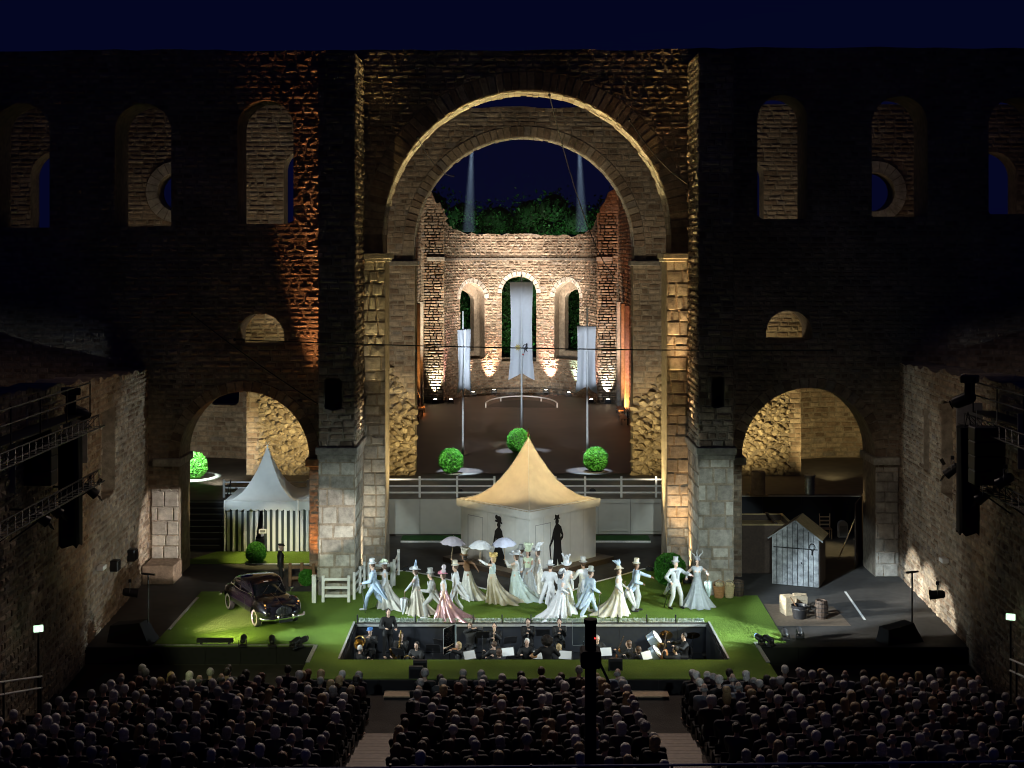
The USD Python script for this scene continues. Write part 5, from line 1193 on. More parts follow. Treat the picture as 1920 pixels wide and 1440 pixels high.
# wires across the nave
for a, b, sag, lb in ((P(440, 637, 52), P(1560, 657, 52), .12, 'thin black wire stretched across the arch above the stage'), (P(360, 590, 53), P(600, 760, 55), .1, 'thin wire running down across the dark left wall'),
                      (P(1030, 178, 56.7), P(1150, 520, 71), 1.0, 'thin dark cable falling from the crossing arch to the right choir pier'), (P(783, 258, 56.5), P(850, 330, 71), .4, 'short dark cable crossing the left haunch of the arch'), (P(1180, 225, 56.5), P(1290, 345, 56.8), .3, 'thin dark cable beside the right haunch of the arch')):
    u_ = np.linspace(0, 1, 24)[:, None]; pts = a + (b - a) * u_; pts[:, 2] -= (4 * u_ * (1 - u_))[:, 0] * sag
    t = thing('overhead_wire', lb, 'wire', a); part(t, 'strand', tube(pts, .022, 5), 'black_metal', world=True); part(t, 'anchor', cat_(ball(a, .06), ball(b, .06)), 'black_metal', world=True)

# ---- front edge of the stage: lit tuft border behind the pit, lamps and low loudspeakers
struct('pit_floor', slab(PIT.buffer(-.005), -1.6, -1.30), 'pit_black'); struct('pit_riser', slab(rect(-5.3, 6.9, 48.1, 49.8), -1.29, -1.05), 'pit_black')
pw = thing('pit_lining', 'blue black cladding round the orchestra pit', 'wall cladding', (.8, 49.88, -1.3))
for k in range(12): x0 = -5.49 + k * 12.58 / 12; part(pw, 'panel', box(x0 + .006, x0 + 12.58 / 12 - .006, 49.86, 49.89, -1.04, -.03), 'blue_black', world=True)
for x in (-5.49, 7.06): 
    for k in range(4): part(pw, 'panel', box(x, x + .03, 45.42 + k * 1.1, 45.42 + (k + 1) * 1.1 - .012, -1.28, -.03), 'pit_black', world=True)
part(pw, 'top_rail', box(-5.48, 7.08, 49.80, 49.856, -.10, -.03), 'grey_screen', world=True)
leaf_mat('white_tuft', (.45, .52, .46), (.80, .84, .80), .2)
for k in range(12):
    x0 = -5.45 + k * 12.5 / 12; r = np.random.default_rng(k); lbk = ['first', 'second', 'third', 'fourth', 'fifth', 'sixth', 'seventh', 'eighth', 'ninth', 'tenth', 'eleventh', 'twelfth'][k]
    t = thing('tuft_border', f'white lit tuft border strip on the rear pit edge, {lbk} from the left', 'border', (x0 + .52, 49.95, .03), group='white tuft strips along the rear pit edge')
    n = 700; pts = np.c_[r.uniform(-.47, .47, n), r.uniform(-.06, .05, n), r.uniform(.01, .12, n)]; part(t, 'tufts', leaves(pts, .035, r), 'white_tuft'); part(t, 'batten', box(-.49, .49, -.05, .05, 0, .03), 'grey_panel'); part(t, 'end_post', box(-.56, -.52, -.06, .06, -.05, .26, .008), 'black_metal')
bf = thing('footlight_batten', 'long low black footlight batten on the left stage edge', 'footlight', (-10.0, 47.15, .03)); part(bf, 'housing', box(-.62, .62, -.10, .06, .06, .2, .01), 'black_metal'); part(bf, 'lens_strip', box(-.58, .58, .062, .075, .08, .18), 'lamp_glow'); part(bf, 'foot', cat_(box(-.5, -.44, -.1, .1, 0, .058), box(.44, .5, -.1, .1, 0, .058)), 'black_metal')
def low_lamp(px, py, yaw, label):
    q = G(px, py, .03); t = thing('floor_spotlight', label, 'stage light', q, yaw)
    part(t, 'head', m3.Manifold.hull_points(np.vstack([ICO[1][0] * .09 + (0, 0, .18), ICO[1][0] * .11 + (0, .2, .25)])), 'black_metal', smooth=30); part(t, 'base', box(-.14, .14, -.12, .12, 0, .06, .015), 'black_metal'); part(t, 'yoke', cat_(box(-.14, -.12, -.03, .03, .05, .22), box(.12, .14, -.03, .03, .05, .22)), 'black_metal'); part(t, 'lens', ball((0, .28, .27), (.08, .04, .08), 2), 'blue_dot' if px > 1420 and px < 1440 else 'car_glass')
for px, py, yw, lb in ((549, 1216, -40, 'floor spotlight at the right end of the left stage front'), (562, 1213, -60, 'small floor spotlight next to the slanted white stage edge'), (455, 1212, 0, 'upright black floor lamp beside the footlight batten'), (510, 1213, 10, 'low black floor lamp on the left stage edge'),
                       (1428, 1210, 30, 'floor spotlight with a blue glint right of the lawn'), (1446, 1212, 45, 'floor spotlight at the left end of the right stage front'), (1473, 1200, 0, 'black floor lamp on the dark right stage front'), (1500, 1197, 0, 'small black floor lamp beside another on the right stage front')): low_lamp(px, py, yw, lb)
for px, py, lb in ((788, 1258, 'small black monitor box on the front lawn edge, left'), (1154, 1255, 'small black monitor box on the front lawn edge, right'), (780, 1270, 'black step box left of the centre seats')):
    q = G(px, py, .03); t = thing('monitor_speaker', lb, 'loudspeaker', q); part(t, 'cabinet', m3.Manifold.hull_points(np.array([(-.22, -.15, 0), (.22, -.15, 0), (-.22, .2, 0), (.22, .2, 0), (-.22, -.1, .36), (.22, -.1, .36), (-.22, .05, .36), (.22, .05, .36)], float)), 'black_metal'); part(t, 'grille', box(-.19, .19, -.165, -.152, .03, .3), 'black_cloth')
for x, lb in ((-3.25, 'low pale step between the left and centre seats'), (4.3, 'low pale step between the centre and right seats')):
    t = thing('front_step', lb, 'step', (x, 42.9, -.6)); part(t, 'tread', box(-.62, .62, -.3, .3, .27, .31, .006), 'pale_wood'); part(t, 'riser', box(-.6, .6, -.28, .28, 0, .268), 'black_cloth')
# cloth lumps at the side light stands; the right one stands in for a shadow
for loc, yaw, sc, lb in (((13.4, 47.6, 0), 20, .72, 'black cloth lump added for the dark shadow at the right stage edge'), ((-12.9, 47.6, 0), -15, .8, 'black cloth covered equipment at the left stage edge')):
    t = thing('covered_lump', lb, 'equipment', loc, yaw)
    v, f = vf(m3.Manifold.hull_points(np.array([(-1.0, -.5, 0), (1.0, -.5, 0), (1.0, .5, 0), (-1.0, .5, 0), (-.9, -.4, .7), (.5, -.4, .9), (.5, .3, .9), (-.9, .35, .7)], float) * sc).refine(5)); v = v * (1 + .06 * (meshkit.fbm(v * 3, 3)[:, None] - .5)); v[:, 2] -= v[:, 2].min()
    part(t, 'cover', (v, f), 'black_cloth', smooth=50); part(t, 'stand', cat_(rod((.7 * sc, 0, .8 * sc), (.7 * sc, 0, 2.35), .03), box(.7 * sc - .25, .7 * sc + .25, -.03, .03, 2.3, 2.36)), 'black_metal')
lam((-12.75, 46.6, 2.3), -75, 8, 'stage lamp on the stand by the left nave wall', barn=False); lam((14.3, 46.3, 2.3), 70, 8, 'stage lamp on the stand by the right nave wall', barn=False)

for x0, x1, y, lb in ((-15.1, -6.66, 46.89, 'black skirt closing the left stage front'), (-6.58, 8.42, 43.29, 'black skirt closing the front of the lawn'), (8.5, 16.2, 46.89, 'black skirt closing the right stage front')):
    t = thing('stage_skirt', lb, 'stage skirt', ((x0 + x1) / 2, y, -.6)); n_ = int((x1 - x0) / 1.2)
    for k in range(n_): a_, b_ = x0 + (x1 - x0) * k / n_, x0 + (x1 - x0) * (k + 1) / n_ - .01; part(t, 'cloth_panel', box(a_, b_, y - .03, y - .005, -.58, -.01), 'black_cloth', world=True)
for q, lb in (((7.15, 55.75, 0), 'small added uplight at the inner foot of the right pier'), ((-5.72, 55.8, 0), 'small added uplight at the inner foot of the left pier'), ((-7.85, 55.95, 0), 'small added uplight at the outer foot of the left pier'), ((-4.3, 57.9, 0), 'small added uplight under the left haunch of the crossing arch'),
              ((5.85, 57.9, 0), 'small added uplight under the right haunch of the crossing arch'), ((-2.4, 66.7, 1.746), 'small added uplight on the terrace facing the left rubble pier'), ((4.0, 66.7, 1.746), 'small added uplight on the terrace facing the right rubble pier')):
    t = thing('floor_light', lb, 'floodlight', q); part(t, 'housing', box(-.13, .13, -.1, .1, .04, .2, .015), 'black_metal'); part(t, 'bracket', cat_(box(-.16, -.135, -.03, .03, 0, .16), box(.135, .16, -.03, .03, 0, .16)), 'black_metal'); part(t, 'lens', ball((0, .01, .205), (.09, .07, .02)), 'car_glass')  # lamp bodies added for the unseen pier, arch and terrace uplights
# ================================================================== people
plain('skin', (.50, .33, .25), .55, var=.06); plain('pale_skin', (.60, .43, .34), .55, var=.05); plain('deep_skin', (.26, .15, .10), .55, var=.06)
for nm, c in (('white_cloth', (.60, .61, .63)), ('ivory_cloth', (.58, .55, .49)), ('pale_blue_cloth', (.38, .48, .62)), ('light_grey_cloth', (.36, .37, .37)), ('teal_white_cloth', (.46, .56, .57)), ('cream_cloth', (.56, .51, .42)), ('mauve_cloth', (.36, .20, .22)),
              ('pink_cloth', (.66, .26, .34)), ('lilac_cloth', (.56, .58, .72)), ('rose_grey_cloth', (.52, .46, .50)), ('gold_cloth', (.55, .40, .16)), ('leaf_cloth', (.60, .68, .50)), ('slate_cloth', (.22, .23, .25)), ('black_suit', (.006, .006, .007)), ('dark_jacket', (.014, .013, .015)),
              ('navy_jacket', (.010, .013, .028)), ('brown_jacket', (.026, .018, .014)), ('grey_jacket', (.045, .045, .048)), ('pale_shirt', (.20, .21, .23)), ('wine_jacket', (.04, .010, .014)), ('silver_cloth', (.40, .43, .46)), ('blue_cap', (.05, .16, .42)), ('brown_print', (.22, .11, .05))):
    plain(nm, c, .75, var=.12, scale=9, bump=.45, bscale=13)
n = {"g": ("geometry", {}), "v": ("voronoi_texture", {"scale": 40.0}), "r": ("rgb_ramp", {"ramp": [(0, (.16, .07, .08)), (.5, (.36, .2, .22)), (1, (.6, .42, .42))]}), "p": ("principled_bsdf", {"roughness": .25, "metallic": .5})}
M['sequin_cloth'] = usdkit.material(stage, '/World/Looks/sequin_cloth', n, [("g.position", "v.vector"), ("v.distance", "r.fac"), ("r.color", "p.base_color")], surface="p.BSDF")
for nm, c in (('white_hair', (.55, .53, .50)), ('grey_hair', (.28, .27, .26)), ('blond_hair', (.36, .25, .12)), ('brown_hair', (.075, .042, .025)), ('dark_hair', (.018, .013, .011)), ('red_hair', (.16, .06, .028))): plain(nm, c, .5, var=.35, scale=45, bump=.5, bscale=70)
plain('eye_dark', (.02, .015, .012), .3); plain('lip', (.36, .12, .10), .5)

def ik(a, c, l1, l2, pole):
    a, c = np.asarray(a, float), np.asarray(c, float); d = c - a; L = np.linalg.norm(d); u = d / max(L, 1e-9); D = min(L, (l1 + l2) * .998)
    k = (l1 * l1 - l2 * l2 + D * D) / (2 * D); h = math.sqrt(max(l1 * l1 - k * k, 0)); p = np.asarray(pole, float); p = p - (p @ u) * u; p /= max(np.linalg.norm(p), 1e-9)
    return a + u * k + p * h, a + u * D
def soft(man, edge=.035, it=6):
    tm = trimesh.Trimesh(*vf(man.refine_to_length(edge)), process=False); trimesh.smoothing.filter_taubin(tm, iterations=it); return tm
def union(ms): return m3.Manifold.batch_boolean(ms, m3.OpType.Add)

class Pose:
    """Joints of a figure: x to its right, y forward, z up, origin on the ground."""
    def __init__(s, h=1.75, lean=0.0, hip=None, feet=((-.1, .0, 0), (.1, .0, 0)), hands=None, turn=0.0, nod=0.0, female=False, side=0.0, seated=False):
        k = h / 1.75; s.k, s.female, s.seated = k, female, seated
        hz = (hip if hip is not None else .93 * k); s.hip = np.array([0, -.06 if seated else 0, hz])
        up = np.array([math.sin(side), math.sin(lean), math.cos(lean)]); s.up = up / np.linalg.norm(up); s.fw = np.array([0, math.cos(lean), -math.sin(lean)]); s.rt = np.array([1.0, 0, 0])
        s.waist, s.chest, s.neck = s.hip + s.up * .15 * k, s.hip + s.up * .36 * k, s.hip + s.up * .54 * k
        s.head = s.neck + s.up * .17 * k + s.fw * .02
        sw = (.165 if female else .195) * k; s.sh = [s.neck - s.up * .06 * k + s.rt * sw * q for q in (-1, 1)]
        s.hipj = [s.hip + s.rt * .09 * k * q for q in (-1, 1)]; s.knee, s.ankle, s.elbow, s.wrist = [], [], [], []
        s.feet = feet
        for i in (0, 1):
            an = np.asarray(feet[i], float) * (k, k, k) + (0, -.04, .085 * k); kn, an = ik(s.hipj[i], an, .43 * k, .42 * k, (0, 1, .05)); s.knee.append(kn); s.ankle.append(an)
            hd = (hands or [None, None])[i]
            hd = s.sh[i] + np.array([(-.06, .06)[i], .06, -.54]) * k if hd is None else np.asarray(hd, float) * k
            el, wr = ik(s.sh[i], hd, .30 * k, .27 * k, ((-.5, .5)[i], -1, -.4)); s.elbow.append(el); s.wrist.append(wr)
        a = turn; s.face = np.array([-math.sin(a), math.cos(a) * math.cos(nod), -math.sin(nod)]); s.face /= np.linalg.norm(s.face)
        s.side = np.cross(s.face, s.up); s.side /= np.linalg.norm(s.side); s.crown = np.cross(s.side, s.face)
    def at(s, x, y, z): return s.head + (s.side * x + s.face * y + s.crown * z) * s.k
    def hd(s, mesh):
        v, f = vf(mesh); return s.head + (v[:, :1] * s.side + v[:, 1:2] * s.face + v[:, 2:] * s.crown) * s.k, f

def hand(w, d, k, side):
    """Palm, four bent fingers of different length and a thumb."""
    d = d / np.linalg.norm(d); q = np.cross(d, (0, 0, 1.0) if abs(d[2]) < .9 else (0, 1.0, 0)); q /= np.linalg.norm(q); nn = np.cross(q, d) ; ms = []
    c = w + d * .05 * k; ms.append(m3.Manifold.hull_points(np.vstack([ICO[0][0] * .026 * k + w, ICO[0][0] * .02 * k + c + q * .028 * k + d * .03 * k, ICO[0][0] * .02 * k + c - q * .028 * k + d * .03 * k])))
    for j, L in enumerate((.062, .074, .070, .055)):
        a = c + d * .035 * k + q * (j - 1.5) * .02 * k; b = a + (d * .75 + nn * -.3) * L * .55 * k; e = b + (d * .35 - nn * .75) * L * .5 * k
        ms += [m3.Manifold.hull_points(np.vstack([ICO[0][0] * .0095 * k + a, ICO[0][0] * .009 * k + b])), m3.Manifold.hull_points(np.vstack([ICO[0][0] * .009 * k + b, ICO[0][0] * .008 * k + e]))]
    t = w + d * .025 * k + q * side * .026 * k; ms.append(m3.Manifold.hull_points(np.vstack([ICO[0][0] * .012 * k + t, ICO[0][0] * .009 * k + t + (d * .6 + q * side * .6 - nn * .4) * .05 * k])))
    return ms

def body_mesh(p, fine=True):
    k = p.k; ms = []; w = .88 if p.female else 1.0
    E = lambda c, r: ICO[1][0] * np.asarray(r) * k + c
    H = lambda *a: m3.Manifold.hull_points(np.vstack(a))
    ms += [H(E(p.hip, (.155, .11, .11)), E(p.waist, (.125 * w, .095, .07))), H(E(p.waist, (.125 * w, .095, .07)), E(p.chest, (.155 * w, .115, .12))), H(E(p.chest, (.15 * w, .11, .1)), E(p.sh[0], (.055,) * 3), E(p.sh[1], (.055,) * 3), E(p.neck - p.up * .03 * k, (.06,) * 3))]
    if p.female: ms += [H(E(p.chest + p.rt * .065 * q * k + p.fw * .085 * k, (.06, .05, .055)), E(p.chest + p.rt * .06 * q * k, (.07,) * 3)) for q in (-1, 1)]
    ms.append(H(E(p.neck - p.up * .03 * k, (.056,) * 3), E(p.head - p.up * .06 * k, (.052,) * 3)))
    hv = p.hd(ball((0, -.01, .02), (.077, .097, .108)))[0]; jaw = p.hd(ball((0, .035, -.075), (.045, .05, .04)))[0]; ms.append(m3.Manifold.hull_points(np.vstack([hv, jaw])))
    ms.append(m3.Manifold.hull_points(p.hd((np.array([(-.014, .085, -.02), (.014, .085, -.02), (0, .116, -.028), (0, .088, .025), (0, .06, 0)]), BOXF))[0]))
    for q in (-1, 1): ms.append(m3.Manifold.hull_points(p.hd(ball((q * .078, -.01, -.005), (.012, .022, .034), 0))[0]))
    for i in (0, 1):
        ms += [H(E(p.hipj[i], (.085,) * 3), E(p.knee[i], (.056,) * 3)), H(E(p.knee[i], (.056,) * 3), E(p.knee[i] * .65 + p.ankle[i] * .35 + (0, -.015, 0), (.054,) * 3)), H(E(p.knee[i] * .6 + p.ankle[i] * .4, (.052,) * 3), E(p.ankle[i], (.038,) * 3)),
               H(E(p.ankle[i] - (0, .02, .03), (.038, .04, .04)), E(p.ankle[i] + np.array([0, .15, -.05]) * k, (.04, .05, .03)))]
        ms += [H(E(p.sh[i], (.056,) * 3), E(p.elbow[i], (.042,) * 3)), H(E(p.elbow[i], (.042,) * 3), E(p.wrist[i], (.028,) * 3))]
        ms += hand(p.wrist[i], p.wrist[i] - p.elbow[i], k, (1, -1)[i])
    return soft(union(ms), .04 if fine else .06, 4)

def trousers(p, r=.022):
    k = p.k; E = lambda c, q: ICO[1][0] * (np.asarray(q) * k + r) + c; H = lambda *a: m3.Manifold.hull_points(np.vstack(a)); ms = [H(E(p.hip, (.155, .11, .10)), E(p.waist, (.13, .10, .03)))]
    for i in (0, 1): ms += [H(E(p.hipj[i], (.085,) * 3), E(p.knee[i], (.058,) * 3)), H(E(p.knee[i], (.058,) * 3), E(p.ankle[i] + (0, 0, .03), (.052,) * 3))]
    return soft(union(ms), .045, 3)
def shoes(p, i):
    k = p.k; return m3.Manifold.hull_points(np.vstack([ICO[1][0] * np.array([.045, .05, .045]) * k + p.ankle[i] - np.array([0, .02, .035]) * k, ICO[1][0] * np.array([.046, .055, .035]) * k + p.ankle[i] + np.array([0, .16, -.05]) * k]))
def jacket(p, r=.022, sleeves=True, tails=0.0, short=False):
    k = p.k; E = lambda c, q: ICO[1][0] * (np.asarray(q) * k + r) + c; H = lambda *a: m3.Manifold.hull_points(np.vstack(a)); w = .88 if p.female else 1.0
    ms = [H(E(p.waist, (.135 * w, .10, .06)), E(p.chest, (.16 * w, .118, .12))), H(E(p.chest, (.155 * w, .113, .1)), E(p.sh[0], (.056,) * 3), E(p.sh[1], (.056,) * 3), E(p.neck - p.up * .045 * k, (.05,) * 3))]
    if not short: ms.append(H(E(p.hip - p.up * .04 * k, (.158, .112, .06)), E(p.waist, (.135 * w, .10, .06))))
    if sleeves:
        for i in (0, 1): ms += [H(E(p.sh[i], (.058,) * 3), E(p.elbow[i], (.045,) * 3)), H(E(p.elbow[i], (.045,) * 3), E(p.wrist[i], (.032,) * 3))]
    if tails:
        for q in (-1, 1):
            a = p.waist + p.rt * .09 * q * k - p.fw * .09 * k; b = a + np.array([.04 * q, -.16 - tails * .25, -.50 - tails * .12]) * k
            ms.append(H(E(a, (.06, .03, .05)), ICO[1][0] * np.array([.075, .02, .04]) * k + b))
            ms.append(H(E(p.hip + p.rt * .12 * q * k, (.05, .06, .05)), ICO[1][0] * np.array([.05, .03, .04]) * k + b + np.array([.03 * q, .07, .05]) * k))
    return soft(union(ms), .045, 3)
def shirt_front(p): 
    c = p.chest + p.fw * .135 * p.k; return m3.Manifold.hull_points(np.vstack([ICO[0][0] * .02 + c + p.rt * .06 * q + p.up * .13 for q in (-1, 1)] + [ICO[0][0] * .02 + c - p.up * .16 - p.fw * .01]))
def skirt(p, hem=.45, train=(0, 0), folds=11, seed=0, ground=.02, amp=.15, flare=1.5, ext=1.0):
    r = np.random.default_rng(seed); n, m = 72, 18; V = []; ph = r.uniform(0, 6, 3); top = p.waist + p.up * .0
    tl = float(np.linalg.norm(train)); ta = math.atan2(train[1], train[0])
    for j in range(m):
        t = j / (m - 1); z = top[2] * (1 - t) + ground * t; c = np.array([top[0], top[1]]) * (1 - t) + np.asarray(train) * .22 * t ** 1.6
        R0 = .135 * p.k; R = R0 + (.19 * p.k - R0) * min(1, t * 4) + (hem - .19 * p.k) * max(0, (t - .12) / .88) ** flare
        for i in range(n):
            a = 2 * PI * i / n; f = 1 + amp * t * (math.sin(folds * a + ph[0] + t) + .5 * math.sin((folds * 2 - 3) * a + ph[1]))
            e = 1 + .62 * tl / hem * t ** 2.4 * max(0, math.cos(a - ta)) ** 1.3
            V.append((c[0] + R * f * e * math.cos(a), c[1] + R * f * e * math.sin(a), z + (.015 * math.sin(folds * a + ph[2]) if j == m - 1 else 0)))
    F = []
    for j in range(m - 1):
        for i in range(n): q = (i + 1) % n; F += [[j * n + i, (j + 1) * n + i, (j + 1) * n + q], [j * n + i, (j + 1) * n + q, j * n + q]]
    return np.array(V), np.array(F)
def gloves(p, i, r=.010):
    k = p.k; E = lambda c, q: ICO[1][0] * (q * k + r) + c; H = lambda *a: m3.Manifold.hull_points(np.vstack(a)); return union([H(E(p.elbow[i] * .8 + p.sh[i] * .2, .045), E(p.elbow[i], .043)), H(E(p.elbow[i], .043), E(p.wrist[i], .030)), H(E(p.wrist[i], .03), E(p.wrist[i] + (p.wrist[i] - p.elbow[i]) * .14, .026))])
def cap_hair(kind):
    """Hair in head coordinates."""
    if kind == 'short': ms = [ball((0, -.025, .035), (.088, .098, .103), 2)]
    elif kind == 'bald': ms = [ball((0, -.05, -.01), (.086, .07, .06), 2)]
    elif kind == 'bob': ms = [ball((0, -.025, .03), (.10, .105, .108), 2), ball((0, -.05, -.06), (.098, .07, .09), 2)]
    elif kind == 'long': ms = [ball((0, -.025, .03), (.096, .104, .106), 2), ball((0, -.075, -.12), (.105, .055, .20), 2)]
    elif kind == 'bun': ms = [ball((0, -.02, .035), (.088, .098, .103), 2), ball((0, -.12, .05), (.05, .05, .05), 1)]
    elif kind == 'curly': ms = [ball((0, -.04, .05), (.20, .19, .19), 3)]
    out = []
    for v, f in ms:
        m = v.copy(); q = .22 if kind != 'curly' else .30; m *= 1 + q * (meshkit.fbm(v * (28 if kind != 'curly' else 16) + 5, 2, 3)[:, None] - .5)
        if kind in ('short', 'bald', 'bun'):   # face stays free
            fr = (m[:, 1] > .03) & (m[:, 2] < .055); m[fr, 1] = np.minimum(m[fr, 1], .03)
        elif kind != 'curly': fr = (m[:, 1] > .02) & (m[:, 2] < .06); m[fr, 1] = np.minimum(m[fr, 1], .015)
        out.append((m, f))
    return cat_(*out)
def top_hat(h=.17, brim=.15, tilt=.0):
    return xf(lathe([(0, .0), (brim, .005), (brim + .004, .016), (.102, .02), (.090, .08), (.095, h), (.08, h + .012), (0, h + .012)], 24), (0, -.01, .085), rx=-.05 + tilt)
def wide_hat(R=.24, crown=.10, wav=.03, tilt=.12):
    v, f = lathe([(0, -.004), (R * .6, .0), (R, .01), (R, .02), (.105, .025), (.10, crown), (.06, crown + .035), (0, crown + .04)], 30); a = np.arctan2(v[:, 1], v[:, 0]); r = np.hypot(v[:, 0], v[:, 1]); v[:, 2] += wav * np.sin(2 * a + .6) * np.clip((r - .1) / (R - .1), 0, 1)
    return xf((v, f), (0, -.01, .08), rx=tilt)
def plume(base, tip, w, seed=0, curl=.1):
    """An ostrich plume: a curved quill with a soft flat body."""
    base, tip = np.asarray(base, float), np.asarray(tip, float); u = np.linspace(0, 1, 9)[:, None]; c = base + (tip - base) * u; c[:, 1] -= curl * (u[:, 0] ** 2); c[:, 2] += .3 * curl * np.sin(PI * u[:, 0])
    return tube(c, w * np.sin(PI * (.08 + .87 * u[:, 0])) ** .7, 7)
def hat_deco(kind, seed=0):
    r = np.random.default_rng(seed)
    if kind == 'plumes': return cat_(*[plume((r.uniform(-.05, .05), r.uniform(-.06, .06), .16), (r.uniform(-.16, .16), r.uniform(-.2, .05), .36 + r.uniform(0, .1)), .045) for _ in range(7)])
    if kind == 'loops': return cat_(*[tube([(x, .02 * j, .14), (x - .05, -.02, .34), (x, -.03, .42), (x + .05, -.05, .34), (x, -.06, .14)], .022, 6) for j, x in enumerate((-.05, .0, .05))])
    if kind == 'bow': return cat_(*[m3.Manifold.hull_points(np.vstack([ICO[0][0] * .03 + (0, -.02, .20), ICO[1][0] * np.array([.03, .09, .09]) + (q * .17, -.04, .25 + .04 * q)])) for q in (-1, 1)])
    if kind == 'flowers': return cat_(*[ball((r.uniform(-.15, .15), r.uniform(-.14, .12), .14 + r.uniform(0, .09)), .055, 1) for _ in range(9)])
    if kind == 'horns': return cat_(*[tube([(q * .05, 0, .14), (q * .12, -.02, .27), (q * .22, -.02, .36), (q * .20, 0, .46)], [.03, .026, .018, .006], 6) for q in (-1, 1)] + [tube([(0, .02, .14), (.02, .03, .34), (.0, .0, .48)], [.03, .02, .005], 6)])
    if kind == 'tower': return xf(cat_(lathe([(0, 0), (.11, 0), (.14, .12), (.17, .24), (.12, .27), (0, .25)], 12), *[ball((.15 * math.cos(a), .15 * math.sin(a), .22), .06, 1) for a in np.arange(5) * 1.26]), (0, -.02, .13), rx=.12)
def parasol(loc, tilt, rot, label, mat, L=.95, R=.50):
    t = thing('parasol', label, 'parasol', loc, rot); n = 8; V = [(0, 0, L)]
    for j in range(1, 8):
        q = j / 7
        for i in range(n * 4):
            a = 2 * PI * i / (n * 4); sc = 1 - .07 * q * (1 - abs(math.cos(a * n / 2))) ; V.append((R * q * sc * math.cos(a), R * q * sc * math.sin(a), L - .27 * q ** 2.0 + .025 * (1 - abs(math.cos(a * n / 2))) * q))
    F = []; m = n * 4
    for i in range(m): F.append([0, 1 + i, 1 + (i + 1) % m])
    for j in range(6):
        for i in range(m): a, b = 1 + j * m + i, 1 + j * m + (i + 1) % m; F += [[a, a + m, b + m], [a, b + m, b]]
    tl = lambda mesh: xf(mesh, rx=tilt[0], ry=tilt[1])
    part(t, 'canopy', tl((np.array(V), np.array(F))), mat); part(t, 'shaft', tl(rod((0, 0, -.08), (0, 0, L + .06), .012, 6)), 'pale_wood'); part(t, 'handle', tl(tube([(0, 0, -.06), (0, 0, -.14), (.03, 0, -.17), (.06, 0, -.14)], .014, 6)), 'pale_wood')
    for k in range(n): a = 2 * PI * k / n; part(t, 'rib', tl(rod((0, 0, L - .30), (R * .55 * math.cos(a), R * .55 * math.sin(a), L - .10), .006, 4)), 'pale_wood')
    return t
def folded_parasol(loc, d, label, mat='white_cloth', L=.62):
    t = thing('folded_parasol', label, 'parasol', loc); d = np.asarray(d, float); d /= np.linalg.norm(d); e = np.cross(d, (0, 1, .01)); e /= np.linalg.norm(e); g = np.cross(d, e); V = []; N = 24
    for z, r in ((0, .012), (.10, .045), (L * .55, .10), (L * .9, .13), (L, .12), (L * .97, .02)):
        for i in range(N): a = 2 * PI * i / N; rr = r * (1 + .18 * math.cos(6 * a)); V.append(d * (L - z) + (e * math.cos(a) + g * math.sin(a)) * rr)
    F = []
    for j in range(5):
        for i in range(N): q = (i + 1) % N; F += [[j * N + i, (j + 1) * N + i, (j + 1) * N + q], [j * N + i, (j + 1) * N + q, j * N + q]]
    part(t, 'canopy', (np.array(V), np.array(F)), mat, smooth=40); part(t, 'shaft', rod(d * -.28, d * (L + .08), .011, 6), 'brown_wood'); part(t, 'handle', tube([d * -.26, d * -.34, d * -.36 + e * .04, d * -.32 + e * .07], .014, 6), 'brown_wood')
    return t
def cane(a, b, label):
    t = thing('walking_cane', label, 'cane', b); a, b = np.asarray(a, float), np.asarray(b, float); part(t, 'stick', rod(a, b, .013, 6), 'black_metal', world=True); part(t, 'knob', ball(a, .026, 1), 'chrome', world=True)

def figure(loc, rz, label, p, skin='skin', group=None):
    t = thing('person', label, 'person', loc, rz, group); b = part(t, 'body', body_mesh(p), skin, smooth=60)
    part(t, 'face', cat_(*[p.hd(ball((q * .032, .082, .012), (.014, .012, .009), 0)) for q in (-1, 1)] + [p.hd(ball((0, .088, -.062), (.024, .010, .008), 0))]), 'eye_dark', kind='stuff'); return t
def world_of(loc, rz, v):
    a = math.radians(rz); c, s = math.cos(a), math.sin(a); v = np.asarray(v, float); return np.asarray(loc) + np.array([c * v[0] - s * v[1], s * v[0] + c * v[1], v[2]])
def man(px, py, rz, label, coat, trous, hat='white_cloth', pose=None, hair='brown_hair', tails=1.0, skin='skin', vest='white_cloth', shoe='white_cloth', zz=.03, hatf=None):
    p = pose or Pose(1.78, .06, .89, ((-.1, .30, 0), (.1, -.30, .05))); loc = G(px, py, zz); t = figure(loc, rz, label, p, skin)
    part(t, 'trousers', trousers(p), trous, smooth=60); c = part(t, 'tailcoat', jacket(p, tails=tails), coat, smooth=60); part(t, 'shirt_front', shirt_front(p), vest, smooth=40)
    for i in (0, 1): part(t, 'shoe', shoes(p, i), shoe, smooth=40)
    part(t, 'hair', p.hd(cap_hair('short')), hair, smooth=60)
    if hat: h_ = part(t, 'top_hat', p.hd(hatf or top_hat()), hat, smooth=35); part(h_, 'hat_band', p.hd(xf(lathe([(.100, .025), (.102, .026), (.098, .055), (.096, .055)], 20), (0, -.01, .085))), 'light_grey_cloth')
    return t, p, loc
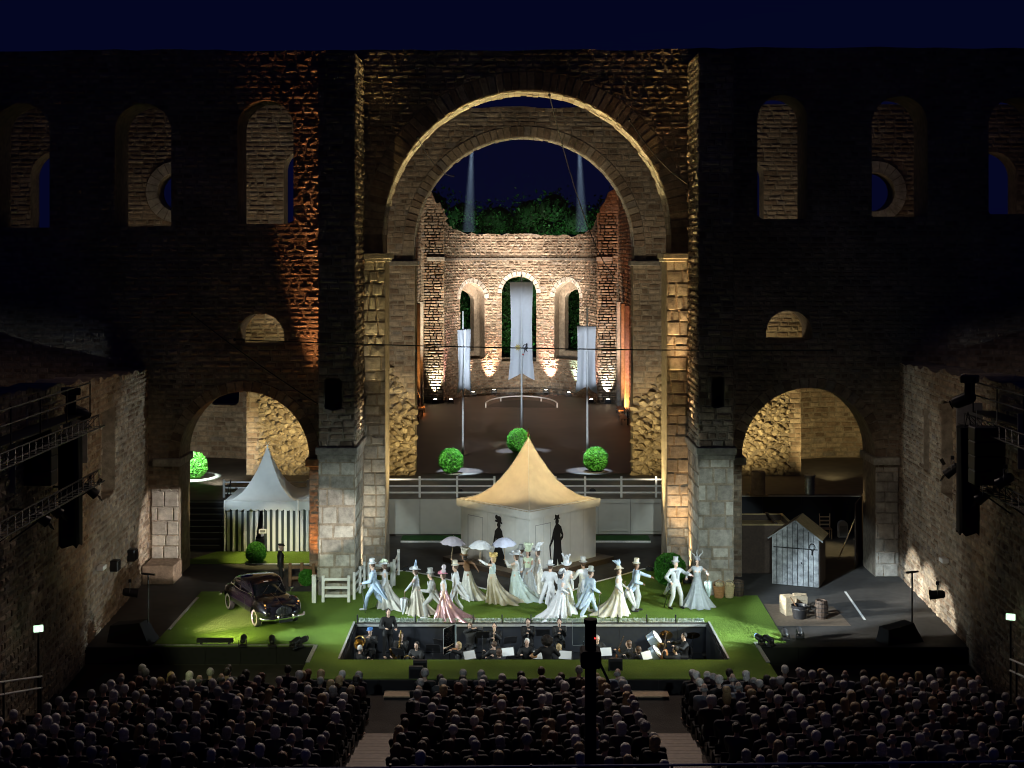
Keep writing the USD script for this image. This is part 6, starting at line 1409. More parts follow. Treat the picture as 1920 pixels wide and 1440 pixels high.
def lady(px, py, rz, label, gown, bodice, hat, deco, deco_mat, pose=None, train=(0, -.5), hem=.42, hair='brown_hair', seed=0, skin='pale_skin', gl=True, hatR=.23, zz=.03, skirt_kw={}):
    p = pose or Pose(1.66, .03, .90, ((-.08, .08, 0), (.08, -.05, 0)), female=True); loc = G(px, py, zz); t = figure(loc, rz, label, p, skin)
    part(t, 'skirt', skirt(p, hem, train, seed=seed, **skirt_kw), gown, smooth=True); part(t, 'bodice', jacket(p, .016, sleeves=False), bodice, smooth=60)
    if gl:
        for i in (0, 1): part(t, 'long_glove', gloves(p, i), 'white_cloth', smooth=40)
    part(t, 'hair', p.hd(cap_hair('bob')), hair, smooth=60); h_ = part(t, 'hat', p.hd(wide_hat(hatR)), hat, smooth=40); part(h_, 'hat_trimming', p.hd(hat_deco(deco, seed)), deco_mat, smooth=40)
    return t, p, loc
Lh = lambda *a: list(a)
stride = ((-.1, .34, 0), (.1, -.36, .06))
# --- the procession on the lawn, from left to right
t, p, l = man(701, 1143, 90, 'man in pale blue suit with white hat and cane striding left by the paddock fence', 'pale_blue_cloth', 'pale_blue_cloth', pose=Pose(1.82, .07, .90, stride, [(-.22, .36, 1.0), None]))
cane(world_of(l, 90, p.wrist[0] + (0, .05, -.03)), G(685, 1150, .03), 'black cane of the man in pale blue at the paddock fence')
lady(722, 1139, 92, 'lady in white with flowered hat half hidden behind the man in pale blue', 'ivory_cloth', 'white_cloth', 'white_cloth', 'flowers', 'leaf_cloth', seed=1, train=(-.1, -.7))
t, p, l = lady(781, 1151, 88, 'lady in cream with tall looped white hat holding a folded parasol low', 'cream_cloth', 'white_cloth', 'white_cloth', 'loops', 'pale_blue_cloth', Pose(1.66, .06, .9, ((-.08, .08, 0), (.08, -.05, 0)), [(-.25, .38, .98), None], female=True), (0, -.35), seed=2)
folded_parasol(world_of(l, 88, p.wrist[0] + (0, .06, -.30)), (-.10, 0, -1), 'white folded parasol hanging from the hand of the lady in cream', L=.6)
man(812, 1159, 88, 'man in light grey tailcoat and grey top hat taking a long stride left', 'light_grey_cloth', 'light_grey_cloth', 'light_grey_cloth', Pose(1.80, .12, .84, ((-.1, .28, 0), (.1, -.62, .10)), [(-.18, .38, 1.02), None]), 'grey_hair')
lady(832, 1160, 90, 'lady in glittering mauve skirt with white bolero and pink bow hat', 'sequin_cloth', 'white_cloth', 'pink_cloth', 'bow', 'rose_grey_cloth', train=(0, -.75), hem=.46, seed=3, gl=False, hatR=.2)
man(855, 1147, 86, 'man in plain white suit and cream top hat behind the lady in mauve', 'white_cloth', 'white_cloth', 'cream_cloth', Pose(1.80, .03, .91, ((-.1, .16, 0), (.1, -.15, .02))))
t, p, l = lady(878, 1122, 80, 'lady in white and brown gown with tall patterned hat raising a parasol', 'ivory_cloth', 'brown_print', 'brown_print', 'tower', 'cream_cloth', Pose(1.70, .22, .92, ((-.08, .08, 0), (.08, -.05, 0)), [(-.12, .60, 1.52), (.3, -.30, 1.1)], female=True), (0, -.45), hem=.36, seed=4, skin='deep_skin', gl=False, hatR=.18, hair='dark_hair')
parasol(world_of(l, 80, p.wrist[0] + (0, .05, .05)), (0, .08), 0, 'greyish lilac open parasol farthest left of the three', 'rose_grey_cloth', .85, .50)
t, p, l = lady(922, 1129, 86, 'lady in long pale pleated gown with golden hat and raised white parasol', 'cream_cloth', 'teal_white_cloth', 'gold_cloth', 'flowers', 'gold_cloth', Pose(1.72, -.10, .95, ((-.08, .08, 0), (.08, -.05, 0)), [(-.10, .42, 1.62), None], female=True), (.05, -.95), hem=.40, hair='blond_hair', seed=5, hatR=.13)
parasol(world_of(l, 86, p.wrist[0] + (0, .03, .05)), (0, .04), 0, 'white open parasol in the middle of the three', 'white_cloth', .72, .46)
t, p, l = lady(966, 1124, 84, 'lady in pale teal trailing gown with huge white hat and lilac parasol', 'teal_white_cloth', 'white_cloth', 'white_cloth', 'flowers', 'white_cloth', Pose(1.74, -.06, .95, ((-.08, .08, 0), (.08, -.05, 0)), [(-.12, .36, 1.50), None], female=True), (.05, -.85), hem=.42, seed=6, hatR=.27)
parasol(world_of(l, 84, p.wrist[0] + (0, .03, .05)), (.05, -.05), 0, 'pale lilac open parasol farthest right of the three', 'lilac_cloth', .85, .48)
man(978, 1113, 85, 'man in grey suit half hidden behind the lady in pale teal', 'light_grey_cloth', 'light_grey_cloth', 'light_grey_cloth', Pose(1.80, .02, .92, ((-.1, .1, 0), (.1, -.1, 0))))
lady(990, 1116, 150, 'lady in silver blue with tall pleated greenish white hat facing the seats', 'silver_cloth', 'leaf_cloth', 'leaf_cloth', 'tower', 'leaf_cloth', Pose(1.72, 0, .94, ((-.08, .04, 0), (.08, -.04, 0)), [(-.15, .25, 1.0), (.15, .25, 1.02)], female=True), (.2, -.2), hem=.40, seed=7, skin='skin', hair='dark_hair', hatR=.15)
lady(1009, 1111, 100, 'lady in cream gown at the front corner of the pavilion, seen behind', 'ivory_cloth', 'ivory_cloth', 'white_cloth', 'plumes', 'white_cloth', train=(0, -.3), seed=8)
man(1031, 1147, -30, 'man in white frock coat and white top hat seen from the back', 'white_cloth', 'white_cloth', pose=Pose(1.80, .04, .91, ((-.1, .15, 0), (.1, -.18, .03)), [(-.2, .2, 1.05), (.18, .3, 1.1)]))
lady(1062, 1147, -20, 'lady in white with towering feathered hat seen from the back', 'white_cloth', 'white_cloth', 'white_cloth', 'plumes', 'white_cloth', Pose(1.80, 0, .97, ((-.08, .04, 0), (.08, -.04, 0)), female=True), (.1, -.25), hem=.36, seed=9, hatR=.2)
lady(1051, 1158, -70, 'lady in white with dark print bodice and long train sweeping left', 'white_cloth', 'silver_cloth', 'slate_cloth', 'flowers', 'white_cloth', Pose(1.64, .05, .89, ((-.08, .06, 0), (.08, -.04, 0)), [(-.12, .3, 1.1), (.2, .2, 1.0)], female=True), (0, -.75), hem=.36, seed=10, hatR=.15, hair='dark_hair')
man(1094, 1144, 30, 'man in white coat and white top hat behind the man in pale blue', 'white_cloth', 'white_cloth', pose=Pose(1.86, .02, .95, ((-.1, .1, 0), (.1, -.1, 0)), [(-.2, .32, 1.25), None]), hair='brown_hair')
t, p, l = man(1106, 1157, -60, 'man in pale blue tailcoat and trousers with low hat striding right with a cane', 'pale_blue_cloth', 'pale_blue_cloth', 'light_grey_cloth', Pose(1.76, .05, .88, ((-.12, .42, 0), (.12, -.40, .04)), [None, (.28, .20, .95)], turn=-.3))
cane(world_of(l, -60, p.wrist[1] + (0, .04, -.02)), G(1121, 1161, .03), 'dark cane of the man in pale blue striding right')
t, p, l = lady(1160, 1152, -105, 'lady in strapless white gown with feathered hat and folded parasol in the middle right', 'ivory_cloth', 'white_cloth', 'cream_cloth', 'plumes', 'pale_blue_cloth', Pose(1.68, .0, .92, ((-.08, .05, 0), (.08, -.04, 0)), [(-.20, .24, 1.02), (.26, .16, .95)], female=True, turn=-.3), (0, -.62), hem=.52, seed=11, gl=True, hatR=.19)
folded_parasol(world_of(l, -105, p.wrist[0] + (0, .08, -.12)), (.45, 0, -1), 'white folded parasol pointing to the ground beside the strapless gown', L=.72)
man(1192, 1146, -85, 'man in grey blue tailcoat and cream top hat stretching an arm to the right', 'pale_blue_cloth', 'light_grey_cloth', 'cream_cloth', Pose(1.84, .02, .95, ((-.1, .10, 0), (.12, -.08, 0)), [(-.10, .55, 1.18), (.2, .18, 1.02)]), skin='deep_skin', shoe='black_metal')
t, p, l = man(1266, 1140, 205, 'man in silver grey tailcoat with dark waistcoat and cane leading a lady', 'silver_cloth', 'light_grey_cloth', 'light_grey_cloth', Pose(1.82, .02, .92, ((-.20, .12, 0), (.22, .0, 0)), [(-.52, .20, 1.18), (.30, .15, 1.0)], turn=.5), vest='slate_cloth', shoe='black_metal', hair='grey_hair')
cane(world_of(l, 205, p.wrist[1] + (0, .03, -.03)), G(1245, 1139, .03), 'thin black cane of the man leading a lady')
t, p, l = lady(1307, 1136, 180, 'lady in pale grey blue gown with horned wire hat at the right pier', 'silver_cloth', 'silver_cloth', 'slate_cloth', 'horns', 'light_grey_cloth', Pose(1.74, .0, .95, ((-.08, .04, 0), (.08, -.04, 0)), [(-.38, .15, 1.25), (.42, .16, 1.12)], female=True), (-.05, .1), hem=.56, seed=12, hair='dark_hair', hatR=.13)
folded_parasol(world_of(l, 180, p.wrist[0] + (0, .03, -.28)), (.10, 0, -1), 'pale folded parasol held by the lady with the horned hat', 'teal_white_cloth', L=.6)
# chauffeur
pc = Pose(1.76, 0, .93, ((-.1, .03, 0), (.1, -.02, 0)))
t = figure(G(526, 1103), -75, 'chauffeur in dark double breasted uniform and peaked cap standing behind the car', pc); part(t, 'trousers', trousers(pc), 'black_suit', smooth=60); part(t, 'tunic', jacket(pc), 'black_suit', smooth=60); part(t, 'peaked_cap', pc.hd(cat_(lathe([(0, .12), (.13, .115), (.135, .10), (.098, .06), (.0, .055)], 20), xf(box(-.08, .08, .06, .155, 0, .012, .004), (0, 0, .055), rx=-.15))), 'black_suit', smooth=40)
for i in (0, 1): part(t, 'boot', shoes(pc, i), 'black_metal', smooth=40)
for q in (-1, 1):
    for j in range(3): part(t, 'button', ball(pc.chest + pc.fw * .142 + pc.rt * .05 * q - pc.up * (.10 * j - .06), .014, 0), 'gold_print')

# ================================================================== orchestra
chair0 = None
def pit_chair(loc, rz, label):
    global chair0
    if chair0: return copy_of(chair0, 'pit_chair', loc, rz, label)
    t = thing('pit_chair', label, 'chair', loc, rz); part(t, 'seat', box(-.21, .21, -.22, .2, .42, .46, .015), 'black_cloth'); part(t, 'backrest', box(-.2, .2, -.25, -.22, .55, .84, .012), 'black_cloth')
    for x in (-.19, .19):
        for y in (-.2, .17): part(t, 'leg', rod((x, y, 0), (x, y, .84 if y < 0 else .42), .014, 6), 'black_metal')
    chair0 = t; return t
def player(px, y_, rz, what, hair, kind, hands, standing=False, skin='skin', zf=None, cloth='black_suit', lean=.06, turn=0):
    zf = -1.30 if zf is None else zf; Y = y_; X = (px - CX) * Y / FPX; loc = np.array([X, Y, zf])
    p = Pose(1.74, lean, .93 if standing else .50, ((-.12, .02, 0), (.12, 0, 0)) if standing else ((-.16, .42, 0), (.16, .42, 0)), hands, turn=turn, seated=not standing)
    t = figure(loc, rz, what, p, skin); part(t, 'suit', jacket(p), cloth, smooth=60); part(t, 'trousers', trousers(p), cloth, smooth=60); part(t, 'hair', p.hd(cap_hair(kind)), hair, smooth=60)
    if not standing: pit_chair(loc, rz, 'black chair of the ' + ' '.join(what.replace(',', '').split()[:12]))
    return t, p, loc, rz
def instr(name, label, who, parts):
    t = thing(name, label, 'instrument', who[2], who[3])
    for nm, mesh, mat in parts: part(t, nm, mesh, mat, smooth=35)
M_ = (np.array([0, 0, 0]),)
plain('brass', (.80, .55, .20), .2, 1.0, var=.1); plain('violin_wood', (.30, .12, .04), .3, coat_weight=.5); plain('drum_shell', (.30, .38, .50), .3, .3); plain('sheet_paper', (.72, .74, .74), .7, var=.04); plain('clear_panel', (.4, .43, .45), .1)
w = player(676, 47.0, -60, 'player in black seated lowest at the far left of the pit', 'white_hair', 'short', [(-.2, .3, .8), (.2, .3, .8)])
w = player(694, 48.3, 170, 'horn player in a blue cap at the left pit wall', 'dark_hair', 'short', [(-.1, .35, 1.05), (.25, .3, .85)], zf=-1.05); part(w[0], 'blue_cap', w[1].hd(xf(cat_(lathe([(0, .13), (.09, .11), (.105, .05), (.0, .045)], 16), box(-.09, .09, .0, .2, .045, .06, .005)), (0, -.01, .01))), 'blue_cap', smooth=40)
instr('french_horn', 'golden coiled horn held by the player in the blue cap', w, [('coil', tube([(.25 + .17 * math.cos(a), .36 + .02 * a / 6, .95 + .17 * math.sin(a)) for a in np.linspace(0, 4 * PI, 40)], .026, 8), 'brass'), ('bell', xf(lathe([(.03, 0), (.04, .15), (.08, .28), (.17, .36), (.165, .365), (.03, .1)], 20), (.3, .4, .8), rx=-1.2, rz=.3), 'brass')])
w = player(727, 49.2, 205, 'standing player in black beside the saxophone', 'dark_hair', 'short', [(-.2, .3, 1.1), (.2, .3, 1.15)], True, zf=-1.05)
w2 = player(752, 48.2, 185, 'saxophone player bent over at the left of the pit', 'brown_hair', 'short', [(-.05, .32, 1.0), (.1, .36, .8)], zf=-1.20)
instr('saxophone', 'golden saxophone standing upright in the left of the pit', w2, [('tube', tube([(0, .30, 1.42), (.0, .38, 1.5), (.02, .42, 1.35), (.1, .44, .62), (.2, .44, .55), (.28, .44, .66), (.3, .46, .9)], [.015, .02, .03, .05, .06, .07, .12], 10), 'brass'), ('keys', cat_(*[ball((.05 + .01 * k, .47, 1.25 - .1 * k), (.028, .012, .028), 1) for k in range(6)]), 'brass')])
w = player(781, 47.4, 160, 'player in black holding a golden horn low in the pit', 'dark_hair', 'bob', [(-.1, .35, .9), (.2, .3, .75)])
instr('french_horn', 'golden horn in the lap of the player low in the pit', w, [('coil', tube([(.16 + .15 * math.cos(a), .36, .78 + .15 * math.sin(a)) for a in np.linspace(0, 4 * PI, 36)], .024, 8), 'brass'), ('bell', xf(lathe([(.03, 0), (.05, .16), (.15, .28), (.145, .285)], 18), (.22, .36, .62), rx=-1.4, rz=.6), 'brass')])
w = player(881, 48.9, 160, 'player in black holding a flute sideways at the back of the pit', 'brown_hair', 'short', [(-.35, .22, 1.22), (-.2, .28, 1.22)], zf=-1.05)
instr('flute', 'silver flute held sideways at the back of the pit', w, [('tube', rod((.05, .17, 1.23), (-.62, .30, 1.30), .014, 8), 'chrome'), ('lip_plate', ball((.03, .16, 1.235), (.02, .02, .02), 1), 'chrome')])
w = player(859, 47.4, 120, 'violinist with raised bow left of the middle', 'blond_hair', 'bob', [(-.3, .38, 1.16), (.15, .42, 1.15)])
instr('violin', 'brown violin of the player left of the middle', w, [('body', xf(cat_(ball((0, 0, 0), (.10, .12, .03), 2), ball((0, .16, 0), (.08, .09, .028), 2)), (-.18, .24, 1.16), rz=.4), 'violin_wood'), ('neck', rod((-.22, .42, 1.17), (-.32, .62, 1.17), .014), 'dark_wood'), ('bow', rod((.15, .45, 1.12), (-.5, .45, 1.45), .007, 5), 'pale_wood')])
w = player(927, 48.9, 178, 'player with a pale pipe at the back of the pit, left of centre', 'dark_hair', 'short', [(-.06, .36, 1.02), (.06, .40, .9)], zf=-1.05)
instr('clarinet', 'pale wood recorder like pipe of the player left of centre', w, [('tube', tube([(0, .13, 1.17), (0, .42, .80), (0, .48, .72)], [.014, .018, .04], 8), 'pale_wood'), ('keys', cat_(*[ball((0, .2 + .05 * k, 1.1 - .065 * k), .014, 0) for k in range(4)]), 'chrome')])
w = player(990, 49.1, 180, 'clarinet player standing at the middle of the rear pit wall', 'dark_hair', 'short', [(-.06, .34, 1.0), (.06, .38, .9)], zf=-.95)
instr('clarinet', 'black clarinet of the player at the middle of the rear wall', w, [('tube', tube([(0, .13, 1.17), (0, .40, .82), (0, .46, .74)], [.014, .018, .04], 8), 'black_metal'), ('keys', cat_(*[ball((0, .2 + .05 * k, 1.1 - .065 * k), .014, 0) for k in range(4)]), 'chrome')])
w = player(1049, 49.1, 180, 'clarinet player at the rear wall right of centre', 'dark_hair', 'short', [(-.06, .34, 1.0), (.06, .38, .9)], zf=-.95)
instr('clarinet', 'black clarinet of the player right of centre at the rear wall', w, [('tube', tube([(0, .13, 1.17), (0, .40, .82), (0, .46, .74)], [.014, .018, .04], 8), 'black_metal'), ('keys', cat_(*[ball((0, .2 + .05 * k, 1.1 - .065 * k), .014, 0) for k in range(4)]), 'chrome')])
w = player(988, 47.8, 175, 'player in black facing the conductor below the middle clarinet', 'white_hair', 'short', [(-.2, .35, .85), (.2, .3, .85)])
w = player(935, 46.6, 40, 'string player low at the front of the pit', 'brown_hair', 'bob', [(-.25, .35, .95), (.15, .4, .95)])
w = player(926, 47.5, 30, 'player seated just behind the front string player', 'brown_hair', 'short', [(-.2, .35, .9), (.2, .35, .9)])
w = player(1024, 47.6, 5, 'player seen from the back, left beside the conductor', 'brown_hair', 'short', [(-.2, .35, .9), (.2, .35, .9)])
w = player(1048, 47.2, -10, 'player seen from the back, right beside the conductor', 'blond_hair', 'long', [(-.2, .35, .9), (.2, .35, .9)])
wc = player(1026, 45.75, 0, 'conductor with both arms raised seen from the back', 'dark_hair', 'curly', [(-.35, .35, 1.25), (.35, .35, 1.2)], True, zf=-1.15)
w = player(1120, 48.2, 190, 'player in black half hidden by the black mast', 'grey_hair', 'short', [(-.2, .35, .9), (.2, .35, .9)])
w = player(1178, 47.6, 70, 'cellist at the right of the pit', 'brown_hair', 'bob', [(-.1, .4, .95), (.3, .3, .7)])
instr('cello', 'brown cello leaning on its player at the right', w, [('body', xf(cat_(ball((0, 0, 0), (.22, .07, .24), 2), ball((0, 0, .32), (.17, .065, .2), 2)), (.05, .45, .5), rx=.25), 'violin_wood'), ('neck', rod((.05, .38, .95), (.0, .16, 1.45), .02), 'dark_wood'), ('bow', rod((.55, .5, .55), (-.35, .5, .78), .008, 5), 'red_hair')])
w = player(1196, 46.9, 50, 'string player in front of the cellist', 'brown_hair', 'bob', [(-.2, .4, .95), (.3, .3, .8)])
w = player(1282, 48.0, 100, 'drummer in black between two golden cymbals', 'dark_hair', 'short', [(-.3, .4, .95), (.3, .4, .95)], zf=-1.15)
w = player(1266, 46.9, 60, 'double bass player at the far right of the pit', 'dark_hair', 'short', [(-.1, .35, 1.1), (.25, .35, .8)])
instr('double_bass', 'dark double bass neck rising at the far right of the pit', w, [('body', xf(cat_(ball((0, 0, 0), (.32, .1, .35), 2), ball((0, 0, .45), (.25, .09, .28), 2)), (.1, .5, .42), rx=.12), 'violin_wood'), ('neck', rod((.1, .45, 1.1), (.05, .36, 1.75), .025), 'dark_wood'), ('bow', rod((.5, .6, .7), (-.3, .6, 1.3), .008, 5), 'pale_wood')])
def at_pit(px, py, Y): q = P(px, py, Y); return q
for px, py, Y, r_, tx, lb in ((1249, 1190, 48.6, .23, .45, 'golden cymbal upper left of the drum kit'), (1298, 1191, 48.5, .27, -.7, 'large golden cymbal right of the drummer'), (1241, 1210, 47.9, .18, .3, 'small golden cymbal low on the drum kit')):
    q = at_pit(px, py, Y); t = thing('cymbal', lb, 'cymbal', (q[0], q[1], -1.3)); h = q[2] + 1.3
    part(t, 'plate', xf(lathe([(0, .035), (.04, .03), (.06, .012), (r_, -.015), (r_ * .6, .0)], 28), (0, 0, h), rx=tx), 'brass', smooth=50); part(t, 'stand', rod((0, 0, .3), (0, 0, h), .012, 6), 'chrome')
    for a in (0, 2.1, 4.2): part(t, 'stand_leg', rod((0, 0, .35), (.22 * math.cos(a), .22 * math.sin(a), 0), .01, 5), 'chrome')
for px, py, Y, r_, hh, lb in ((1226, 1199, 48.3, .26, .30, 'blue grey drum tipped towards the drummer, upper'), (1228, 1225, 47.4, .26, .22, 'silver drum tipped towards the drummer, lower')):
    q = at_pit(px, py, Y); t = thing('drum', lb, 'drum', (q[0], q[1], -1.3)); h = q[2] + 1.3
    part(t, 'shell', xf(lathe([(r_, -hh / 2), (r_, hh / 2)], 26), (0, 0, h), rx=.2, ry=.9), 'drum_shell', smooth=40); part(t, 'skin', xf(cat_(lathe([(0, hh / 2 - .01), (r_ - .01, hh / 2 - .01)], 26), lathe([(0, -hh / 2 + .01), (r_ - .01, -hh / 2 + .01)], 26)), (0, 0, h), rx=.2, ry=.9), 'sheet_paper')
    part(t, 'hoop', xf(cat_(tube([(r_ * 1.02 * math.cos(a), r_ * 1.02 * math.sin(a), hh / 2) for a in np.linspace(0, 2 * PI, 27)], .014, 5), tube([(r_ * 1.02 * math.cos(a), r_ * 1.02 * math.sin(a), -hh / 2) for a in np.linspace(0, 2 * PI, 27)], .014, 5)), (0, 0, h), rx=.2, ry=.9), 'chrome'); part(t, 'stand', rod((0, 0, 0), (0, 0, h - .2), .02, 6), 'chrome')
k_ = 0
for px, py, Y, rz, lb in ((746, 1222, 46.9, 150, 'bright music stand by the saxophone'), (812, 1215, 47.3, 170, 'tall narrow music stand left in the pit'), (826, 1205, 48.0, 165, 'music stand between horn and violin'), (880, 1228, 46.5, 30, 'white sheet music low before the violinist'), (952, 1222, 46.8, 20, 'music stand left of the middle players'),
                          (1012, 1228, 46.4, -5, 'music stand with white page in the middle front'), (1060, 1228, 46.4, -10, 'music stand with white page right of the conductor'), (1135, 1222, 46.7, 10, 'music stand right of the black mast'), (905, 1190, 48.2, 180, 'music stand at the back beside the clarinet'), (1018, 1186, 48.5, 180, 'music stand between the two clarinets'),
                          (957, 1200, 47.7, 200, 'small music stand catching light left of centre'), (1212, 1229, 46.6, 40, 'music stand before the second string player')):
    q = at_pit(px, py, Y); t = thing('music_stand', lb, 'music stand', (q[0], q[1], -1.3), rz); h = q[2] + 1.3
    part(t, 'desk', xf(box(-.24, .24, -.008, .008, -.16, .16, .005), (0, 0, h), rx=-.5), 'black_metal'); part(t, 'sheet', xf(box(-.21, .21, -.016, -.011, -.14, .13), (0, 0, h), rx=-.5), 'sheet_paper'); part(t, 'column', rod((0, .02, .1), (0, .02, h - .02), .012, 6), 'black_metal')
    for a in (.5, 2.6, 4.7): part(t, 'foot', rod((0, .02, .2), (.22 * math.cos(a), .22 * math.sin(a), 0), .01, 5), 'black_metal')
glass_n = {"t": ("transparent_bsdf", {"color": (.9, .94, .95)}), "g": ("glossy_bsdf", {"roughness": .05}), "f": ("fresnel", {"IOR": 1.45}), "x": ("mix_closure", {})}
M['clear_screen'] = usdkit.material(stage, '/World/Looks/clear_screen', glass_n, [("f.fac", "x.fac"), ("t.BSDF", "x.closure1"), ("g.BSDF", "x.closure2")], surface="x.closure")
for px, py, Y, rz, lb in ((843, 1200, 47.8, 60, 'clear acoustic screen left in the pit'), (1094, 1186, 48.6, 10, 'clear acoustic screen behind the black mast')):
    q = at_pit(px, py, Y); t = thing('acoustic_screen', lb, 'screen', (q[0], q[1], -1.3), rz); h = q[2] + 1.3; sh_ = sg.box(-.35, h - .38, .35, h + .42).buffer(.06)
    part(t, 'pane', prism(sh_, .012, (0, 0, 0), (1, 0, 0), (0, 0, 1), (0, -1, 0)), 'clear_screen'); part(t, 'edge', prism(sh_.difference(sh_.buffer(-.012)), .02, (0, .004, 0), (1, 0, 0), (0, 0, 1), (0, -1, 0)), 'galvanised'); part(t, 'post', rod((0, 0, 0), (0, 0, h - .3), .02, 6), 'chrome')
t = thing('orange_pumpkin_lamp', 'small round orange object on the floor near the conductor', 'ball', at_pit(1001, 1229, 46.2) - (0, 0, .1)); part(t, 'body', ball((0, 0, .09), (.12, .12, .09), 2), 'wicker', smooth=True); part(t, 'knob', rod((0, 0, .17), (0, 0, .21), .015), 'brown_wood')
# ================================================================== seating and audience
ROWP, NR = .93, 15
def row_y(i): return 40.3 - ROWP * i
def row_z(i): return -.25 + .14 * i
tiers = []
for i in range(NR + 1): tiers.append(box(-15.0 if i > 3 else -14.2, 15.6, row_y(i) - .50, row_y(i) + .429, -.62, row_z(i)))
st_ = part('/World', 'seating_tiers', cat_(*tiers), 'earth'); tag(stage.GetPrimAtPath(st_), kind='structure')
struct('front_aisle', box(-14.2, 15.6, 40.72, 43.2, -.62, -.40), 'earth')
ah = []
for x0, x1, nm in ((-4.0, -2.72, 'left of the middle seats'), (3.72, 4.95, 'right of the middle seats')):
    for i in range(3, NR):
        t = thing('aisle_board', f'brown board step of the aisle {nm}, {["","","","fourth","fifth","sixth","seventh","eighth","ninth","tenth","eleventh","twelfth","thirteenth","fourteenth","fifteenth"][i]} from the stage', 'step', ((x0 + x1) / 2, row_y(i), row_z(i)))
        for k in range(4): part(t, 'board', box(-(x1 - x0) / 2, (x1 - x0) / 2, -.49 + k * .228, -.49 + (k + 1) * .228 - .008, .004, .03), 'board_floor')
# one row of folding seats, repeated
ORD = ['first', 'second', 'third', 'fourth', 'fifth', 'sixth', 'seventh', 'eighth', 'ninth', 'tenth', 'eleventh', 'twelfth', 'thirteenth', 'fourteenth', 'fifteenth', 'sixteenth', 'seventeenth', 'eighteenth', 'nineteenth', 'twentieth']
BLOCKS = [('left', -4.3, -1, 16), ('middle', -2.45, 1, 11), ('right', 5.25, 1, 16)]
benches = {}
for bn_, xs_, dr, ns in BLOCKS:
    for i in range(0, NR):
        n_ = ns; L = n_ * .56; x = xs_ + dr * (L - .56) / 2; lab = f'dark seat row under the {ORD[i]} row of spectators in the {bn_} block'
        if bn_ not in benches:
            t = thing('seat_row', lab, 'seating', (x, row_y(i), row_z(i)), group=f'seat rows of the {bn_} block')
            part(t, 'seat', box(-L / 2, L / 2, -.24, .2, .40, .45, .015), 'black_cloth'); part(t, 'backrest', box(-L / 2, L / 2, -.29, -.25, .50, .74, .012), 'black_cloth')
            for k in range(5): part(t, 'support', box(-L / 2 + .1 + (L - .2) * k / 4 - .03, -L / 2 + .1 + (L - .2) * k / 4 + .03, -.25, .15, 0, .398), 'black_metal')
            benches[bn_] = t
        else: copy_of(benches[bn_], 'seat_row', (x, row_y(i), row_z(i)), 0, lab, group=f'seat rows of the {bn_} block')
KINDS = [('white-haired', 'white_hair', 'short', 'dark jacket', 'dark_jacket', 0), ('grey-haired', 'grey_hair', 'short', 'black coat', 'black_suit', 0), ('blond', 'blond_hair', 'bob', 'dark jacket', 'dark_jacket', 1), ('brown-haired', 'brown_hair', 'short', 'navy jacket', 'navy_jacket', 0),
         ('long-haired blond', 'blond_hair', 'long', 'brown coat', 'brown_jacket', 1), ('dark-haired', 'dark_hair', 'bob', 'wine red jacket', 'wine_jacket', 1), ('balding', 'grey_hair', 'bald', 'pale shirt', 'pale_shirt', 0), ('white-haired bobbed', 'white_hair', 'bob', 'grey coat', 'grey_jacket', 1),
         ('red-brown haired', 'red_hair', 'bob', 'black coat', 'black_suit', 1), ('dark-haired short', 'dark_hair', 'short', 'grey jacket', 'grey_jacket', 0), ('grey bobbed', 'grey_hair', 'bob', 'navy jacket', 'navy_jacket', 1), ('brown long-haired', 'brown_hair', 'long', 'dark jacket', 'dark_jacket', 1)]
WT = np.array([2.2, 2.2, 1.2, 1.2, .6, .7, 1.0, 1.5, .7, .8, 1.3, .6]); WT /= WT.sum()
PROTO = {}
def spectator(kind, loc, rz, label, grp, sc):
    if kind in PROTO: return copy_of(PROTO[kind], 'person', loc, rz, label, 'person', grp, sc)
    d, hm, hk, cl, cm, fem = KINDS[kind]; r = np.random.default_rng(kind + 40)
    p = Pose(1.66 if fem else 1.76, r.uniform(-.05, .12), .52, ((-.14, .40, 0), (.14, .40, 0)), [(-.10, .34, .66), (.10, .34, .66)], turn=r.uniform(-.25, .25), nod=r.uniform(0, .12), female=bool(fem), seated=True)
    t = thing('person', label, 'person', loc, rz, grp); part(t, 'body', body_mesh(p, False), 'skin', smooth=60); part(t, 'coat', jacket(p), cm, smooth=60); part(t, 'trousers', trousers(p), 'black_suit', smooth=60); hv_, hf_ = cap_hair(hk); part(t, 'hair', p.hd((hv_ * (1.12, 1.10, 1.10), hf_)), hm, smooth=60)
    PROTO[kind] = t; return t
ra = np.random.default_rng(2024); people = []
for bn_, xs_, dr, ns in BLOCKS:
    for i in range(-1 if bn_ != 'middle' else 0, NR):
        for j in range(ns + (2 if bn_ != 'middle' else 0)):
            x = xs_ + dr * .56 * j + ra.normal(0, .05); y = row_y(i) + ra.normal(0, .06); z = row_z(max(i, 0)) if i >= 0 else -.40
            k = int(ra.choice(12, p=WT)); rz = ra.normal(0, 15) + (-8 if bn_ == 'left' else 8 if bn_ == 'right' else 0); sc = 1.09 + ra.normal(0, .045)
            if i < 0 and (j < 3 or ra.random() > .30): continue
            if ra.random() > .93 or (bn_ == 'middle' and abs(x - 1.60) < .3 and i >= 13): continue
            s = FPX / y; px, py = CX + x * s, CY + (EYE - z - 1.15) * s
            if bn_ == 'left' and x < -11.3 - .12 * max(i, 0): continue
            if bn_ == 'right' and x > 13.4: continue
            if -15 < px < 1935 and py < 1452: people.append((y, bn_, i, j, x, z, k, rz, sc))
people.sort(key=lambda q: q[0])
crowd = []
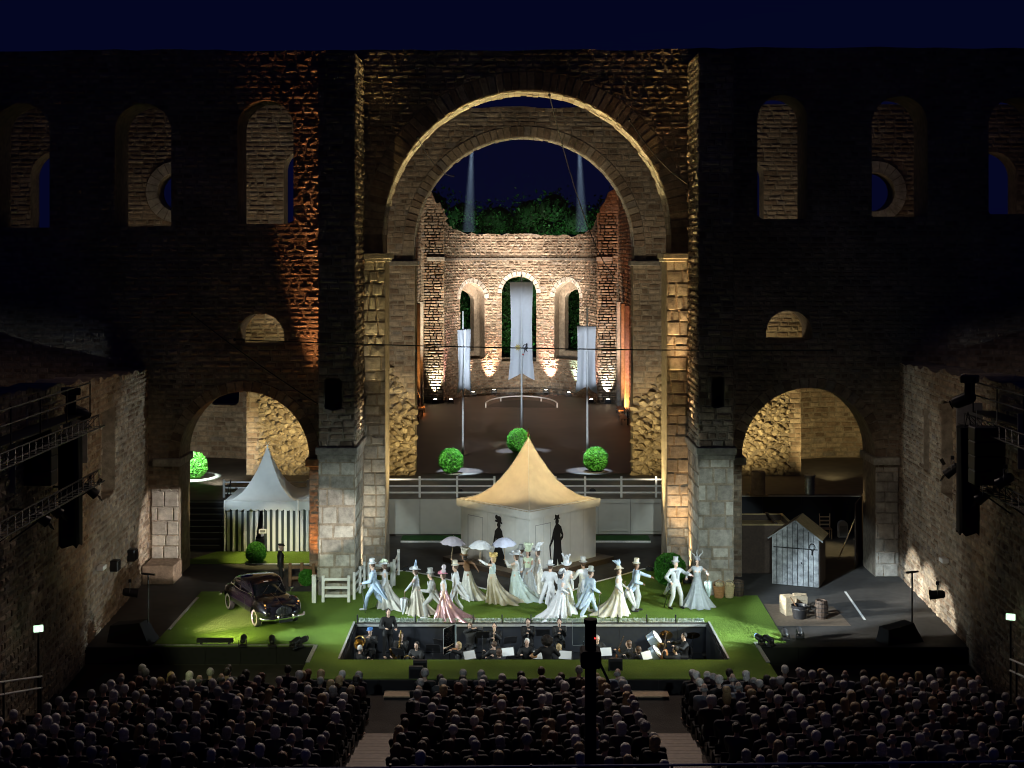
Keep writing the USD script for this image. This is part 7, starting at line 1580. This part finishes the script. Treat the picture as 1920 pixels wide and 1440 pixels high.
for n_, (y, bn_, i, j, x, z, k, rz, sc) in enumerate(people):
    if n_ >= 300: crowd.append((x, y, z, k, rz, sc)); continue
    d, hm, hk, cl, cm, fem = KINDS[k]; side = {'left': 'from the left aisle', 'middle': 'from the left aisle', 'right': 'from the right aisle'}[bn_]
    spectator(k, (x, y, z), rz, f'seated person in {cl}, {ORD[j]} seat {side}, {ORD[i] if i >= 0 else "extra front"} row, {bn_} block', f'spectators in the {bn_} block', sc)
pi = UsdGeom.PointInstancer.Define(stage, '/World/seated_crowd'); used = sorted({c[3] for c in crowd}); tg = []
for k in used:
    x_ = UsdGeom.Xform.Define(stage, f'/World/seated_crowd/spectator_kind_{k:03d}'); x_.GetPrim().GetReferences().AddInternalReference(PROTO[k])
    x_.ClearXformOpOrder(); x_.GetPrim().SetCustomDataByKey('label', ''); x_.GetPrim().SetCustomDataByKey('category', ''); x_.GetPrim().SetCustomDataByKey('group', ''); tg.append(x_.GetPath())
pi.CreatePrototypesRel().SetTargets(tg); pi.CreateProtoIndicesAttr([used.index(c[3]) for c in crowd]); pi.CreatePositionsAttr([Gf.Vec3f(*map(float, c[:3])) for c in crowd])
pi.CreateOrientationsAttr([Gf.Quath(float(math.cos(math.radians(c[4]) / 2)), 0, 0, float(math.sin(math.radians(c[4]) / 2))) for c in crowd]); pi.CreateScalesAttr([Gf.Vec3f(c[5], c[5], c[5]) for c in crowd])
tag(pi, 'rows of seated spectators nearest the stage, seen from behind in the dark', 'crowd', None, 'stuff')

# ---- black mast with a video camera among the seats, gallery rail in front of the lens
mz = row_z(14); mt = thing('camera_mast', 'slim black mast with a camera housing rising from the middle seats', 'mast', (1.60, 27.3, mz))
part(mt, 'column', tube([(0, 0, 0), (0, 0, 2.0), (0, 0, 6.14 - mz)], [.115, .115, .11], 12), 'black_cloth', smooth=40); part(mt, 'top_cap', lathe([(0, 6.16 - mz), (.13, 6.15 - mz), (.13, 6.06 - mz), (.11, 6.06 - mz)], 12), 'black_cloth')
part(mt, 'camera_housing', box(-.20, .20, -.22, .30, 5.22 - mz, 5.55 - mz, .04), 'black_cloth'); part(mt, 'hand_grip', rod((.18, -.1, 5.3 - mz), (.36, -.25, 4.95 - mz), .025, 6), 'black_metal'); part(mt, 'tally_light', ball((.08, -.12, 5.80 - mz), .016, 1), 'red_dot')
part(mt, 'base_plate', box(-.35, .35, -.35, .35, 0, .05, .01), 'black_metal')
gl_ = thing('gallery_rail', 'thin dark gallery rail running along the bottom edge of the picture', 'railing', (0, 25.6, row_z(15)))
for k in range(9): part(gl_, 'post', rod((-10 + k * 2.6, 25.6, 1.6), (-10 + k * 2.6, 25.6, 3.92), .025, 6), 'black_metal', world=True)
part(gl_, 'hand_rail', rod((-10, 25.6, 3.78), (10.8, 25.6, 3.98), .025, 8), 'steel', world=True)

# ---- stage smoke drifting under the crown of the second arch, where the lamps' beams show
M['stage_smoke'] = usdkit.material(stage, '/World/Looks/stage_smoke', {"v": ("principled_volume", {"color": (.85, .9, 1), "density": .004, "anisotropy": .1})}, volume="v.volume")
hz_ = part('/World', 'stage_smoke', box(-6.5, 8.0, 73.75, 75.6, 14.4, 20.2), 'stage_smoke'); tag(stage.GetPrimAtPath(hz_), 'thin bluish stage smoke in two lamp beams under the second arch', 'smoke', None, 'stuff')
